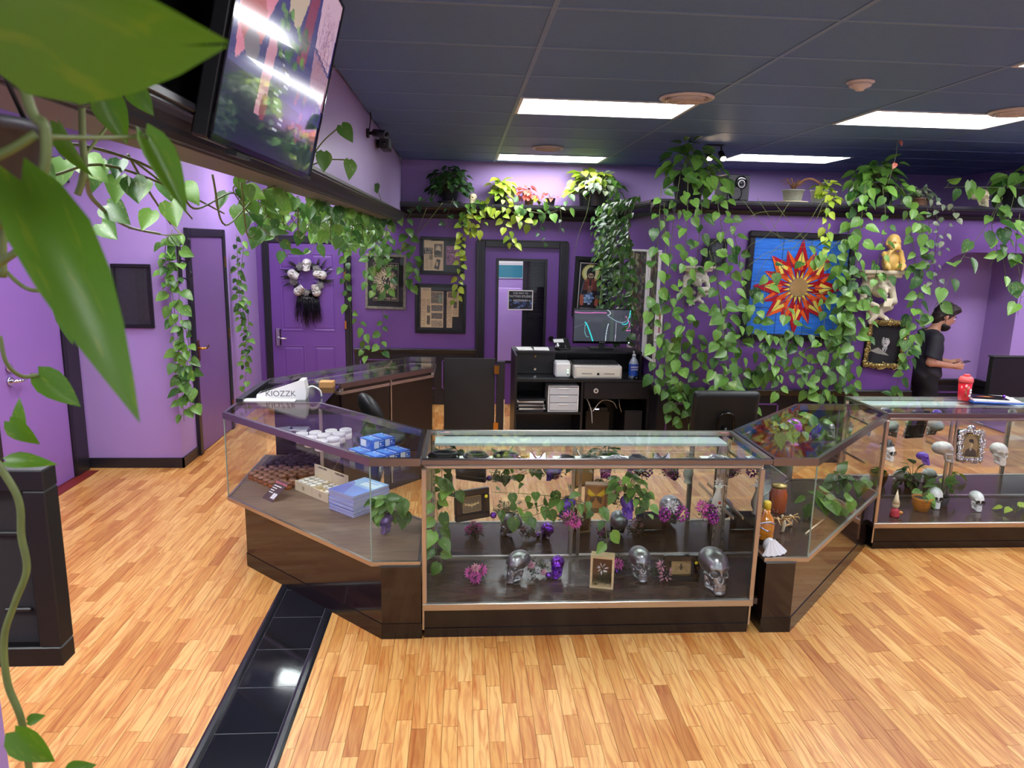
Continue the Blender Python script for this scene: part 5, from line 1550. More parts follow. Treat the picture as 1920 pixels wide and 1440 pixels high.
# ---- centre case, lower deck
floral('pink and green flower spray alone at the left of the lower deck', (.085, 3.70, DZ), [('pink', (-.03, -.03, .05), .03), ('pink', (.03, -.02, .06), .032), ('pale', (0, -.04, .085), .02), ('pink', (.0, -.05, .03), .03)], 1)
skull('skull', 'silver skull turned to the left on the lower deck', M['skull_silver'], (.315, 3.68, DZ), .185, math.radians(-42))
floral('small berry garland between the left silver skull and purple skull', (.435, 3.72, DZ), [('pale', (-.04, 0, .07), .018), ('white', (.0, -.01, .045), .015), ('pale', (.03, -.01, .03), .014)], 2)
o = MB().sphere((0, 0, 0), .019, 16, 12).build('bauble', M['purple_ball'], None, loc=(.495, 3.69, DZ + .019)); tag(o, 'small purple bauble touching the purple chrome skull', 'bauble')
skull('skull', 'shiny purple chrome skull on the lower deck', M['skull_purple'], (.545, 3.72, DZ), .128, math.radians(-18))
def shadow_box(label, pos, w, h, d, mat, rotz, back, inner=None):
    t = put('shadow_box', label, 'shadow box', pos, rotz, 'wooden shadow boxes'); f = .012
    for a in ((-w / 2, w / 2, 0, f), (-w / 2, w / 2, h - f, h), (-w / 2, -w / 2 + f, f, h - f), (w / 2 - f, w / 2, f, h - f)):
        MB().box(a[0], a[1], -d, 0, a[2], a[3], .001).build('side_board', mat, t)
    MB().box(-w / 2 + f, w / 2 - f, -.006, 0, f, h - f).build('back_board', back, t)
    MB().box(-w / 2 + f, w / 2 - f, -d + .006, -d + .008, f, h - f).build('glazing', M['frame_glass'], t)
    return t
t = shadow_box('pale wood shadow box of moss and dried leaves on the lower deck', (.785, 3.63, DZ), .128, .185, .07, M['wood_light'], math.radians(-14), pmat('brown_backing', (120, 84, 58), rough=.8, noise=.4, nscale=20))
sprigs(t, (0, -.03, .02), .075, 26, 5, pmat('dried_moss', (84, 84, 60), rough=.9)); blossom(t, (.0, -.03, .10), .03, M['white_petal'], 18, 3, .008)
floral('fuzzy pink bloom with dark needles behind the pale wood box', (.925, 3.76, DZ), [('pink', (-.03, -.02, .06), .032), ('ball', (-.04, -.05, .03), .012)], 6)
skull('skull', 'narrow silver skull facing forward between pink flowers', M['skull_silver'], (1.01, 3.69, DZ), .195, math.radians(4))
floral('pale pink spray to the right of the narrow silver skull', (1.125, 3.68, DZ), [('pale', (0, -.02, .085), .03), ('pale', (.02, -.03, .03), .035), ('pale', (.045, -.02, .065), .012)], 7)
def bug_frame(label, pos, w, h, rotz, canvas, fm=None, lean=-.08):
    t = picture('specimen_frame', label, 'picture', pos, w, h, w * .16, fm or M['black_gloss'], .03, canvas, w * .52, h * .5, rotz=0, rot=(lean, 0, rotz), matm=M['mat_black'], glass=False, group='framed insect specimens')
    MB().box(-w * .27, w * .27, -.012, -.0107, h * .25 - w * .012, h * .75 + w * .012).build('gilt_fillet', M['gold'], t)
    for ch in t.children:
        if ch.name.startswith('print'): ch.location.y = -.0125
    MB().cyl((w * .39, -.0302, h * .72), (w * .39, -.0312, h * .72), .0095, 14).build('price_dot', M['yellow_dot'], t)
    return t
cv = Canvas(60, 40, (150, 124, 84)).noise(.15, 3)
cv.ell(.5, .5, .08, .2, (58, 44, 30)); cv.ell(.5, .72, .05, .08, (50, 38, 26))
for s_ in (-1, 1):
    for k in range(3): cv.line([(.5, .5), (.5 + s_ * .22, .62 - k * .14), (.5 + s_ * .34, .5 - k * .16)], .012, (60, 46, 32))
bug_frame('flat glossy black frame with a beetle specimen on the lower deck', (1.235, 3.66, DZ), .205, .15, 0, cv)
skull('skull', 'largest silver skull, at the right end of the lower deck', M['skull_silver'], (1.385, 3.55, DZ), .25, math.radians(6))
# ---- centre case, glass shelf
cv2 = Canvas(60, 46, (96, 86, 66)).noise(.3, 5)
for s_ in (-1, 1):
    for k in range(4): cv2.line([(.5, .42), (.5 + s_ * .2, .56 - k * .05), (.5 + s_ * .4, .44 + k * .06)], .014, (210, 190, 140))
cv2.ell(.5, .42, .05, .14, (190, 170, 120))
p = aZ(884, 976, SZ)
bug_frame('thick black frame with a pale insect specimen on the glass shelf', (p.x, p.y + .03, SZ), .20, .165, math.radians(24), cv2, M['frame_black'], lean=-.1)
p = aZ(925, 972, SZ)
o = MB().sphere((0, 0, 0), .018, 16, 12).build('bauble', M['purple_ball'], None, loc=(p.x, p.y, SZ + .018)); tag(o, 'purple bauble beside the thick black specimen frame', 'bauble')
t = put('flower_spray', 'grey green needle spray at the left of the glass shelf', 'flowers', (p.x + .075, p.y + .05, SZ), group='artificial flower sprays'); sprigs(t, (0, 0, .01), .10, 30, 9, pmat('grey_sprig', (104, 112, 88), rough=.7))
# skull shaped pots with pothos (plants are added with the other vines)
def skull_pot(label, pos, h, rotz, mat):
    t = put('skull_planter', label, 'planter', pos, rotz, 'skull planters')
    me = _SK.get(mat.name) or skull_mesh(mat); _SK[mat.name] = me
    s = h / 1.16
    link('pot', me, None, t, loc=(0, 0, .6 * s), scale=s)
    MB().cyl((0, .12 * s, 1.12 * s), (0, .12 * s, 1.165 * s), .2 * s, 14).build('soil', M['soil'], t)
    return t
pA = aZ(1062, 972, SZ); skull_pot('dark purple skull planter turned left on the glass shelf', (pA.x, pA.y + .02, SZ), .115, math.radians(-60), M['purple_gloss'])
pB = aZ(1177, 972, SZ); skull_pot('dark purple skull planter facing front on the glass shelf', (pB.x, pB.y + .02, SZ), .125, math.radians(8), M['purple_gloss'])
pl = aZ(1066, 992, SZ)
t = floral('pink fuzzy bloom hanging over the shelf edge under the skull planter', (pl.x + .015, 3.585, SZ), [('pink', (0, 0, .03), .042), ('pink', (.03, -.015, .01), .03)], 10)
p = aZ(1117, 958, SZ)
t = shadow_box('brown wood shadow box with a yellow butterfly on the glass shelf', (p.x, p.y + .02, SZ), .125, .165, .055, M['wood_brown'], math.radians(-6), pmat('honey_backing', (196, 140, 78), rough=.7))
mb = MB()
for s_ in (-1, 1):
    mb.add([(0, -.02, .09), (s_ * .045, -.026, .135), (s_ * .048, -.024, .10), (s_ * .03, -.02, .085)], [(0, 1, 2, 3)])
mb.build('butterfly_forewing', pmat('yellow_wing', (226, 190, 50), rough=.6), t, fixn=False)
mb = MB()
for s_ in (-1, 1): mb.add([(0, -.019, .09), (s_ * .035, -.022, .08), (s_ * .03, -.02, .04), (s_ * .008, -.018, .06)], [(0, 1, 2, 3)])
mb.build('butterfly_hindwing', pmat('brown_wing', (92, 66, 44), rough=.6), t, fixn=False)
p = aZ(1152, 950, SZ); floral('tall pink bloom beside the front facing skull planter', (p.x, p.y, SZ), [('pink', (0, 0, .11), .036), ('pink', (-.005, -.01, .16), .028)], 11)
p = aZ(1258, 976, SZ); floral('magenta berry and white spray at the middle right of the glass shelf', (p.x, p.y, SZ), [('berry', (-.04, -.01, .04), .03), ('white', (.0, .01, .07), .035), ('berry', (.055, -.01, .045), .034), ('white', (.02, .02, .085), .02)], 12)
p = aZ(1325, 974, SZ); floral('purple and pink spray next to the white vase', (p.x, p.y, SZ), [('pink', (-.03, 0, .075), .034), ('berry', (.02, -.01, .05), .03), ('berry', (.03, -.02, .015), .025), ('pink', (.0, .0, .03), .025)], 13)
p = aZ(1343, 964, SZ)
t = put('bud_vase', 'white bud vase with a painted red rose and white sprigs', 'vase', (p.x + .005, p.y + .01, SZ))
MB().lathe([(.024, 0), (.026, .006), (.018, .014), (.030, .045), (.033, .065), (.022, .105), (.014, .135), (.016, .150), (.024, .160), (.022, .160), (.012, .150)], 20, cap=False).build('body', M['porcelain'], t)
MB().sphere((0, -.0335, .075), (.008, .002, .009), 8, 6).build('painted_rose', pmat('painted_red', (196, 40, 40), rough=.4), t)
MB().sphere((-.008, -.0335, .052), (.006, .002, .004), 8, 6).sphere((.008, -.033, .050), (.006, .002, .004), 8, 6).build('painted_leaf', M['sprig'], t)
blossom(t, (0, 0, .185), .022, M['white_petal'], 24, 5, .007, 'dried_sprig')
MB().tube([(0.0, 0, .16), (.03, -.005, .168), (.055, -.01, .160)], .004, 6, .002).build('ribbon', M['white_petal'], t)

# ---- jewellery on the top shelf of the centre case
q = random.Random(21)
def chain(t, c, r, mat, n=3, rad=.004, seed=0, squash=.6):
    mb = MB(); qq = random.Random(seed)
    for k in range(n):
        rr_ = r * qq.uniform(.6, 1.0); ox, oy = qq.uniform(-.01, .01), qq.uniform(-.006, .006)
        pts = [(c[0] + ox + rr_ * math.cos(a) * (1 + .12 * math.sin(3 * a + k)), c[1] + oy + rr_ * squash * math.sin(a), c[2] + rad + k * rad * 1.2) for a in [2 * math.pi * j / 18 for j in range(19)]]
        mb.tube(pts, rad, 5)
    o = mb.build('coil', mat, t); o['kind'] = 'stuff'; return o
jew = [(-.10, .09, 'black_leather', 'coiled black leather cuffs at the left end of the jewellery shelf', .009), (.07, .085, 'black_leather', 'tangled black leather bracelets second on the jewellery shelf', .008), (.24, .085, 'black_leather', 'black braided bracelets left of the first silver display stand', .008),
       (.57, .06, 'gunmetal', 'small coil of dark chain right of the first silver display stand', .004), (.70, .07, 'gunmetal', 'dark chain necklace coil near the shelf middle', .004), (.84, .07, 'silver', 'bright silver chain coil right of the shelf middle', .0035), (.97, .06, 'gunmetal', 'gunmetal chain coil left of the second silver stand', .004), (1.42, .075, 'silver', 'silver chain heap at the right end of the jewellery shelf', .0035)]
for k, (x, r, m, lb, rad) in enumerate(jew):
    t = put('bracelet_set', lb, 'jewellery', (x, 3.72, JZ), group='jewellery on the top shelf')
    MB().box(-r * 1.05, r * 1.05, -.075, .075, 0, .006, .002).build('display_pad', M['white'], t)
    chain(t, (0, -.01, .006), r * .85, M[m], 4, rad, k); chain(t, (.01, .035, .006), r * .6, M[m], 3, rad, k + 20)
for k, x in enumerate((.415, 1.10)):
    t = put('necklace_stand', ('silver necklace stand with a skull pendant, left of centre', 'silver necklace stand with a skull pendant, right of centre')[k], 'display stand', (x, 3.70, JZ), group='necklace stands')
    mb = MB(); prof = [(-.045, 0), (.045, 0), (.042, .05), (.02, .035), (0, .03), (-.02, .035), (-.042, .05)]
    mb.extr([(p[0], p[1]) for p in prof], -.012, .03, 'y'); mb.xf(Matrix.Rotation(-.35, 4, 'X')); mb.build('stand', M['silver'], t)
    MB().tube([(-.03, -.002, .052), (-.015, -.016, .034), (0, -.02, .024), (.015, -.016, .034), (.03, -.002, .052)], .003, 6).build('necklace', M['black_leather'], t)
    MB().box(-.009, .009, -.026, -.018, .006, .024, .003).build('pendant', M['gunmetal'], t)
t = put('hair_stick_fan', 'fan of grey sticks spread on the jewellery shelf', 'jewellery', (1.25, 3.72, JZ), group='jewellery on the top shelf')
for k in range(13):
    a = math.radians(-52 + k * 8.6)
    MB().tube([(.0, .05, .004), (math.sin(a) * .11, .05 - math.cos(a) * .11, .006)], .0028, 5).build('stick', M['gunmetal'], t)
for (x0, x1, c, lb) in ((-.115, -.065, 'flag', 'tiny striped flag sticker on the back corner of the centre case top'), (1.50, 1.555, 'red', 'small dark red sticker on the back right corner of the case top')):
    cv = Canvas(26, 16, (200, 190, 190))
    if c == 'flag':
        for k in range(7): cv.rect(0, 1, k / 7, (k + .5) / 7, (176, 60, 66))
        cv.rect(0, .42, .46, 1, (40, 50, 110))
    else: cv.rect(0, 1, 0, 1, (110, 40, 50)); cv.rect(.1, .9, .3, .7, (190, 150, 150))
    o = cv.obj('sticker', x1 - x0, .028, M['print'], None, loc=((x0 + x1) / 2, 3.92, ZT - .0004), rot=(-math.pi / 2, 0, 0)); tag(o, lb, 'sticker')

# ---- left corner case
LD = .4152; LS = .8002
e = Vector((.7071, -.7071, 0)); nn = Vector((.7071, .7071, 0))
def jar_proto(name, label, r, h, mb_, ml, group, cat='jar'):
    t = put(name, label, cat, (0, 0, 0), group=group)
    MB().lathe([(r * .9, 0), (r, .003), (r, h * .58), (r * .93, h * .6)], 16).build('body', mb_, t)
    MB().lathe([(r * .98, h * .605), (r * .98, h * .96), (r * .93, h), (.0005, h)], 16).build('lid', ml, t)
    return t
def scatter(proto, pts, label):
    for k, p in enumerate(pts):
        o = proto if k == 0 else copy_tree(proto)
        o.location = p; o['label'] = label; o.rotation_euler = (0, 0, k)
jr = .0265
bx1 = Vector((-1.06, 4.50, 0))
def inside(p, poly, m=.03):
    q = inset(poly, m) if m else poly; n = len(q); c = False
    for i in range(n):
        (x0, y0), (x1, y1) = q[i], q[(i + 1) % n]
        if (y0 > p[1]) != (y1 > p[1]) and p[0] < (x1 - x0) * (p[1] - y0) / (y1 - y0) + x0: c = not c
    return c
AMB = [(466, 897), (496, 882), (604, 884), (600, 896), (552, 902), (548, 922), (500, 912)]
DRK = [(496, 880), (540, 846), (622, 852), (618, 882), (560, 882), (508, 882)]
def lattice(poly_px, z, pitch):
    out = []
    for i in range(-6, 22):
        for j in range(-6, 22):
            b = Vector((-1.6, 4.3, 0)) + e * (i * pitch + (pitch / 2 if j % 2 else 0)) + nn * (j * pitch * .9)
            u, v = proj((b.x, b.y, z))
            if inside((u, v), poly_px, 0) and -1.43 < b.x < -.95 and b.y < 5.28 and (b.y > 4.66 or inside((b.x, b.y), LP, .04)): out.append((b.x, b.y, z))
    return out
pts = lattice(AMB, LD, .063)
JA = jar_proto('salve_jar', '', jr, .044, M['amber'], M['lid_brown'], 'small amber salve jars')
scatter(JA, pts, 'small amber salve jar with a copper lid in the front left group')
pts2 = [p for p in lattice(DRK, LD + .0042, .060) if all((p[0] - o[0]) ** 2 + (p[1] - o[1]) ** 2 > .056 ** 2 for o in pts)]
JB = jar_proto('salve_jar', '', jr, .044, M['lid_dark'], M['lid_dark_top'], 'small black salve jars')
scatter(JB, pts2, 'small black salve jar with a dark lid in the rear group')
t = put('display_mat', 'dark rubber mat under the black salve jars', 'mat', (-1.2, 4.98, LD)); MB().box(-1.43, -.95, 4.78, 5.27, LD + .0002, LD + .004).build('sheet', pmat('grey_mat', (62, 58, 58), rough=.8), t, world=True)
# cream boxes of white jars
def open_box(label, c, w, d, h):
    t = put('display_box', label, 'box', c, -math.pi / 4, 'cream boxes of white jars')
    for a in ((-w / 2, w / 2, -d / 2, -d / 2 + .004, 0, h), (-w / 2, w / 2, d / 2 - .004, d / 2, 0, h), (-w / 2, -w / 2 + .004, -d / 2 + .004, d / 2 - .004, 0, h), (w / 2 - .004, w / 2, -d / 2 + .004, d / 2 - .004, 0, h), (-w / 2 + .004, w / 2 - .004, -d / 2 + .004, d / 2 - .004, 0, .004)):
        MB().box(*a).build('box_wall', M['cream'], t)
    MB().box(-w / 2 + .005, w / 2 - .005, -d / 2 + .005, d / 2 - .005, .0045, .034).build('insert', M['cream'], t)
    MB().box(-w / 2, w / 2, d / 2 + .0005, d / 2 + .005, h * .6, h * 2.3).build('raised_lid', M['cream'], t)
    for k_ in range(7): MB().box(-.05 + k_ * .0145, -.05 + k_ * .0145 + (.010 if k_ % 3 else .007), d / 2 - .0004, d / 2 + .0003, h * 2.0, h * 2.0 + .012).build('printed_mark', M['mat_black'], t)
    MB().cyl((0, -d / 2 - .0002, h * .5), (0, -d / 2 - .0008, h * .5), .014, 14).build('printed_mark', pmat('tan_ink', (176, 156, 120), rough=.7), t)
    return t
WJ = None
for k, (w, off) in enumerate(((.19, 0), (.17, .186))):
    c = bx1 + e * (off + .06) + nn * .085
    open_box(('cream open box of white balm jars next to the amber jars', 'cream open box of white balm jars next to the booklets')[k], (c.x, c.y, LD), w, .15, .062)
    for i in range(4 if k == 0 else 3):
        for j in range(3):
            if k == 1 and j == 0 and i < 2: continue
            p = c + e * ((i - (1.5 if k == 0 else 1)) * .045) + nn * ((j - 1) * .045)
            if WJ is None: WJ = jar_proto('balm_jar', '', .02, .03, M['cream'], M['porcelain'], 'white balm jars in the cream boxes'); o = WJ
            else: o = copy_tree(WJ)
            o.location = (p.x, p.y, LD + .0345); o['label'] = ('white balm jar in the cream box next to the amber jars', 'white balm jar in the cream box next to the booklets')[k]
# booklets
ML = aZ(617, 955, LD); MF = aZ(663, 972, LD); MR = aZ(735, 945, LD)
u = (MF - ML); v = Vector((-u.y, u.x, 0)).normalized() * .285
cbk = (ML + MF) / 2 + v / 2
aa = math.atan2(u.y, u.x); bw = u.length
cv = Canvas(60, 80, (120, 150, 214))
cv.fill(cv.V > .5, (170, 206, 226), .7); cv.poly([(0, 0), (.6, 0), (.2, .6), (0, .7)], (96, 96, 180), .6); cv.rect(.35, .95, .60, .90, (214, 232, 236), .9)
q = random.Random(2)
bcols = [pmat('booklet_%d' % k, c, rough=.35) for k, c in enumerate(((96, 124, 204), (120, 150, 216), (86, 104, 190)))]
NBK = 17
for k in range(NBK):
    t = thing('booklet', 'glossy blue booklet lying in the tied stack' if k < NBK - 1 else 'topmost blue booklet of the stack, its printed cover in view', 'booklet', (cbk.x + q.uniform(-.003, .003), cbk.y + q.uniform(-.003, .003), LD + k * .0078), aa + q.uniform(-.015, .015), 'stack of blue booklets')
    MB().box(-bw / 2, bw / 2, -.1425, .1425, 0, .0012).box(-bw / 2, bw / 2, -.1425, .1425, .0062, .0074).build('cover', bcols[k % 3], t); MB().box(-bw / 2 + .002, bw / 2 - .001, -.141, .141, .0013, .0061).build('pages', M['paper'], t)
    if k == NBK - 1:
        cv.obj('cover_print', bw - .004, .281, M['print_gloss'], t, loc=(0, -.1405, .0077), rot=(-math.pi / 2, 0, 0))
        for k_ in range(8): MB().box(-.05 + k_ * .016, -.04 + k_ * .016, .085, .098, .0078, .0081).build('cover_mark', bcols[0], t)
# leaning card
p = aZ(490, 940, LD)
t = thing('price_card', 'dark leaning card lettered REDEMPTION in the glass corner case', 'card', (p.x + .03, p.y + .02, LD), rot=(-.9, 0, -math.pi / 4))
MB().box(-.06, .06, 0, .002, 0, .15).build('card', pmat('dark_card', (70, 56, 60), rough=.3), t)
lettering('title_lettering', 'REDEMPTION', .021, pmat('pink_ink', (224, 120, 140), rough=.5), t, (0, -.0008, .132))
for k in range(4): MB().box(-.05, (.03, .0, -.01, -.005)[k], -.0008, -.0001, .105 - k * .017, .111 - k * .017).build('printed_line', M['paper'], t)
for k in range(2): MB().box(.008 + .022 * k, .026 + .022 * k, -.001, -.0001, .02, .06).build('printed_jar', M['white_petal'], t)
pC = aZ(724, 1000, LD); skull_pot('small purple and silver skull planter at the front of the left corner case', (pC.x, pC.y + .02, LD), .12, math.radians(-25), pmat('purple_silver_glaze', (130, 112, 160), rough=.22, metal=.5, noise=.5, nscale=7))
# shelf: white tins, blue cartons, grey trays
tp = [aZ(px, py, LS + .062) for (px, py) in ((566, 811), (591, 809), (621, 806), (648, 804), (607, 814), (636, 811), (582, 818), (625, 820), (602, 825))]
ok = []
for p in tp:
    p = (min(p.x, -.30), p.y, LS)
    if all((p[0] - o_[0]) ** 2 + (p[1] - o_[1]) ** 2 > .070 ** 2 for o_ in ok): ok.append(p)
TN = jar_proto('round_tin', '', .038, .062, M['porcelain'], M['white'], 'white round tins on the glass shelf', 'tin')
MB().lathe([(.032, .0622), (.027, .0628), (.0005, .0628)], 16).build('printed_lid', pmat('speckled_print', (190, 186, 180), rough=.5, noise=.6, nscale=90), TN)
scatter(TN, ok, 'large white round tin with a printed lid on the corner case shelf')
bc0 = aZ(712, 842, LS + .05)
for (i, j, z) in ((0, 0, 0), (1, 0, 0), (0, 1, 0), (1, 1, 0), (0, 2, 0), (1, 2, 0), (0, 1, 1), (0, 2, 1)):
    c = Vector((bc0.x, bc0.y, 0)) + e * (i * .135 - .07) + nn * (j * .08 - .08)
    if not inside((c.x, c.y), LSHELF, .012): continue
    t = put('carton', ('blue and white carton on the corner case shelf', 'blue and white carton stacked in the second layer')[z], 'box', (c.x, c.y, LS + z * .0505), -math.pi / 4, 'blue cartons on the shelf')
    MB().box(-.064, .064, -.038, .038, 0, .05, .001).build('carton_body', M['blue_box'], t)
    MB().box(-.055, -.005, -.0386, -.0381, .005, .045).build('white_panel', M['white_box'], t)
    MB().box(.0641, .0646, -.034, .0, .005, .045).build('end_panel', M['white_box'], t)
    MB().box(-.06, .03, -.03, .012, .0501, .0505).build('pale_band', pmat('pale_blue_band', (96, 150, 226), rough=.4), t)
    MB().box(-.02, .055, .020, .026, .0501, .0505).build('printed_line', M['white_box'], t); MB().cyl((-.04, .023, .0501), (-.04, .023, .0506), .008, 12).build('printed_logo', M['white_box'], t)
    for z_ in (.012, .040): MB().box(.0641, .0646, .006, .034, z_, z_ + .003).build('printed_line', M['white_box'], t)
    MB().cyl((.0641, .012, .026), (.0646, .012, .026), .006, 12).build('printed_logo', M['white_box'], t)
for k, (dx, dy, rz) in enumerate(((0, 0, .1), (.10, .02, -.3))):
    p = (-1.15 + dx, 4.575 + dy * .5, LS)
    if not inside(p, LSHELF, .0): p = (-1.08 + dx, 4.58, LS)
    t = put('sealed_pouch_stack', ('grey plastic pouches lying at the left end of the shelf', 'clear pouches fanned out on the shelf')[k], 'pouches', p, rz, 'sealed pouches')
    for j in range(4): MB().box(-.06, .06, -.045, .045, j * .004, j * .004 + .003, .001).xf(Matrix.Rotation(.12 * j, 4, 'Z')).build('pouch', pmat('grey_foil', (150, 150, 160), rough=.25, metal=.4), t)

# ---- right corner case
RD = .4152; RS = .7702
p = aZ(1463, 958, RD)
t = put('spirit_bottle', 'amber liqueur bottle with a yellow stopper in the right corner case', 'bottle', (1.70, 3.66, RD))
MB().box(-.07, .07, -.06, .06, 0, .016, .003).build('plinth', M['case_laminate'], t)
MB().lathe([(.045, .0165), (.05, .025), (.05, .10), (.04, .14), (.022, .165), (.02, .19)], 18).build('body', pmat('amber_spirit', (214, 130, 30), rough=.08, noise=.5, nscale=26, coat=1), t)
MB().lathe([(.022, .1905), (.022, .225), (.018, .232), (.0005, .232)], 14).build('stopper', pmat('yellow_cork', (228, 196, 60), rough=.5), t)
for k in range(3): MB().tube([(.05 * math.cos(a + k), .05 * math.sin(a + k), .05 + .035 * k + .01 * math.sin(3 * a)) for a in [j * .35 for j in range(12)]], .005, 5).build('wire_scroll', M['silver'], t)
p = aZ(1460, 1000, RD)
t = put('sea_shell', 'white fluted sea shell at the front of the right corner case', 'shell', (1.665, 3.50, RD), .3)
mb = MB()
for k in range(11):
    a = math.radians(-55 + k * 11); b = math.radians(-55 + (k + 1) * 11)
    for s in range(4):
        r0, r1 = .02 + .02 * s, .04 + .02 * s
        z = lambda r, q_: .09 - r * .85 + (.006 if q_ % 2 else 0)
        mb.add([(r0 * math.sin(a), -r0 * math.cos(a) * .6, z(r0, k)), (r0 * math.sin(b), -r0 * math.cos(b) * .6, z(r0, k + 1)), (r1 * math.sin(b), -r1 * math.cos(b) * .6, z(r1, k + 1)), (r1 * math.sin(a), -r1 * math.cos(a) * .6, z(r1, k))], [(0, 1, 2, 3)])
mb.build('fluted_valve', M['white_petal'], t, fixn=False); MB().sphere((0, .01, .04), (.035, .03, .04), 12, 8).build('inner_valve', M['white_petal'], t)
for k, (x, y, s, lb) in enumerate(((1.86, 3.78, 1.0, 'gilded bone ornament with curled ribs beside the amber bottle'), (1.95, 3.86, .7, 'small gilded bone fragment behind the ornament'))):
    t = put('bone_ornament', lb, 'ornament', (x, y, RD), k, 'gilded bones'); q = random.Random(40 + k)
    MB().tube([(0, 0, .004), (.01, 0, .05 * s), (-.005, .01, .10 * s)], .012 * s, 7, .007).build('spine', M['cream'], t)
    for j in range(7): a = j * .9; MB().tube([(0, 0, .03 * s + .01 * j * s), (.05 * s * math.cos(a), .05 * s * math.sin(a), .05 * s + .01 * j * s), (.065 * s * math.cos(a + .5), .065 * s * math.sin(a + .5), .02 * s + .01 * j * s)], .007 * s, 6, .003).build('rib', pmat('gilt_bone', (206, 166, 110), rough=.3, metal=.3), t)
MB_ = MB().cyl((0, 0, .005), (.20, .19, .012), .005, 8); o = MB_.build('bone_wand', M['cream'], None, loc=(1.98, 3.74, RD)); tag(o, 'thin bone wand lying on the right corner case floor', 'bone')
t = put('glass_dish', 'gold glass dish of yellow curls inside the right corner case', 'dish', (1.82, 3.98, RD))
MB().lathe([(.03, 0), (.05, .006), (.07, .03), (.075, .06), (.072, .06), (.066, .03), (.04, .01)], 20, cap=False).build('dish', M['glass_edge'], t); sprigs(t, (0, 0, .01), .06, 22, 8, pmat('golden_curls', (222, 176, 50), rough=.4))
t = put('amber_jar', 'red amber glass jar behind the gold dish', 'jar', (1.97, 4.10, RD)); MB().lathe([(.05, 0), (.055, .01), (.055, .12), (.045, .15), (.045, .16)], 18).build('body', pmat('red_amber', (170, 78, 36), rough=.1, coat=1), t); MB().lathe([(.047, .1605), (.047, .18), (.0005, .185)], 16).build('lid', M['gold'], t)
# on its glass shelf
p = aZ(1510, 790, RS)
t = put('crystal_ball', 'pink purple glass globe on a stem in the right corner case', 'ornament', (2.16, 4.38, RS))
MB().lathe([(.045, 0), (.045, .008), (.018, .02), (.015, .055), (.03, .07)], 18).build('stem', pmat('rose_glass', (206, 120, 190), rough=.1, coat=1), t); MB().sphere((0, 0, .118), .055, 20, 14).build('globe', pmat('violet_glass', (150, 70, 190), rough=.1, noise=.6, nscale=30, coat=1), t)
t = put('crystal_cluster', 'jagged purple amethyst cluster on the shelf of the corner case', 'crystal', (2.34, 4.48, RS)); q = random.Random(5)
me_q = pmat('amethyst', (90, 50, 160), rough=.12, noise=.3, nscale=20)
for k in range(22):
    a = q.uniform(0, 6.28); el = q.uniform(.3, 1.5); L = q.uniform(.06, .12); d = Vector((math.cos(a) * math.cos(el), math.sin(a) * math.cos(el), math.sin(el)))
    MB().cyl((d.x * .01, d.y * .01, .012 + d.z * .005), tuple(d * L * .75 + Vector((0, 0, .012))), .012, 6, smooth=False).cyl(tuple(d * L * .75 + Vector((0, 0, .012))), tuple(d * L + Vector((0, 0, .012))), .012, 6, .001, smooth=False).build('crystal_point', me_q, t)
skull('skull', 'dark silver skull on the shelf of the right corner case', M['skull_silver'], (2.50, 4.56, RS), .115, math.radians(35))

# ---- right straight case
D2, S2, U2 = .1852, .5602, .8402
t = put('flower_pot', 'ochre glazed pot with a young plant on the lower deck at right', 'planter', (3.335, 4.70, D2))
MB().lathe([(.045, 0), (.05, .006), (.066, .05), (.068, .085), (.072, .10), (.064, .10), (.06, .085)], 20, cap=False).build('pot', M['terracotta'], t); MB().cyl((0, 0, .08), (0, 0, .085), .06, 16).build('soil', M['soil'], t)
def sugar_skull(label, pos, h, rotz, hat=False, flat=False):
    t = put('sugar_skull', label, 'skull', pos, rotz, 'painted sugar skulls'); s = h / 1.16
    me = _SK.get('sg'); 
    if me is None: me = skull_mesh(M['white']); _SK['sg'] = me
    link('head', me, None, t, loc=(0, 0, .6 * s), scale=s)
    for sx in (-1, 1):
        MB().lathe([(.10 * s, 0), (.135 * s, .0), (.135 * s, .012 * s), (.10 * s, .012 * s)], 16, cap=False).xf(Matrix.Translation((sx * .135 * s, -.40 * s, .565 * s)) @ Matrix.Rotation(math.pi / 2, 4, 'X')).build('eye_ring', M['black'], t)
        MB().cyl((sx * .135 * s, -.34 * s, .565 * s), (sx * .135 * s, -.36 * s, .565 * s), .09 * s, 14).build('eye', M['black_gloss'], t)
    MB().add([(0, -.44 * s, .48 * s), (.05 * s, -.435 * s, .38 * s), (0, -.44 * s, .40 * s), (-.05 * s, -.435 * s, .38 * s)], [(0, 1, 2), (0, 2, 3)]).build('nose_mark', M['black'], t, fixn=False)
    for k in range(5): MB().cyl(((k - 2) * .08 * s, -.30 * s, .84 * s - abs(k - 2) * .03 * s), ((k - 2) * .085 * s, -.36 * s + abs(k - 2) * .03 * s, .85 * s - abs(k - 2) * .03 * s), .028 * s, 8).build('painted_dot', M['black'], t)
    if hat:
        MB().lathe([(.42 * s, 1.02 * s), (.42 * s, 1.05 * s), (.25 * s, 1.07 * s), (.25 * s, 1.3 * s), (.0005, 1.31 * s)], 18).xf(Matrix.Translation((0, .1 * s, 0))).build('hat', M['black'], t)
    return t
sugar_skull('white painted sugar skull behind the ochre pot', (3.475, 4.76, D2), .155, math.radians(-12))
sugar_skull('white owl like sugar skull alone on the lower deck', (3.75, 4.70, D2), .145, math.radians(-8))
sugar_skull('white sugar skull in a black hat at the left end of the shelf', (3.03, 4.70, S2), .13, math.radians(20), hat=True)
t = put('figurine', 'small red and cream figurine at the left of the lower deck', 'figurine', (3.06, 4.58, D2))
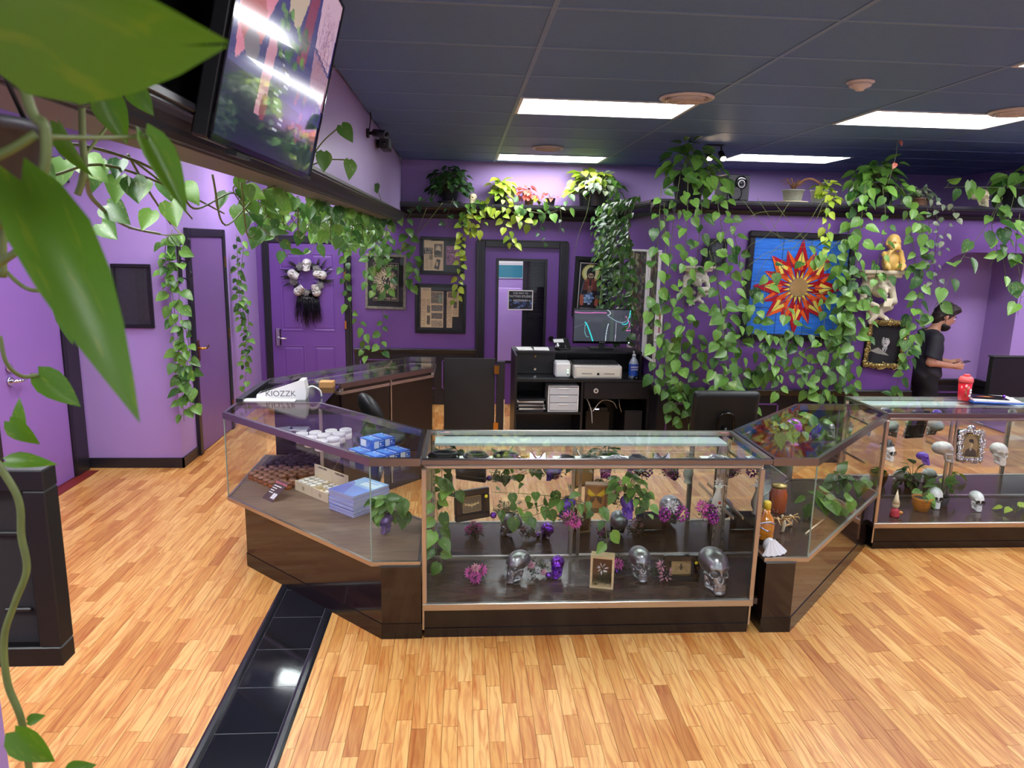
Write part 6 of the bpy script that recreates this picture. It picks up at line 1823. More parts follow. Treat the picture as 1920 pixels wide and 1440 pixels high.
MB().lathe([(.03, 0), (.034, .012), (.026, .03), (.03, .045), (.012, .065)], 14).build('coat', pmat('red_coat', (190, 50, 70), rough=.5), t); MB().sphere((0, 0, .085), .024).build('head', M['cream'], t)
MB().lathe([(.026, .098), (.016, .13), (.0005, .20)], 12).build('pointed_hat', M['cream'], t); MB().sphere((.035, -.01, .03), (.02, .012, .014)).build('sack', M['terracotta'], t)
pq = aZ(1737, 880, S2)
skull('skull', 'bright purple skull lying on the shelf of the right case', M['purple_gloss'], (3.245, 4.62, S2), .10, math.radians(30), tiltx=-.25)
skull('skull', 'antique silver skull in profile on the shelf of the right case', M['skull_grey'], (3.42, 4.66, S2), .165, math.radians(62))
skull('skull', 'white skull facing forward to the right of the ornate portrait', M['skull_white'], (3.80, 4.62, S2), .165, math.radians(-8))
w, h = .175, .23
t = thing('ornate_portrait', 'silver scrollwork frame with a sepia portrait standing on the glass shelf', 'picture', (3.615, 4.67, S2), rot=(-.16, 0, math.radians(-10)))
ornate_frame(t, w, h, .032, M['silver'], M['black'], 5)
cv = portrait(3, (104, 86, 62), (196, 170, 130), (60, 50, 44)); cv.obj('print', w - .072, h - .075, M['print'], t, loc=(0, -.0235, .0375))
for a in ((-.058, .058, .031, .039), (-.058, .058, h - .039, h - .031), (-.058, -.05, .039, h - .039), (.05, .058, .039, h - .039)): MB().box(a[0], a[1], -.026, -.0225, a[2], a[3]).build('gilt_fillet', M['gold'], t)
MB().box(-w / 2 + .03, w / 2 - .03, -.02, -.001, .03, h - .03).build('back_board', M['black'], t)
MB().sphere((0, -.02, h + .012), (.03, .012, .022), 10, 8).build('crest', M['silver'], t)
MB().box(-.02, .02, .0, .008, .02, h * .75).build('easel_strut', M['black'], t)
skull('skull', 'purple skull on the top shelf of the right case', M['purple_gloss'], (3.42, 4.78, U2), .085, math.radians(15), tiltx=-.2)
skull('skull', 'white skull on the top shelf of the right case under the booklets', M['skull_white'], (4.0, 4.80, U2), .09, math.radians(-30), tiltx=-.2)
t = put('glass_vase', 'dark glass vase at the left of the right case top shelf', 'vase', (3.06, 4.82, U2)); MB().lathe([(.02, 0), (.03, .005), (.028, .03), (.04, .07), (.037, .07), (.02, .02)], 16, cap=False).build('body', pmat('dark_violet_glass', (50, 44, 80), rough=.1), t)

# ---- things on top of the right case
t = put('shaker_bottle', 'red shaker bottle with a logo standing on the right case', 'bottle', (3.62, 4.80, ZT + .0002))
pb = aZ(1806, 750, ZT); t.location = (pb.x, pb.y, ZT + .0002)
MB().lathe([(.036, 0), (.039, .004), (.045, .135)], 22).build('cup', pmat('red_plastic', (206, 40, 52), rough=.18), t)
MB().lathe([(.049, .1355), (.049, .155), (.040, .172), (.03, .176), (.0005, .176)], 22).build('lid', pmat('coral_lid', (240, 96, 96), rough=.35), t)
MB().box(-.02, .022, -.012, .012, .1765, .192, .004).build('spout_cap', pmat('coral_cap', (240, 90, 92), rough=.35), t)
mb = MB().tube([(-.012, -.0425, .035), (-.020, -.042, .06), (-.018, -.043, .085), (-.004, -.046, .108)], .0035, 5); mb.build('logo_swoosh', M['gold'], t)
for k, (x, z) in enumerate(((.012, .04), (.016, .062), (.014, .082))): MB().sphere((x, -.0405 - .0006 * k, z), (.010, .004, .010), 8, 6).build('logo_mark', M['white'], t)
pb = aZ(1860, 752, ZT)
for k, (z, m, lb, w_, d_) in enumerate(((0, 'blue_box', 'blue folder at the bottom of the papers on the right case', .34, .24), (.008, 'paper', 'white sheets lying on the blue folder', .32, .225))):
    t = thing('folder' if k == 0 else 'paper_stack', lb, 'papers', (pb.x, pb.y + .02, ZT + .0002 + z), math.radians(-12))
    MB().box(-w_ / 2, w_ / 2, -d_ / 2, d_ / 2, 0, .0075 if k == 0 else .012, .001).build('cover' if k == 0 else 'sheets', M[m], t)
t = thing('magazine', 'dark glossy magazine on top of the white sheets', 'magazine', (pb.x - .02, pb.y + .03, ZT + .0208), math.radians(-18))
MB().box(-.12, .12, -.08, .08, 0, .005, .001).build('pages', M['black_gloss'], t)
cv = Canvas(50, 34, (20, 18, 24)); cv.ell(.45, .5, .25, .12, (170, 80, 40)); cv.ell(.5, .52, .12, .06, (220, 160, 90)); cv.obj('cover_print', .23, .15, M['print_gloss'], t, loc=(0, -.075, .0054), rot=(-math.pi / 2, 0, 0))
t = thing('key_ring', 'small white and purple key tag on the magazine corner', 'keys', (pb.x + .13, pb.y - .01, ZT + .0205)); MB().box(-.02, .02, -.012, .012, 0, .008, .003).build('tag', M['white'], t); MB().sphere((-.035, .02, .012), .012).build('charm', M['purple_ball'], t)
# ================================================================== till desk, gate, seats, terminals
DK = M['desk_black'] = pmat('black_desk_board', (26, 26, 30), rough=.35, noise=.2, nscale=6)
M['clear_plastic'] = pmat('frosted_plastic', (196, 200, 206), rough=.3)
DX0, DX1, DY0, DY1 = .51, 1.835, 6.70, 7.28
t = thing('till_desk', 'black till desk with open shelves, between the gate and the return wall', 'desk', (1.17, 7.0, 0))
B = lambda nm, m, *a, **k: pbox(nm, m, *a, t, **k)
B('desk_top', DK, DX0 + .0205, DX1, DY0, DY1, .725, .75)
B('side_panel', DK, DX0, DX0 + .02, DY0 - .02, DY1, 0, .98)
B('side_panel', DK, DX1 - .022, DX1, DY0 + .02, DY1, 0, .7245)
B('divider', DK, 1.16, 1.18, DY0 + .02, DY1, 0, .7245)
B('shelf_board', DK, DX0 + .0205, 1.1595, DY0 + .02, DY1 - .02, .40, .42)
B('shelf_board', DK, DX0 + .0205, 1.1595, DY0 + .02, DY1 - .02, .06, .08)
B('back_panel', DK, DX0 + .0205, DX1 - .0225, DY1 - .0195, DY1 - .001, 0, .7245)
B('hutch_shelf', DK, DX0 + .0205, 1.80, 6.96, DY1, .965, .985)
B('hutch_back', DK, DX0 + .0205, 1.80, DY1 - .02, DY1 - .0005, .7505, .9645)
B('hutch_side', DK, 1.78, 1.80, 6.96, DY1 - .0205, .7505, .9645)
B('hutch_drawer', DK, DX0 + .03, .93, 6.99, 7.01, .755, .96)
for z in (.80, .93): MB().cyl((.73, 6.99, z), (.73, 6.975, z), .012, 12).build('knob', M['chrome'], t, world=True)
d = B('drawer_front', DK, 1.185, DX1 - .024, DY0 + .005, DY0 + .02, .56, .72)
lk = MB().cyl((1.30, DY0 + .005, .64), (1.30, DY0 - .004, .64), .024, 18).build('lock_ring', M['cream_plastic'], d)
MB().cyl((1.30, DY0 - .004, .64), (1.30, DY0 - .007, .64), .011, 14).build('lock_barrel', M['gunmetal'], t, world=True)
B('drawer_box', DK, 1.19, DX1 - .03, DY0 + .021, DY1 - .05, .58, .70)
# things on the desk
t = thing('cash_drawer', 'cream metal cash drawer on the till desk', 'cash drawer', (1.32, 6.93, .7502))
MB().box(-.235, .235, -.19, .19, 0, .125, .008).build('body', M['cream_plastic'], t); MB().box(-.215, .215, -.196, -.1905, .018, .105, .003).build('drawer_face', pmat('cream_face', (216, 212, 198), rough=.4), t)
MB().cyl((0, -.196, .05), (0, -.203, .05), .012, 14).build('lock', M['gunmetal'], t)
for x in (-.11, .11): MB().box(x - .05, x + .05, -.1985, -.1962, .05, .054).build('slot', M['black'], t)
t = thing('keyboard', 'black keyboard resting on the cash drawer', 'keyboard', (1.31, 6.90, .8755), rot=(.04, 0, 0))
MB().box(-.225, .225, -.075, .075, 0, .018, .004).build('base', M['black'], t)
kme = MB().box(-.0125, .0125, -.0085, .0085, 0, .009, .002).mesh('key'); kme.materials.append(pmat('key_cap', (34, 35, 38), rough=.4))
for r in range(5):
    for c in range(14): link('key', kme, None, t, loc=(-.195 + c * .03, -.055 + r * .0265, .018))
t = thing('receipt_printer', 'white cube receipt printer beside the cash drawer', 'printer', (.985, 6.87, .7502))
MB().box(-.075, .075, -.08, .09, 0, .145, .014).build('body', M['white'], t); MB().box(-.07, .07, -.06, .07, .1455, .152, .003).build('cover', pmat('printer_cover', (206, 206, 204), rough=.4), t)
for z in (.05, .075): MB().box(.04, .055, -.0825, -.0803, z, z + .008).build('indicator', emit_mat('green_led', (180, 255, 200), 2), t)
MB().box(.04, .055, -.0825, -.0803, .025, .033).build('button', M['black'], t)
t = thing('monitor', 'computer monitor on the till desk showing neon lines', 'monitor', (1.42, 7.12, .9853), rotz=0)
cv = Canvas(160, 96, (62, 66, 76)); cv.rect(.64, .69, 0, 1, (74, 88, 82), .7)
bez = lambda P, n=24: [(sum(math.comb(3, i) * (1 - s) ** (3 - i) * s ** i * P[i][0] for i in range(4)), sum(math.comb(3, i) * (1 - s) ** (3 - i) * s ** i * P[i][1] for i in range(4))) for s in [k / n for k in range(n + 1)]]
cv.line(bez([(.0, .92), (.2, .86), (.4, .93), (.55, .90)]), .011, (236, 120, 206))
cv.line(bez([(.20, .58), (.16, .2), (.24, .1), (.26, .14)]), .007, (110, 190, 196)); cv.line(bez([(.19, .6), (.22, .6), (.30, .2), (.34, .0)]), .018, (50, 216, 220))
cv.line(bez([(.57, 1), (.66, .92), (.62, .82), (.58, .84)]), .009, (206, 224, 230)); cv.line(bez([(.58, .82), (.75, .6), (.95, .4), (.97, 1)]), .010, (140, 170, 190)); cv.line(bez([(.84, .56), (.92, .5), (.97, .6), (.975, 1)]), .014, (56, 210, 220))
cv.line(bez([(.90, .8), (.98, .55), (1.0, .6), (.92, .34)]), .010, (232, 120, 210)); cv.line([(.92, .34), (1, .36)], .010, (232, 120, 210))
cv.line(bez([(.56, .0), (.56, .2), (.58, .45), (.60, .56)]), .009, (210, 226, 236)); cv.line([(.73, .0), (.735, .6)], .006, (200, 196, 216)); cv.line(bez([(0, .42), (.1, .5), (.2, .55), (.26, .64)]), .003, (130, 136, 150))
MB().box(-.30, .30, 0, .035, .06, .41, .004).build('housing', M['black'], t)
for a in ((-.30, .30, .06, .083), (-.30, .30, .402, .41), (-.30, -.292, .083, .402), (.292, .30, .083, .402)): MB().box(a[0], a[1], -.006, -.0002, a[2], a[3], .0015).build('bezel', M['black_gloss'], t)
cv.obj('screen', .584, .319, M['screen'], t, loc=(0, -.001, .083))
MB().box(-.03, .03, .012, .03, .0125, .07).build('neck', M['black'], t); MB().box(-.12, .12, -.02, .14, 0, .012, .003).build('foot', M['black'], t)
MB().box(-.03, .03, -.0066, -.0061, .067, .074).build('maker_plate', M['silver'], t)
MB().box(.27, .28, -.0068, -.0061, .066, .076).build('power_light', emit_mat('white_led', (220, 235, 255), 3), t)
t = thing('sanitizer_bottle', 'clear pump bottle with a blue HAND SANITIZER label', 'bottle', (1.68, 6.80, .7502))
MB().lathe([(.04, 0), (.046, .005), (.046, .15), (.03, .185), (.018, .20), (.018, .215)], 20).build('body', pmat('clear_bottle', (150, 160, 172), rough=.1), t)
MB().lathe([(.0467, .03), (.0467, .145)], 20, cap=False).build('label', pmat('blue_label', (28, 70, 160), rough=.4), t)
for k, (tx, sz, z) in enumerate((('HAND', .026, .115), ('SANITIZER', .015, .09))): lettering('label_lettering', tx, sz, M['white'], t, (0, -.0478, z))
MB().lathe([(.018, .2155), (.018, .235), (.006, .238), (.006, .26)], 12).tube([(0, 0, .262), (-.01, -.02, .268), (-.02, -.045, .262)], .006, 6).build('pump', M['clear_plastic'], t)
t = thing('computer_mouse', 'black computer mouse at the right edge of the till desk', 'mouse', (1.70, 6.72 + .03, .7502)); MB().sphere((0, 0, .012), (.03, .045, .02), 14, 8).build('shell', M['black_gloss'], t); MB().cyl((0, -.02, .026), (0, -.03, .028), .004, 8).build('wheel', M['gunmetal'], t)
t = thing('card_reader', 'tilted tablet card reader seen from behind on the hutch', 'card reader', (1.02, 7.08, .9853), .3)
MB().box(-.09, .09, -.004, .014, 0, .12, .006).xf(Matrix.Translation((0, 0, .012)) @ Matrix.Rotation(-.7, 4, 'X')).build('tablet', M['black'], t); MB().box(-.09, .02, -.02, -.008, .06, .10, .003).xf(Matrix.Translation((0, 0, .012)) @ Matrix.Rotation(-.7, 4, 'X')).build('white_backing', M['white'], t)
MB().box(-.06, .06, -.05, .06, 0, .012, .003).build('base', M['black'], t); MB().sphere((-.07, -.02, .04), .028).build('chrome_knob', M['chrome'], t); MB().tube([(0, -.05, .05), (-.01, -.09, .0), (-.02, -.135, -.1)], .004, 6).build('cable', M['black'], t)
for k, x in enumerate((.63, .80)):
    o = MB().box(-.075, .075, -.1, .1, 0, .006, .001).build('paper_pad', M['paper'], None, loc=(x, 7.09, .9853), rot=(0, 0, .05 - .1 * k)); tag(o, ('white paper pad at the left end of the hutch shelf', 'white paper pad beside the card reader')[k], 'papers', 'paper pads')
t = thing('drawer_unit', 'small white drawer unit with clear drawers under the till desk', 'drawer unit', (.99, 6.88, .4202))
for a in ((-.15, .15, -.14, .14, 0, .012), (-.15, .15, -.14, .14, .248, .26), (-.15, -.138, -.14, .14, .0125, .2475), (.138, .15, -.14, .14, .0125, .2475)): MB().box(*a, .002).build('shell', M['white'], t)
for k in range(3):
    o = MB().box(-.136, .136, -.146, .13, .016 + k * .0775, .016 + k * .0775 + .072, .003).build('drawer', M['clear_plastic'], t); MB().box(-.05, .05, -.152, -.1462, .07 + k * .0775, .082 + k * .0775, .003).build('pull', M['white'], o)
q = random.Random(8)
for k in range(7):
    o = MB().box(-.13, .13, -.17, .17, 0, .014 if k % 2 else .02, .001).build('binder', pmat('folder_%d' % k, ((40, 40, 46), (196, 194, 188), (28, 28, 32), (150, 148, 146), (34, 32, 40), (210, 208, 200), (24, 24, 28))[k], rough=.5), None, loc=(.675, 6.91, .4202 + sum((.02 if j % 2 == 0 else .014) + .0005 for j in range(k))), rot=(0, 0, q.uniform(-.08, .08)))
    tag(o, ('charcoal folder at the bottom of the pile under the till desk', 'pale folder second from the bottom of the till desk pile', 'black folder third from the bottom of the till desk pile', 'grey folder in the middle of the till desk pile', 'dark folder above the grey one under the till desk', 'cream folder second from the top of the till desk pile', 'black printed folder on top of the till desk pile')[k], 'folder', 'folders under the till desk')
t = thing('computer_tower', 'black computer tower on the floor under the till desk', 'computer', (1.70, 6.98, 0))
MB().box(-.09, .09, -.21, .21, 0.0, .43, .004).build('case', M['black'], t); MB().box(-.085, .085, -.2135, -.2102, .02, .41, .002).build('front_panel', pmat('tower_front', (30, 30, 34), rough=.5), t); MB().lathe([(.012, 0), (.015, 0), (.015, .002), (.012, .002)], 16, cap=False).xf(Matrix.Translation((0, -.2136, .22)) @ Matrix.Rotation(math.pi / 2, 4, 'X')).build('badge', M['silver'], t)
t = thing('network_box', 'small black network box with a light under the desk', 'router', (1.36, 6.95, .0)); MB().box(-.12, .12, -.08, .08, 0, .40, .004).build('stand', DK, t); MB().box(-.10, .10, -.085, .08, .4002, .44, .004).build('router_body', M['black'], t); MB().box(-.03, .01, -.0868, -.0852, .415, .425).build('status_light', emit_mat('pale_led', (220, 230, 255), 2), t)
for k, pts in enumerate(([(1.19, 6.80, .62), (1.27, 6.78, .45), (1.29, 6.77, .3)], [(1.29, 6.77, .42), (1.38, 6.80, .52), (1.50, 6.85, .50), (1.56, 6.9, .42)], [(1.55, 6.82, .60), (1.56, 6.80, .48), (1.59, 6.82, .40)])):
    o = MB().tube(crom(pts), .004, 6).build('cable', M['white' if k != 2 else 'silver'], None); tag(o, ('white cable hanging at the desk divider', 'white cable looping over the network box', 'thin silver cable near the computer tower')[k], 'cable', 'cables under the desk')

# ---- black half gate
t = thing('counter_gate', 'black half height gate between the rear case and the till desk', 'gate', (.12, 6.5, 0))
pbox('gate_leaf', pmat('black_painted_board', (30, 29, 31), rough=.4, noise=.25, nscale=5), -.16, .31, 6.49, 6.52, .04, .978, t, bev=.002)
pbox('gate_post', M['black_trim'], .325, .40, 6.47, 6.55, 0, .955, t, bev=.003)
for z in (.84, .30):
    h_ = pbox('hinge', M['brass'], .30, .345, 6.462, 6.4695, z, z + .08, t)
pbox('post_edge', M['wood_light'], .394, .4005, 6.4655, 6.4695, .05, .6, t)

# ---- payment terminal on the side counter
p = aZ(530, 748, .931)
t = thing('payment_terminal', 'white wedge shaped terminal lettered KIOZZK on the side counter', 'terminal', (-1.20, 4.83, .9602), math.radians(2), scale=.8)
mb = MB(); mb.extr([(-.21, 0), (.19, 0), (.20, .06), (.185, .165), (.15, .165), (-.205, .045)], -.07, .07, 'y'); mb.build('body', M['white'], t)
mb = MB().add([(-.195, -.06, .0475), (-.195, .06, .0475), (.14, .06, .1626), (.14, -.06, .1626), (-.195, -.06, .0505), (-.195, .06, .0505), (.14, .06, .1656), (.14, -.06, .1656)], [(0, 3, 2, 1), (4, 5, 6, 7), (0, 1, 5, 4), (1, 2, 6, 5), (2, 3, 7, 6), (3, 0, 4, 7)]); mb.build('screen', M['black_gloss'], t)
lettering('maker_lettering', 'KIOZZK', .068, pmat('grey_ink', (90, 92, 96), rough=.5), t, (-.01, -.0705, .052), sx=1.0)
MB().box(-.25, .26, -.085, .085, -.0001, .0, 0).build('base_plate', M['white'], t) if False else None
t2 = thing('terminal_cable', 'white cable curling behind the white terminal', 'cable', (-1.015, 4.86, .9602)); MB().tube(crom([(-.045, 0, .05), (0, -.01, .08), (.05, 0, .05), (.06, .01, .006)]), .006, 7).build('cord', M['white'], t2)
t = thing('counter_tray', 'flat white tray on the side counter in front of the terminal', 'tray', (-1.27, 4.735, .9602)); MB().box(-.17, .17, -.03, .03, 0, .012, .003).build('plate', M['white'], t); MB().box(-.15, .15, -.02, .02, .0122, .015).build('liner', M['cream_plastic'], t)
t = thing('cardboard_box', 'brown carton on the side counter shelf below the rear case', 'box', (-.985, 5.24, .9602)); MB().box(-.05, .05, -.045, .045, 0, .04).build('carton', pmat('kraft', (190, 140, 84), rough=.8), t)
# ---- seats
t = thing('task_chair', 'black padded office chair seen from behind, near the vines', 'chair', (1.98, 5.15, 0))
me = sdf_mesh('backrest', lambda P: sd_box(P, (0, 0, 0), (.255, .035, .20), .034) + .25 * (P[..., 0] ** 2) * 0 , (-.3, -.08, -.25), (.3, .08, .25), 40, M['black_leather'])
o = link('backrest', me, None, t, loc=(0, -.02, .78), rot=(.14, 0, 0))
MB().tube(crom([(-.06, -.07, .60), (-.06, -.075, .72), (-.04, -.08, .80), (.04, -.08, .80), (.06, -.075, .72), (.06, -.07, .60)]), .011, 8).build('back_bracket', M['black_gloss'], t)
MB().tube([(0, -.06, .70), (0, -.03, .46), (0, .1, .40)], .02, 8).build('spine', M['black'], t)
me = sdf_mesh('seat', lambda P: sd_box(P, (0, 0, 0), (.24, .24, .045), .044), (-.3, -.3, -.08), (.3, .3, .08), 36, M['black_leather'])
link('seat', me, None, t, loc=(0, .22, .46))
MB().cyl((0, .2, .42), (0, .2, .10), .025, 12).build('column', M['chrome'], t)
for k in range(5):
    a = 2 * math.pi * k / 5 + .3
    MB().tube([(0, .2, .11), (.15 * math.cos(a), .2 + .15 * math.sin(a), .085), (.27 * math.cos(a), .2 + .27 * math.sin(a), .065)], .018, 8).build('base_leg', M['black'], t); MB().sphere((.27 * math.cos(a), .2 + .27 * math.sin(a), .031), .03, 10, 8).build('caster', M['black_gloss'], t)
t = thing('stool', 'black padded stool with a round back inside the left counter', 'stool', (-.58, 5.02, 0))
me = sdf_mesh('backrest', lambda P: sd_ell(P, (0, 0, 0), (.06, .13, .15)), (-.1, -.2, -.2), (.1, .2, .2), 30, M['black_leather'])
link('backrest', me, None, t, loc=(-.06, 0, .83), rot=(0, -.5, .5))
MB().lathe([(.17, .60), (.19, .62), (.18, .66), (.0005, .67)], 24).build('seat', M['black_leather'], t); MB().cyl((0, 0, .60), (0, 0, .06), .025).build('column', M['chrome'], t); MB().lathe([(.20, 0), (.2, .02), (.05, .06)], 24).build('foot', M['chrome'], t); MB().tube([(-.15, 0, .63), (-.12, 0, .70), (-.08, 0, .80)], .012, 6).build('back_post', M['black'], t)
# ---- black panel at the right edge
p = aY(1864, 668, 5.4)
t = thing('partition_panel', 'black flat panel standing behind the papers at the right edge', 'panel', (p.x + .45, 5.43, 0))
pbox('panel_board', M['black'], p.x, p.x + .9, 5.40, 5.45, 0.04, p.z - .012, t, bev=.003); pbox('panel_cap', M['black_matte'], p.x - .008, p.x + .908, 5.39, 5.46, p.z - .0118, p.z, t, bev=.002)
for dx in (.05, .8): pbox('foot', M['black'], p.x + dx, p.x + dx + .06, 5.3, 5.55, 0, .0395, t)
# ---- loudspeaker on the right ledge
p0 = aY(1347, 370, 6.45); LZ = 2.432
t = thing('loudspeaker', 'black box loudspeaker with a white ringed driver on the plant ledge', 'loudspeaker', (aY(1376, 370, 6.5).x, 6.55, LZ), math.radians(12))
hh = .235
MB().box(-.11, .11, -.10, .12, .012, hh, .006).build('cabinet', pmat('speaker_black', (40, 40, 46), rough=.5), t)
for x in (-.08, .08): MB().box(x - .02, x + .02, -.08, .1, 0, .0118).build('foot', M['black'], t)
MB().lathe([(.055, 0), (.06, .006), (.05, .010), (.02, .004), (.0005, .006)], 20).xf(Matrix.Translation((.02, -.1005, .165)) @ Matrix.Rotation(math.pi / 2, 4, 'X')).build('driver', M['black_gloss'], t)
MB().lathe([(.028, .0), (.036, .0), (.036, .009), (.028, .009)], 20, cap=False).xf(Matrix.Translation((.02, -.101, .155)) @ Matrix.Rotation(math.pi / 2, 4, 'X')).build('driver_ring', M['white'], t)
MB().lathe([(.06, 0), (.064, .006), (.05, .008), (.02, .003), (.0005, .005)], 20).xf(Matrix.Translation((-.03, -.1005, .07)) @ Matrix.Rotation(math.pi / 2, 4, 'X')).build('driver', M['black'], t)
# ================================================================== plants
def leaf_mesh(name, w=.40, lobes=.10, fold=.10, droop=.16, seed=0):
    # base at origin, blade along -z, upper side faces -y
    q = random.Random(seed)
    ts = (0.0, .10, .26, .46, .66, .84, 1.0)
    hw = (0.34, .82, 1.0, .90, .64, .32, 0.0)
    v = []; f = []
    for i, (t_, h) in enumerate(zip(ts, hw)):
        z = -t_
        yc = droop * (t_ ** 2)
        zz = z + (lobes if i == 0 else 0) * 0
        ww = w * h
        ye = yc - fold * h + q.uniform(-.012, .012)
        v += [(-ww, ye, zz + (lobes if i == 0 else (lobes * .35 if i == 1 else 0))), (-ww * .5, yc - fold * h * .35, zz + (lobes * .5 if i == 0 else 0)), (0, yc, zz), (ww * .5, yc - fold * h * .35, zz + (lobes * .5 if i == 0 else 0)), (ww, ye, zz + (lobes if i == 0 else (lobes * .35 if i == 1 else 0)))]
    for i in range(len(ts) - 1):
        for k in range(4):
            a = i * 5 + k
            f.append((a, a + 5, a + 6, a + 1) if i < len(ts) - 2 else ((a, a + 5, a + 1)))
    m = bpy.data.meshes.new(name); m.from_pydata(v, [], f)
    m.polygons.foreach_set('use_smooth', [True] * len(m.polygons)); m.update()
    return m
LEAVES = {}
def leaf_set(key, n=4, **kw):
    if key not in LEAVES:
        LEAVES[key] = []
        for s in range(n):
            me = leaf_mesh('leaf', seed=s, droop=(.10, .2, .28, .05)[s % 4], fold=(.08, .13, .05, .16)[s % 4], **kw)
            me.materials.append(M[key]); LEAVES[key].append(me)
    return LEAVES[key]
class Plant:
    def __init__(s, name, label, loc, cat='plant', group=None, leaf='leaf', seed=1):
        s.t = thing(name, label, cat, loc, group=group); s.inv = Matrix.Translation(loc).inverted()
        s.n = 0; s.q = random.Random(seed); s.leaf = leaf; s.stem = MB(); s.extra = MB()
    def add_leaf(s, base, d, nrm, size, key=None, wide=1.0):
        d = Vector(d).normalized(); nrm = Vector(nrm); nrm = nrm - d * nrm.dot(d)
        if nrm.length < 1e-4: nrm = d.orthogonal()
        nrm.normalize()
        zc = -d; yc = -nrm; xc = yc.cross(zc)
        if getattr(s, 'ymax', None) and base[1] > s.ymax - .09: base = (base[0], s.ymax - .09 - s.q.random() * .05, base[2]); 
        mt = Matrix(((xc.x * size * wide, yc.x * size, zc.x * size, base[0]), (xc.y * size * wide, yc.y * size, zc.y * size, base[1]), (xc.z * size * wide, yc.z * size, zc.z * size, base[2]), (0, 0, 0, 1)))
        me = s.q.choice(leaf_set(key or s.leaf))
        if s.n < 298:
            o = bpy.data.objects.new('leaf', me); COL.objects.link(o); o.parent = s.t; o.matrix_basis = s.inv @ mt
        else:
            b = len(s.extra.v)
            s.extra.add([mt @ v.co for v in me.vertices], [tuple(p.vertices) for p in me.polygons], True)
        s.n += 1
    def vine(s, pts, size=.11, step=.07, out=(0, -1, 0), r=.0032, stand=.03, down=1.0, key=None, lim=None, start=0.0, bare=False, spread=.9, up=.35, jit=.35):
        P = crom(pts, 8); q = s.q
        s.stem.tube([p for p in P], r, 5, r * .6)
        if bare: return P
        acc = 0; nxt = step * start + step * q.uniform(.2, 1); side = 1; cnt = 0
        out = Vector(out)
        for i in range(1, len(P)):
            sg = P[i] - P[i - 1]; L = sg.length
            while acc + L > nxt:
                p = P[i - 1] + sg * ((nxt - acc) / L)
                nxt += step * q.uniform(.65, 1.4); side = -side
                tan = sg.normalized(); lat = tan.cross(out); lat = lat.normalized() if lat.length > 1e-4 else Vector((1, 0, 0))
                sz = size * q.uniform(.68, 1.2)
                pet = lat * side * q.uniform(.25, 1) * sz * spread * .45 + out * stand * q.uniform(.5, 1.7) + Vector((0, 0, sz * .10))
                b = p + pet
                s.stem.tube([p, p + pet * .6 + Vector((0, 0, sz * .05)), b], r * .55, 4, r * .4)
                d = lat * side * q.uniform(.1, 1.25) + Vector((0, 0, -down * q.uniform(.25, 1.3))) + out * q.uniform(.0, .9) + Vector((q.uniform(-jit, jit), q.uniform(-jit, jit), 0))
                n = out * 1.0 + Vector((0, 0, up + q.uniform(-.1, 1.1))) + lat * q.uniform(-.9, .9)
                s.add_leaf(b, d, n, sz, key, q.uniform(.85, 1.15)); cnt += 1
                if lim and cnt >= lim: return P
            acc += L
        return P
    def bush(s, c, rx, rz, n, size, key=None, out=(0, -1, 0), ry=None):
        q = s.q; ry = ry or rx * .8
        for k in range(n):
            a = q.uniform(0, 6.283); e = q.uniform(-.15, 1.35)
            d = Vector((math.cos(a) * math.cos(e), math.sin(a) * math.cos(e), math.sin(e)))
            rr = q.uniform(.55, 1.05)
            b = Vector(c) + Vector((d.x * rx, d.y * ry, d.z * rz)) * rr
            s.stem.tube([Vector(c), Vector(c).lerp(b, .55) + Vector((0, 0, .03)), b], .0022, 4, .0012)
            dd = d * .7 + Vector((0, 0, -.75)) + Vector((q.uniform(-.3, .3), q.uniform(-.3, .3), q.uniform(-.2, .3)))
            s.add_leaf(b, dd, Vector(out) * .6 + d * .6 + Vector((0, 0, .8)), size * q.uniform(.7, 1.2), key)
    def done(s, mat=None):
        if s.stem.v:
            o = s.stem.xf(s.inv).build('stems', mat or M['stem'], s.t, fixn=False); o['kind'] = 'stuff'
        if s.extra.v:
            o = s.extra.xf(s.inv).build('foliage', M[s.leaf], s.t, fixn=False); o['kind'] = 'stuff'
        return s.t
def pot(t, r, h, mat, rim=True, saucer=None):
    pr = [(r * .72, 0), (r * .76, .004), (r * .98, h * .92), (r * 1.04, h * .92), (r * 1.05, h), (r * .95, h), (r * .9, h * .86)]
    if saucer: MB().lathe([(r * .9, 0), (r * 1.25, .004), (r * 1.35, .022), (r * 1.28, .022), (r * .9, .008)], 22).build('saucer', saucer, t); pr = [(a, z + .009) for a, z in pr]
    MB().lathe(pr, 22, cap=False).build('pot', mat, t)
    MB().cyl((0, 0, h * .80), (0, 0, h * .84 + (.009 if saucer else 0)), r * .93, 18).build('soil', M['soil'], t)
M['pot_dark'] = pmat('charcoal_pot', (44, 44, 50), rough=.5)
M['pot_grey'] = pmat('sage_glazed_pot', (150, 154, 140), rough=.35, noise=.25, nscale=30)
M['pot_white'] = pmat('white_pot', (206, 204, 196), rough=.4)
M['pot_terra'] = pmat('terracotta_pot', (150, 110, 88), rough=.7)
Yp = lambda Y: (lambda pts: [aY(x, y, Y) for x, y in pts])
BZ = 2.4755        # top of the back ledge
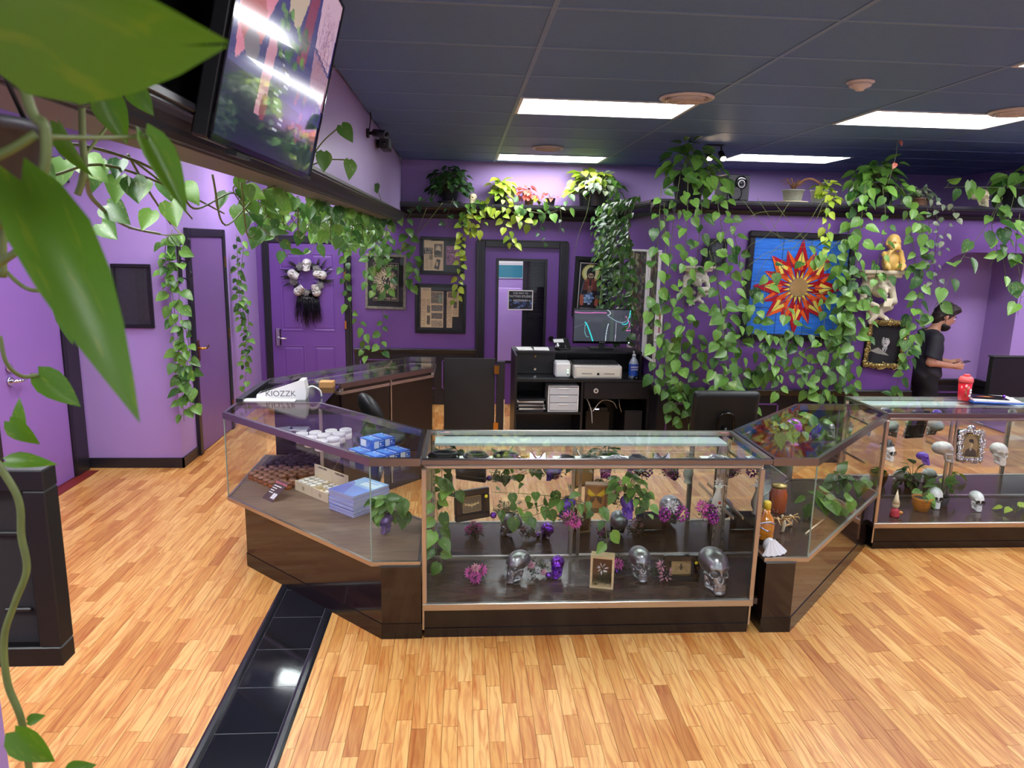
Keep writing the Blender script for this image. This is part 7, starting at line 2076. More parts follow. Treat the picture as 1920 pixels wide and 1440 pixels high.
# ---- back ledge
def back_plant(name, label, px, leaf, seed, r=.11, h=.2, mat=None, Y=8.79, saucer=None, group='plants on the ledges'):
    x = aY(px, 380, Y).x
    P = Plant(name, label, (x, Y, BZ + .0003), group=group, leaf=leaf, seed=seed); pot(P.t, r, h, mat or M['pot_dark'], saucer=saucer); P.ymax = 8.94; return P
W1 = Yp(8.58); W2 = Yp(8.84)
P = back_plant('potted_plant', 'dark leafed bushy plant on the ledge at the back left', 843, 'leaf_dark', 31, .11, .2, saucer=M['pot_dark'])
c = P.t.location + Vector((0, 0, .2)); P.bush(c, .24, .22, 95, .085); P.bush(c + Vector((0, -.05, -.08)), .26, .10, 40, .08); P.bush(c, .22, .2, 14, .10, 'leaf')
P.vine(W1([(815, 365), (790, 380), (772, 398), (760, 420)]), .08, .08); P.vine(W1([(850, 372), (840, 400), (835, 430)]), .08, .09)
P.vine(W1([(830, 380), (790, 430), (750, 470), (690, 470)]), bare=True, r=.005); P.vine(W1([(800, 390), (775, 440), (730, 430), (690, 420)]), bare=True, r=.004); P.done()
P = back_plant('neon_pothos', 'lime green pothos in the middle of the back ledge', 938, 'leaf_lime', 32, .085, .15)
c = P.t.location + Vector((0, 0, .15)); P.bush(c, .15, .17, 44, .10); P.bush(c + Vector((0, -.1, -.1)), .16, .08, 16, .09)
for pts, k in (([(925, 385), (912, 400), (905, 420), (892, 440)], 'leaf_lime'), ([(940, 385), (945, 415), (955, 440), (962, 462)], 'leaf_lime'), ([(950, 385), (968, 405), (985, 420), (1005, 425)], 'leaf_lime'), ([(915, 385), (895, 400), (880, 425), (895, 440)], 'leaf_lime'), ([(960, 380), (990, 395), (1020, 400), (1045, 395)], 'leaf'), ([(905, 375), (880, 385), (868, 410), (866, 430)], 'leaf')):
    P.vine(W1(pts), .095, .05, key=k)
P.vine(W1([(872, 400), (868, 440), (865, 480), (860, 520), (855, 572)]), .085, .045, key='leaf_lime'); P.done()
P = back_plant('coleus', 'small red and pink leafed plant on the back ledge', 992, 'leaf_red', 33, .06, .10, M['pot_terra']); P.bush(P.t.location + Vector((-.02, 0, .1)), .12, .13, 40, .07); P.bush(P.t.location + Vector((.10, -.04, .05)), .1, .08, 10, .06, 'leaf_lime'); P.done()
P = back_plant('potted_plant', 'small sparse plant in a black pot left of the charcoal pot', 1032, 'leaf_red', 34, .06, .09); P.bush(P.t.location + Vector((0, 0, .09)), .10, .08, 8, .06); P.vine(W1([(1030, 385), (1015, 420), (1012, 445), (1028, 460)]), .05, .09, key='leaf_dark'); P.vine(W1([(1050, 385), (1052, 415), (1045, 445)]), .07, .1, key='leaf_grey'); P.done()
P = back_plant('neon_pothos', 'large lime pothos in a charcoal pot on the back ledge', 1103, 'leaf_lime', 35, .13, .26)
c = P.t.location + Vector((0, 0, .26)); P.bush(c, .28, .16, 54, .12); P.bush(c + Vector((-.15, -.05, -.12)), .14, .10, 14, .11); P.bush(c + Vector((.2, -.1, -.1)), .2, .2, 30, .10, 'leaf')
P.vine(W1([(1080, 345), (1065, 370), (1060, 400)]), .1, .06, key='leaf'); P.vine(W1([(1110, 345), (1100, 400), (1085, 440), (1072, 500)]), bare=True)
for x0 in (1125, 1135, 1145): P.vine(W1([(x0, 350), (x0 + 8, 400), (x0 + 2, 450), (x0 + 8, 500)]), .09, .06, key='leaf')
P.done()
skull('skull', 'weathered bone skull on the back ledge between two plants', M['skull_bone'], (aY(886, 380, 8.76).x, 8.76, BZ), .135, math.radians(-30), tiltx=-.1)
# dense small leafed plant falling over the return wall
P = Plant('trailing_plant', 'dense small leafed plant cascading down the purple return wall', (1.60, 8.60, BZ + .0003), group='plants on the ledges', leaf='leaf', seed=36); pot(P.t, .12, .18, M['pot_dark'])
P.bush(P.t.location + Vector((0, 0, .18)), .26, .22, 50, .08, 'leaf_grey')
q = random.Random(77)
for k in range(15):
    s_ = k / 14; Y0 = 8.45 - s_ * 1.5; X0 = XS - .2 - q.uniform(0, .07)
    zb = 1.25 + q.uniform(-.3, .5)
    P.vine([(X0 + .05, Y0, 2.5), (X0 - .03, Y0 - .02, 2.35), (X0 + q.uniform(-.03, .06), Y0 + q.uniform(-.06, .06), 2.0), (X0 + .06, Y0 + q.uniform(-.08, .08), (2.0 + zb) / 2), (X0 + .05, Y0 + q.uniform(-.08, .08), zb)], .072, .045, out=(-.8, -.6, 0), key=q.choice(('leaf', 'leaf', 'leaf_dark')), stand=.025)
for px in (1150, 1165, 1180, 1195): P.vine([aY(px, 385, 8.3), aY(px + 6, 460, 8.1), aY(px, 540, 8.0), aY(px + 5, 600, 8.0)], .07, .05, key='leaf_dark')
P.done()
# ---- right ledge
RZ = 2.4325
def rplant(name, label, px, Y, leaf, seed, r, h, mat, group='plants on the ledges'):
    x = aY(px, 370, Y).x
    P = Plant(name, label, (x, Y, RZ), group=group, leaf=leaf, seed=seed); pot(P.t, r, h, mat); return P
R1 = Yp(6.19); R2 = Yp(6.30)
P = rplant('golden_pothos', 'big golden pothos by the loudspeaker, its vines reaching the floor', 1290, 6.52, 'leaf', 41, .15, .22, M['pot_dark'])
c = P.t.location + Vector((0, 0, .22)); P.bush(c, .24, .30, 60, .125); P.bush(c + Vector((.12, -.12, -.08)), .2, .16, 24, .115)
vs = [[(1275, 330), (1262, 420), (1255, 520), (1258, 620), (1265, 720), (1275, 800)], [(1290, 330), (1288, 430), (1280, 520), (1282, 610), (1270, 700), (1290, 790)], [(1310, 330), (1316, 400), (1308, 470), (1300, 560), (1302, 640), (1312, 730), (1300, 800)],
      [(1340, 345), (1352, 420), (1366, 490), (1374, 560), (1385, 640), (1392, 720), (1370, 780)], [(1352, 345), (1374, 430), (1394, 520), (1405, 600), (1420, 690), (1405, 770)], [(1240, 350), (1234, 440), (1228, 520), (1224, 600), (1226, 680), (1222, 725)],
      [(1225, 715), (1260, 732), (1310, 738), (1360, 732), (1400, 700), (1440, 690)], [(1330, 470), (1342, 520), (1352, 600), (1340, 690), (1352, 770)], [(1250, 640), (1244, 700), (1255, 760), (1262, 800)], [(1365, 560), (1360, 640), (1366, 700), (1375, 760)], [(1225, 640), (1290, 660), (1340, 640), (1400, 650)]]
for k, v in enumerate(vs): P.vine(R1(v) if k % 2 else R2(v), .105, .072 if k < 6 else .06)
P.vine([aY(1352, 560, 6.1), aY(1356, 620, 6.05), aY(1360, 680, 6.0), aY(1352, 740, 6.05)], .14, .12)
for v in ([(1330, 460), (1370, 430), (1420, 400), (1470, 395)], [(1340, 480), (1350, 560), (1362, 650), (1370, 700)], [(1245, 380), (1248, 500), (1240, 640)]): P.vine(R1(v), bare=True)
P.done()
# bare and leafy vines over the sunburst
x = aY(1538, 370, 6.45).x
P = Plant('variegated_pothos', 'yellow green pothos in a white pot, its thin vines crossing the sunburst', (x, 6.48, RZ), group='plants on the ledges', leaf='leaf', seed=42); pot(P.t, .075, .12, M['pot_white'])
P.bush(P.t.location + Vector((.03, -.05, .10)), .10, .12, 22, .075, 'leaf_lime'); P.bush(P.t.location + Vector((.06, -.12, -.02)), .08, .12, 22, .075, 'leaf_lime')
P.vine(R1([(1552, 375), (1548, 405), (1545, 440), (1548, 470)]), .075, .04, key='leaf_lime')
for v in ([(1540, 378), (1500, 440), (1450, 470), (1412, 540), (1400, 640)], [(1392, 375), (1440, 430), (1500, 455), (1560, 440), (1610, 420)], [(1420, 372), (1450, 420), (1470, 470)], [(1545, 378), (1520, 430), (1460, 500), (1420, 600)], [(1480, 380), (1440, 440), (1400, 470), (1395, 560)], [(1450, 378), (1500, 440), (1540, 470)], [(1400, 500), (1450, 470), (1540, 460), (1590, 450)], [(1430, 600), (1480, 560), (1560, 550), (1590, 570)]): P.vine(R1(v), bare=True, r=.0026)
for v in ([(1405, 545), (1425, 610), (1448, 670), (1462, 740)], [(1470, 580), (1486, 640), (1498, 700), (1515, 750)], [(1540, 545), (1545, 610), (1532, 680), (1540, 748)], [(1440, 640), (1490, 622), (1550, 632), (1600, 600)], [(1415, 660), (1470, 665), (1520, 660), (1580, 655)], [(1500, 500), (1530, 480), (1560, 500), (1570, 560)], [(1420, 690), (1480, 700), (1540, 690), (1580, 700)], [(1430, 560), (1440, 520), (1470, 500)], [(1560, 470), (1575, 520), (1580, 580), (1570, 640)], [(1520, 460), (1550, 470), (1575, 450)]):
    P.vine(R1(v), .098, .062)
P.done()
P = rplant('golden_pothos', 'golden pothos at the right of the ledge, trailing past the ape statue', 1645, 6.50, 'leaf', 43, .13, .20, M['pot_dark'])
c = P.t.location + Vector((0, 0, .2)); P.bush(c, .27, .22, 58, .12); P.bush(c + Vector((-.05, -.14, -.1)), .25, .14, 30, .11)
for k, v in enumerate(([(1600, 345), (1592, 420), (1582, 520), (1576, 620), (1562, 720), (1568, 752)], [(1622, 345), (1612, 440), (1602, 540), (1597, 640), (1592, 742)], [(1608, 345), (1600, 400), (1588, 460), (1592, 560), (1580, 660), (1585, 740)], [(1655, 350), (1660, 420), (1645, 500), (1630, 580), (1618, 640)], [(1680, 350), (1704, 420), (1716, 500), (1708, 580), (1697, 650), (1682, 720), (1668, 748)], [(1690, 352), (1732, 440), (1726, 520), (1716, 600), (1702, 690)], [(1640, 520), (1672, 510), (1708, 505), (1738, 498)], [(1575, 520), (1600, 545), (1625, 560)], [(1560, 600), (1570, 680), (1550, 745)], [(1690, 600), (1700, 640), (1680, 690)])):
    P.vine(R1(v) if k % 2 else R2(v), .105, .066)
P.vine(R1([(1665, 345), (1672, 320), (1680, 290), (1682, 262)]), .05, .2, key='leaf_red', r=.003); P.done()
# dried plant in the sage pot
P = rplant('dried_plant', 'dried brown plant in a sage green pot on a pale saucer', 1486, 6.46, 'leaf_red', 44, .095, .115, M['pot_grey'])
MB().lathe([(.09, -.0002), (.13, .002), (.14, .012), (.12, .012), (.09, .006)], 24).build('saucer', M['cream'], P.t)
for k in range(16):
    a = P.q.uniform(0, 6.28); L = P.q.uniform(.06, .13)
    P.stem.tube([P.t.location + Vector((0, 0, .11)), P.t.location + Vector((math.cos(a) * L * .5, math.sin(a) * L * .5, .11 + L * .8)), P.t.location + Vector((math.cos(a) * L, math.sin(a) * L * .6, .11 + L * .55))], .007, 5, .003)
P.stem.tube(crom([P.t.location + Vector((0, 0, .12)), P.t.location + Vector((.08, -.02, .2)), P.t.location + Vector((.16, -.02, .21)), P.t.location + Vector((.25, -.02, .16)), P.t.location + Vector((.27, -.02, .1))]), .010, 6)
P.done(pmat('dried_stem', (140, 96, 62), rough=.8, noise=.3, nscale=30))
P = rplant('succulent', 'grey green rosette succulent in a terracotta dish on the right ledge', 1722, 6.46, 'leaf_grey', 45, .10, .07, M['pot_terra'])
P.bush(P.t.location + Vector((0, 0, .07)), .15, .10, 46, .06); 
for v in ([(1735, 372), (1742, 420), (1738, 480), (1745, 540)], [(1745, 372), (1758, 420), (1752, 500), (1764, 548)], [(1750, 375), (1790, 400), (1770, 440), (1765, 480)]): P.vine(R1(v), .055, .075)
P.done(M['stem_brown'])
skull('skull', 'cream skull on the right end of the plant ledge', M['skull_bone'], (aY(1838, 380, 6.42).x, 6.42, RZ), .185, math.radians(24))
P = rplant('heartleaf_plant', 'broad leafed dark plant at the right edge of the ledge', 1905, 6.44, 'leaf_dark', 46, .12, .18, M['pot_dark'])
P.bush(P.t.location + Vector((0, -.05, .16)), .25, .18, 30, .15, 'leaf'); 
for v in ([(1885, 345), (1862, 400), (1830, 450), (1800, 490), (1768, 545), (1742, 600)], [(1905, 350), (1892, 410), (1880, 470), (1890, 540)], [(1880, 370), (1860, 420), (1870, 470), (1855, 500)], [(1912, 400), (1905, 470), (1915, 540), (1908, 590)], [(1880, 352), (1810, 350), (1770, 352)]): P.vine(R1(v), .135, .10, key='leaf')
P.done()
# ---- vines along the left ledge
P = Plant('golden_pothos', 'long pothos trailing along the left ledge towards the back wall', (-.70, 4.2, 2.336), group='plants on the ledges', leaf='leaf', seed=51)
q = random.Random(9)
for k in range(26):
    Y0 = 3.2 + k * .2; X0 = -.93 + q.uniform(-.08, .05); dr = q.uniform(.10, .30)
    P.vine([(X0 + .08, Y0 - .1, 2.25), (X0 - .02, Y0, 2.22), (X0 - q.uniform(0, .12), Y0 + q.uniform(.05, .3), 2.2 - dr * .5), (X0 - q.uniform(-.05, .2), Y0 + q.uniform(.1, .5), 2.2 - dr)], .085, .05, key='leaf', out=(.25, -.95, .1))
for k in range(16):
    Y0 = 2.4 + k * .34; X0 = -.90
    P.vine([(X0, Y0, 2.24), (X0 - .06, Y0 + .3, 2.12 - .05 * (k % 3)), (X0 - .04, Y0 + .7, 2.2), (X0 - .1, Y0 + 1.1, 2.14)], bare=True, r=.0045)
for px, py, Y0 in ((640, 235, 3.25), (655, 300, 3.3), (607, 285, 3.1), (705, 345, 6.2), (730, 400, 7.6)):
    b = aY(px, py, Y0); P.stem.tube(crom([(-.68, Y0 + .05, 2.34), ((b.x - .68) / 2, Y0, (b.z + 2.36) / 2), tuple(b)]), .003, 5); P.add_leaf(b, (P.q.uniform(-.1, .7), -.3, -.9), (P.q.uniform(-.4, .9), -1, .3), .085)
for v, Y0 in (([(640, 390), (600, 400), (560, 395)], 6.3), ([(690, 400), (650, 420), (610, 425)], 7.0), ([(705, 395), (725, 430), (712, 470), (735, 500)], 8.3), ([(720, 400), (690, 440), (670, 455)], 8.2), ([(745, 400), (720, 430), (740, 470), (700, 500)], 8.5), ([(690, 420), (705, 460), (690, 520), (720, 560)], 8.6), ([(760, 430), (775, 480), (770, 540)], 8.6)): P.vine([aY(x, y, Y0) for x, y in v], .11, .06)
P.done()
# hanging strands by the left doors
P = Plant('golden_pothos', 'pothos strand hanging at the lavender wall corner, by the brass handle', (-2.44, 6.27, 2.16), group='hanging strands by the doors', leaf='leaf', seed=52)
C1 = lambda pts, Y: [aY(x, y, Y) for x, y in pts]
for v in ([(322, 430), (318, 500), (328, 590), (338, 680), (345, 790)], [(336, 430), (334, 520), (340, 600), (352, 690), (358, 770)], [(312, 440), (310, 490), (322, 540)], [(345, 600), (356, 660), (362, 720)], [(330, 640), (345, 700), (350, 760)]): P.vine(C1(v, 6.2), .10, .058)
for v in ([(300, 380), (330, 430), (345, 440)], [(340, 440), (300, 440), (240, 428)]): P.vine(C1(v, 6.1), bare=True, r=.006)
P.done()
P = Plant('golden_pothos', 'thin pothos strands hanging beside the purple six panel door', (-2.2, 8.6, 2.1), group='hanging strands by the doors', leaf='leaf', seed=53)
for v in ([(443, 440), (446, 500), (450, 560), (453, 620)], [(458, 450), (452, 520), (457, 600), (462, 660), (458, 735)], [(462, 560), (466, 620), (460, 690)]): P.vine(C1(v, 7.9), .075, .055)
P.done()
P = Plant('golden_pothos', 'thin pothos strands hanging right of the skull wreath door', (-1.3, 8.8, 2.1), group='hanging strands by the doors', leaf='leaf', seed=54)
for v in ([(652, 440), (648, 490), (650, 540), (660, 585), (678, 612), (684, 650), (680, 670)], [(720, 580), (716, 620), (714, 660), (730, 668)], [(690, 470), (720, 470), (735, 500), (725, 560)], [(780, 480), (775, 520), (766, 545)]): P.vine(C1(v, 8.75), .10, .075)
P.done()
# ---- plants inside the cases
def case_plant(label, at, leaf, seed, vines, size=.07, step=.06, bush=None, key=None):
    P = Plant('pothos_cutting', label, at, group='plants inside the cases', leaf=leaf, seed=seed)
    if bush: P.bush(Vector(at) + Vector((0, 0, .02)), *bush)
    for v in vines: P.vine(v, size, step, stand=.012, r=.0022)
    return P.done()
top = lambda p, h: (p.x, p.y + .02, h)
a = top(pA, SZ + .112)
case_plant('pothos growing from the left turned skull planter along the shelf', a, 'leaf', 61, [[a, (a[0] - .12, a[1] - .02, a[2] - .03), (a[0] - .28, a[1], a[2] - .08), (a[0] - .40, a[1] - .02, a[2] - .05)], [a, (a[0] - .1, a[1] - .04, a[2] - .05), (a[0] - .22, a[1] - .05, a[2] - .09), (a[0] - .36, a[1] - .04, a[2] - .09)], [a, (a[0] + .1, a[1] - .05, a[2] - .02), (a[0] + .18, a[1] - .10, a[2] - .08), (a[0] + .20, 3.53, a[2] - .17), (a[0] + .20, 3.52, a[2] - .24)], [a, (a[0] - .18, a[1] - .03, a[2] + .03), (a[0] - .40, a[1] - .02, a[2] + .04)]], .075, .05)
a = top(pB, SZ + .122)
case_plant('leafy pothos growing from the front facing skull planter', a, 'leaf', 62, [[a, (a[0] + .06, a[1] - .03, a[2] + .01), (a[0] + .12, a[1] - .05, a[2] - .06)], [a, (a[0] + .05, a[1] - .05, a[2]), (a[0] + .08, a[1] - .08, a[2] - .10)]], .055, .03, (.11, .10, 34, .06))
a = (-.14, 3.60, SZ + .24)
case_plant('pothos vine climbing at the left end of the centre case', a, 'leaf', 63, [[a, (-.13, 3.58, SZ + .14), (-.12, 3.56, SZ + .03), (-.125, 3.53, SZ - .05), (-.12, 3.52, SZ - .13), (-.09, 3.52, SZ - .19)], [a, (-.09, 3.6, SZ + .2), (-.05, 3.62, SZ + .15), (.0, 3.6, SZ + .2)]], .085, .045)
a = top(pC, LD + .118)
case_plant('pothos in the small skull planter of the left corner case', a, 'leaf', 64, [[a, (a[0] + .06, a[1] + .03, a[2] + .02), (a[0] + .14, a[1] + .03, a[2])], [a, (a[0] - .06, a[1] - .0, a[2] + .02), (a[0] - .10, a[1] - .01, a[2] - .04)]], .09, .035, (.09, .07, 16, .09))
for k, (x, y, z, lb) in enumerate(((2.18, 3.98, RD, 'pothos in a clear jar at the middle of the right corner case'), (2.52, 4.36, RD, 'pothos trailing at the far end of the right corner case'), (2.02, 4.30, RS, 'green pothos on the upper shelf of the right corner case'), (2.28, 4.56, RS, 'small pothos behind the amethyst cluster'))):
    P = Plant('pothos_cutting', lb, (x, y, z), group='plants inside the cases', leaf='leaf', seed=65 + k)
    MB().lathe([(.035, 0), (.04, .004), (.045, .05), (.03, .08), (.03, .09), (.027, .09), (.027, .08)], 18, cap=False).build('glass_jar', pmat('jar_glass_%d' % k, (120, 130, 120), rough=.08), P.t)
    c = Vector((x, y, z + .09)); P.bush(c, .10, .09, 16 if k < 2 else 12, .085)
    P.vine([c, c + Vector((.08, -.05, .05)), c + Vector((.15, -.02, .0)), c + Vector((.2, .06, -.02))], .08, .045, stand=.01); P.done()
for k, (x, y, z, lb, n, kk) in enumerate(((3.335, 4.70, D2 + .086, 'young leaves growing from the ochre pot', 5, 'leaf'), (3.55, 4.80, D2 + .0005, 'bright green plant rising behind the two sugar skulls', 20, 'leaf'), (3.98, 4.60, D2 + .0005, 'pale rooted cutting lying at the right of the lower deck', 6, 'leaf_lime'))):
    P = Plant('pothos_cutting', lb, (x, y, z), group='plants inside the cases', leaf=kk, seed=70 + k)
    c = Vector((x, y, z + .01))
    if k == 1: MB().lathe([(.045, 0), (.06, .07), (.055, .07), (.05, .05)], 18, cap=False).build('pot', M['pot_dark'], P.t); c.z += .06
    P.bush(c, .06 if k == 0 else .13, .06 if k == 0 else (.16 if k == 1 else .07), n, .075)
    P.done()
# ---- plant right beside the camera
P = Plant('golden_pothos', 'blurred pothos with huge leaves close to the camera at the left', (-.85, 1.35, 1.9), group=None, leaf='leaf_near', seed=81)
def near(base, tip, Y, nrm=(0, -1, .2), wide=1.0, tipdy=0.0):
    b = aY(base[0], base[1], Y); t_ = aY(tip[0], tip[1], Y + tipdy)
    P.add_leaf(b, t_ - b, nrm, (t_ - b).length, 'leaf_near', wide)
def nstem(pts, r): P.stem.tube(crom([aY(*p) for p in pts], 8), r, 8)
near((-260, -215), (418, 106), .42, (0, -.35, -1), 1.45); 
near((40, 340), (262, 745), .55, (.7, -1, .1), .36, -.06)
near((272, 252), (352, 400), .75, (.6, -.8, .2), .48)
near((195, 175), (238, 270), 1.1, (.2, -1, .1), .8); near((245, 165), (288, 215), 1.1, (.3, -1, .4), .9)
near((110, 232), (158, 335), 1.15, (-.5, -.8, .1), .6); near((115, 525), (152, 580), 1.2, (.4, -.9, .2), .7); near((125, 560), (134, 648), 1.2, (-.2, -1, 0), .55)
near((72, 700), (150, 762), 1.15, (.2, -1, .5), .7); near((40, 800), (28, 748), 1.2, (0, -1, .1), .6); near((18, 790), (66, 838), 1.15, (-.2, -1, .3), .8); near((12, 864), (98, 862), 1.2, (.1, -.8, .7), .5)
near((28, 1372), (98, 1438), 1.0, (.1, -1, .4), .75); near((52, 1352), (80, 1342), 1.05, (0, -.9, .6), .9); near((128, 1446), (176, 1436), 1.0, (0, -1, .5), .9)
for b, t_, Y0 in (((40, 320), (70, 350), 2.2), ((70, 315), (92, 355), 2.0), ((120, 300), (100, 345), 2.2), ((160, 300), (190, 330), 2.2), ((185, 300), (170, 345), 2.3), ((225, 330), (215, 370), 2.3), ((250, 335), (258, 375), 2.3), ((200, 385), (232, 410), 2.3), ((190, 420), (215, 445), 2.4), ((225, 300), (216, 325), 2.3), ((270, 340), (262, 372), 2.4), ((285, 395), (268, 425), 2.5), ((320, 380), (330, 420), 2.6), ((345, 345), (365, 372), 2.8), ((310, 330), (325, 370), 2.7), ((60, 280), (75, 300), 2.0)):
    p = aY(*b, Y0); d = aY(*t_, Y0 - .05) - p; P.add_leaf(p, d, (.2, -1, .3), d.length * 1.15, 'leaf', .95)
nstem([(40, 150, .62), (62, 215, .62), (84, 240, .62), (84, 310, .62), (62, 360, .62), (20, 405, .62), (-20, 430, .62)], .0044)
nstem([(-20, 300, .62), (30, 275, .62), (66, 252, .62)], .004); nstem([(10, 330, 1.0), (4, 420, 1.0), (4, 520, 1.0)], .006)
nstem([(152, 150, 1.3), (155, 260, 1.3), (158, 310, 1.3), (152, 345, 1.3), (145, 365, 1.3)], .006); nstem([(84, 256, .62), (140, 258, .66), (210, 258, .72), (275, 256, .75)], .0022)
nstem([(-10, 500, .9), (40, 465, .9), (100, 415, .9)], .0045); nstem([(160, 330, 1.4), (180, 380, 2), (240, 425, 3.2), (300, 438, 4.6)], .0055)
nstem([(0, 498, 1.1), (40, 535, 1.1), (70, 545, 1.1), (115, 540, 1.15)], .003); nstem([(0, 630, 1.1), (12, 680, 1.1), (40, 705, 1.12), (72, 704, 1.15)], .003)
nstem([(-10, 860, 1.05), (34, 935, 1.05), (40, 1005, 1.05), (50, 1068, 1.05), (28, 1130, 1.05), (8, 1195, 1.05), (14, 1280, 1.05), (40, 1350, 1.05), (56, 1450, 1.05)], .0052)
nstem([(150, 200, 1.3), (200, 190, 1.2), (240, 166, 1.1)], .003); nstem([(160, 290, 1.4), (195, 245, 1.5), (205, 230, 1.5)], .003); nstem([(0, 320, 1.8), (90, 330, 2), (200, 310, 2.2), (340, 360, 2.8), (420, 400, 3.6)], .004); nstem([(20, 290, 1.8), (130, 270, 2), (250, 300, 2.3), (330, 340, 2.7)], .0045)
nstem([(240, 290, 2.3), (280, 360, 2.6), (320, 420, 3.4)], .004); nstem([(250, 300, 2.3), (310, 350, 2.8), (360, 410, 3.6)], .004)
P.done(M['stem'])
# dark hanging basket rim of that plant
t = thing('hanging_planter', 'dark hanging planter at the upper left edge of the photo', 'planter', (aY(5, 250, .95).x - .06, .95, aY(5, 250, .95).z - .10))
MB().lathe([(.05, 0), (.075, .01), (.10, .10), (.105, .10), (.105, .115), (.095, .115), (.09, .09)], 22, cap=False).build('pot', M['pot_dark'], t); MB().cyl((0, 0, .085), (0, 0, .092), .09, 18).build('soil', M['soil'], t); MB().tube([(.09, 0, .11), (.02, 0, .30), (.0, 0, .42)], .003, 5).build('hanger', M['black'], t)
# ================================================================== the person in the recess
PX, PY, PS = 4.70, 6.82, 0.94
def pt(x, y, z): return (x, y, z)
# local frame: x to the photo's right (the way she faces), -y towards the camera
HD = np.array((.10, .0, 1.49))
def rotp(P, c, ang):       # pitch head forward about y axis
    Q = P - np.array(c); ca, sa = math.cos(ang), math.sin(ang)
    return np.stack([Q[..., 0] * ca - Q[..., 2] * sa, Q[..., 1], Q[..., 0] * sa + Q[..., 2] * ca], -1)
def f_body(P):
    H = rotp(P, HD, .42)                                   # head looks down to the right (+x)
    d = sd_ell(H, (0, 0, .03), (.092, .074, .105))
    d = su(d, sd_ell(H, (.035, 0, -.045), (.062, .056, .075)), .03)    # jaw
    d = su(d, sd_ell(H, (.104, 0, -.012), (.016, .013, .024)), .012)   # nose
    d = su(d, sd_ell(H, (.088, 0, -.058), (.014, .025, .010)), .008)   # lips
    d = su(d, sd_ell(H, (.082, 0, -.092), (.02, .022, .018)), .015)    # chin
    d = ss(d, np.minimum(sd_ell(H, (.094, -.034, .014), (.016, .015, .010)), sd_ell(H, (.094, .034, .014), (.016, .015, .010))), .01)
    for s in (-1, 1): d = su(d, sd_ell(H, (-.008, s * .076, -.005), (.022, .012, .032)), .008)
    d = su(d, sd_cap(P, (.05, 0, 1.42), (.0, 0, 1.30), .052, .058), .03)
    d = su(d, sd_ell(P, (-.02, 0, 1.12), (.12, .165, .22)), .06)
    d = su(d, sd_cap(P, (-.01, -.14, 1.27), (-.01, .14, 1.27), .055), .05)
    d = su(d, sd_ell(P, (-.02, 0, .92), (.115, .16, .16)), .05)
    for s in (-1, 1):
        d = su(d, sd_cap(P, (-.02, s * .085, .86), (.03, s * .09, .47), .085, .058), .03)
        d = su(d, sd_cap(P, (.03, s * .09, .47), (-.01, s * .09, .08), .056, .036), .02)
        d = su(d, sd_cap(P, (-.02, s * .09, .04), (.14, s * .10, .03), .036, .03), .02)
    # near arm (camera side) bent forward
    d = su(d, sd_cap(P, (-.02, -.185, 1.25), (-.06, -.215, 1.02), .052, .042), .03)
    d = su(d, sd_cap(P, (-.06, -.215, 1.02), (.19, -.16, .985), .040, .027), .015)
    d = su(d, sd_cap(P, (-.02, .185, 1.25), (-.03, .21, 1.02), .052, .042), .03)
    d = su(d, sd_cap(P, (-.03, .21, 1.02), (.22, .06, 1.0), .040, .027), .015)
    for (c, s, zz) in (((.235, -.145, .985), -1, 0), ((.265, .035, 1.0), 1, .0)):
        d = su(d, sd_ell(P, c, (.042, .020, .036)), .015)
        for k in range(4):
            z0 = c[2] + .026 - .017 * k
            a = (c[0] + .030, c[1] + .004 * s, z0); b = (c[0] + .062 - .004 * k, c[1] - .006 * s, z0 - .004); e_ = (c[0] + .066 - .004 * k, c[1] - .026 * s, z0 - .006)
            d = su(d, np.minimum(sd_cap(P, a, b, .0088, .0078), sd_cap(P, b, e_, .0078, .0068)), .004)
        d = su(d, np.minimum(sd_cap(P, (c[0] + .01, c[1] - .012 * s, c[2] + .030), (c[0] + .038, c[1] - .026 * s, c[2] + .042), .0095, .0085), sd_cap(P, (c[0] + .038, c[1] - .026 * s, c[2] + .042), (c[0] + .060, c[1] - .030 * s, c[2] + .040), .0085, .0075)), .006)
    return d
per = thing('person', 'person in a black short sleeved shirt looking down at a phone in the recess', 'person', (PX, PY, 0), math.radians(-14), scale=PS)
skin = pmat('skin', (206, 150, 120), rough=.5, noise=.08, nscale=20, sss=.1)
me = sdf_mesh('body', f_body, (-.28, -.30, -.02), (.36, .30, 1.66), 190, skin); link('body', me, None, per)
def f_shirt(P):
    d = sd_ell(P, (-.02, 0, 1.12), (.142, .19, .25))
    d = su(d, sd_cap(P, (-.015, -.15, 1.272), (-.015, .15, 1.272), .070), .05)
    d = su(d, sd_ell(P, (-.02, 0, .90), (.155, .195, .17)), .07)
    d = np.maximum(d, .80 + .03 * np.sin(P[..., 1] * 18) - P[..., 2])
    for s, e_ in ((-1, (-.055, -.215, 1.06)), (1, (-.03, .21, 1.06))):
        d = su(d, np.maximum(sd_cap(P, (-.02, s * .175, 1.255), e_, .075, .068), 1.075 - P[..., 2] - (P[..., 0] + .05) * .2), .03)
    fold = .006 * np.sin(P[..., 2] * 46 + P[..., 0] * 30 + np.sin(P[..., 1] * 20))
    d = d + fold * np.clip((1.2 - P[..., 2]) * 4, 0, 1)
    d = ss(d, sd_cap(P, (.03, 0, 1.42), (-.02, 0, 1.33), .068, .066), .012)         # neck opening
    d = ss(d, sd_cap(P, (.12, 0, 1.30), (.16, 0, 1.20), .045, .02), .015)
    return d
link('shirt', sdf_mesh('shirt', f_shirt, (-.28, -.32, .74), (.26, .32, 1.40), 90, pmat('charcoal_shirt', (44, 44, 50), rough=.7, noise=.15, nscale=12)), None, per)
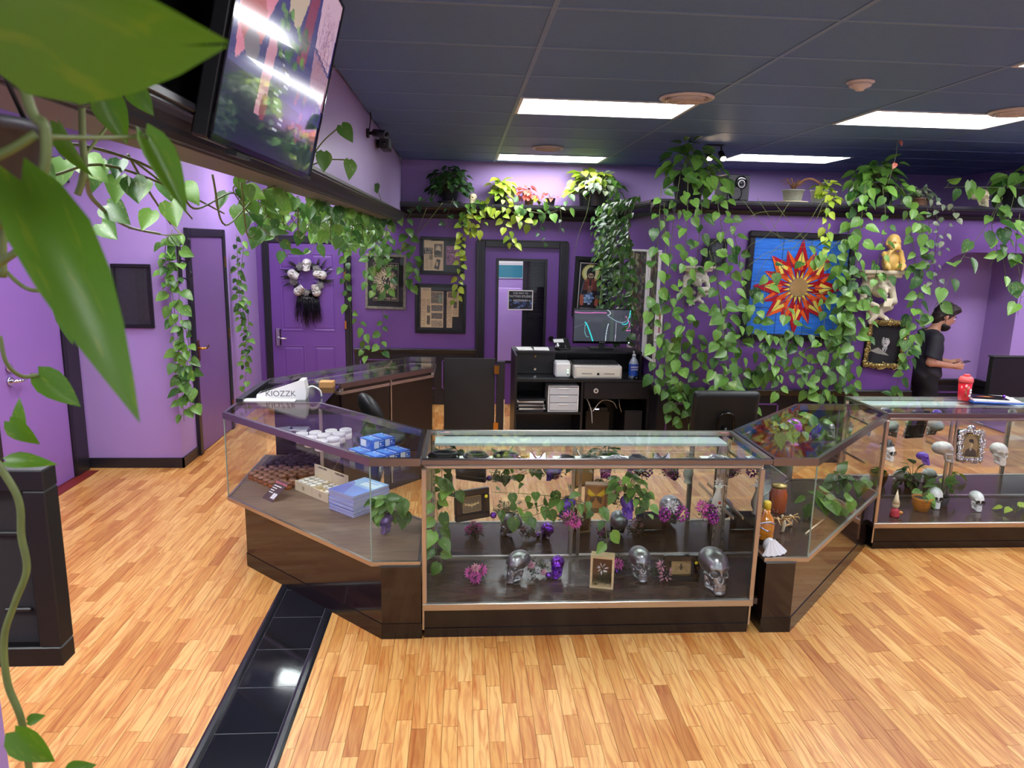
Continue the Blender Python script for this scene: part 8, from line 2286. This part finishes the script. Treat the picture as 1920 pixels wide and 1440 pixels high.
def f_legs(P):
    d = sd_ell(P, (-.02, 0, .86), (.135, .178, .14))
    for s in (-1, 1):
        d = su(d, sd_cap(P, (-.02, s * .085, .84), (.03, s * .09, .47), .105, .080), .03)
        d = su(d, sd_cap(P, (.03, s * .09, .47), (-.005, s * .09, .09), .078, .062), .02)
    d = d + .004 * np.sin(P[..., 2] * 40 + P[..., 0] * 20)
    return np.maximum(d, .05 - P[..., 2])
link('trousers', sdf_mesh('trousers', f_legs, (-.2, -.25, .02), (.2, .25, 1.02), 70, pmat('black_trousers', (24, 24, 28), rough=.8)), None, per)
def f_shoe(P):
    d = None
    for s in (-1, 1):
        e_ = su(sd_cap(P, (-.03, s * .09, .05), (.15, s * .10, .035), .045, .036), sd_cap(P, (-.02, s * .09, .05), (-.01, s * .09, .10), .048, .045), .02)
        d = e_ if d is None else np.minimum(d, e_)
    return np.maximum(d, .002 - P[..., 2])
link('shoes', sdf_mesh('shoes', f_shoe, (-.12, -.18, -.01), (.22, .18, .17), 50, M['black_leather']), None, per)
def f_hair(P):
    H = rotp(P, HD, .42)
    d = sd_ell(H, (-.012, 0, .045), (.108, .090, .108))
    d = su(d, sd_ell(H, (-.06, 0, -.03), (.058, .070, .085)), .03)
    d = su(d, sd_ell(H, (.06, 0, .112), (.055, .062, .034)), .03)
    d = ss(d, sd_ell(H, (.095, 0, -.03), (.075, .12, .105)), .012)
    d = np.where(H[..., 2] < -.13, .1, d)
    d = d + .005 * np.sin(H[..., 0] * 110 + H[..., 1] * 60) * np.sin(H[..., 2] * 90 + H[..., 1] * 70)
    return d
link('hair', sdf_mesh('hair', f_hair, (-.16, -.14, 1.28), (.28, .14, 1.70), 70, pmat('dark_brown_hair', (48, 36, 34), rough=.55, noise=.5, nscale=60, stretch=(3, 1, .5))), None, per)
def f_mask(P):
    H = rotp(P, HD, .42)
    d = np.abs(sd_ell(H, (.045, 0, -.085), (.062, .064, .060))) - .004
    d = np.maximum(d, -.03 - H[..., 0] + .03); d = np.maximum(d, H[..., 2] + .072)
    return d
link('face_mask', sdf_mesh('face_mask', f_mask, (-.02, -.12, 1.28), (.26, .12, 1.52), 60, M['black_leather']), None, per)
def hp(x, y, z):          # head space -> local
    ca, sa = math.cos(.42), math.sin(.42)
    return (HD[0] + x * ca + z * sa, y, HD[2] - x * sa + z * ca)
for s in (-1, 1):
    MB().tube([hp(.03, s * .062, -.085), hp(.0, s * .082, -.04), hp(-.02, s * .088, .0)], .0022, 5).build('mask_strap', M['black'], per)
    MB().sphere(hp(.088, s * .034, .012), (.011, .010, .009), 10, 8).build('eye', M['white'], per)
    MB().sphere(hp(.094, s * .034, .009), (.006, .006, .006), 8, 6).build('iris', pmat('brown_eye_%d' % s, (40, 26, 20), rough=.2), per)
    MB().tube([hp(.096, s * .016, .034), hp(.094, s * .036, .041), hp(.080, s * .056, .036)], .0045, 5).build('eyebrow', pmat('brow_%d' % s, (50, 38, 34), rough=.7), per)
hw = Matrix.Rotation(math.radians(-14), 3, 'Z')
pl_ = hw @ Vector((.305, -.055, 1.012)) * PS + Vector((PX, PY, 0))
t = thing('phone', 'slim dark phone held in both hands', 'phone', pl_, rot=(0, -.25, math.radians(-14)))
MB().box(-.072, .072, -.036, .036, 0, .008, .003).build('phone_case', M['black'], t); MB().box(-.068, .068, -.033, .033, .0082, .0088).build('phone_screen', M['black_gloss'], t)
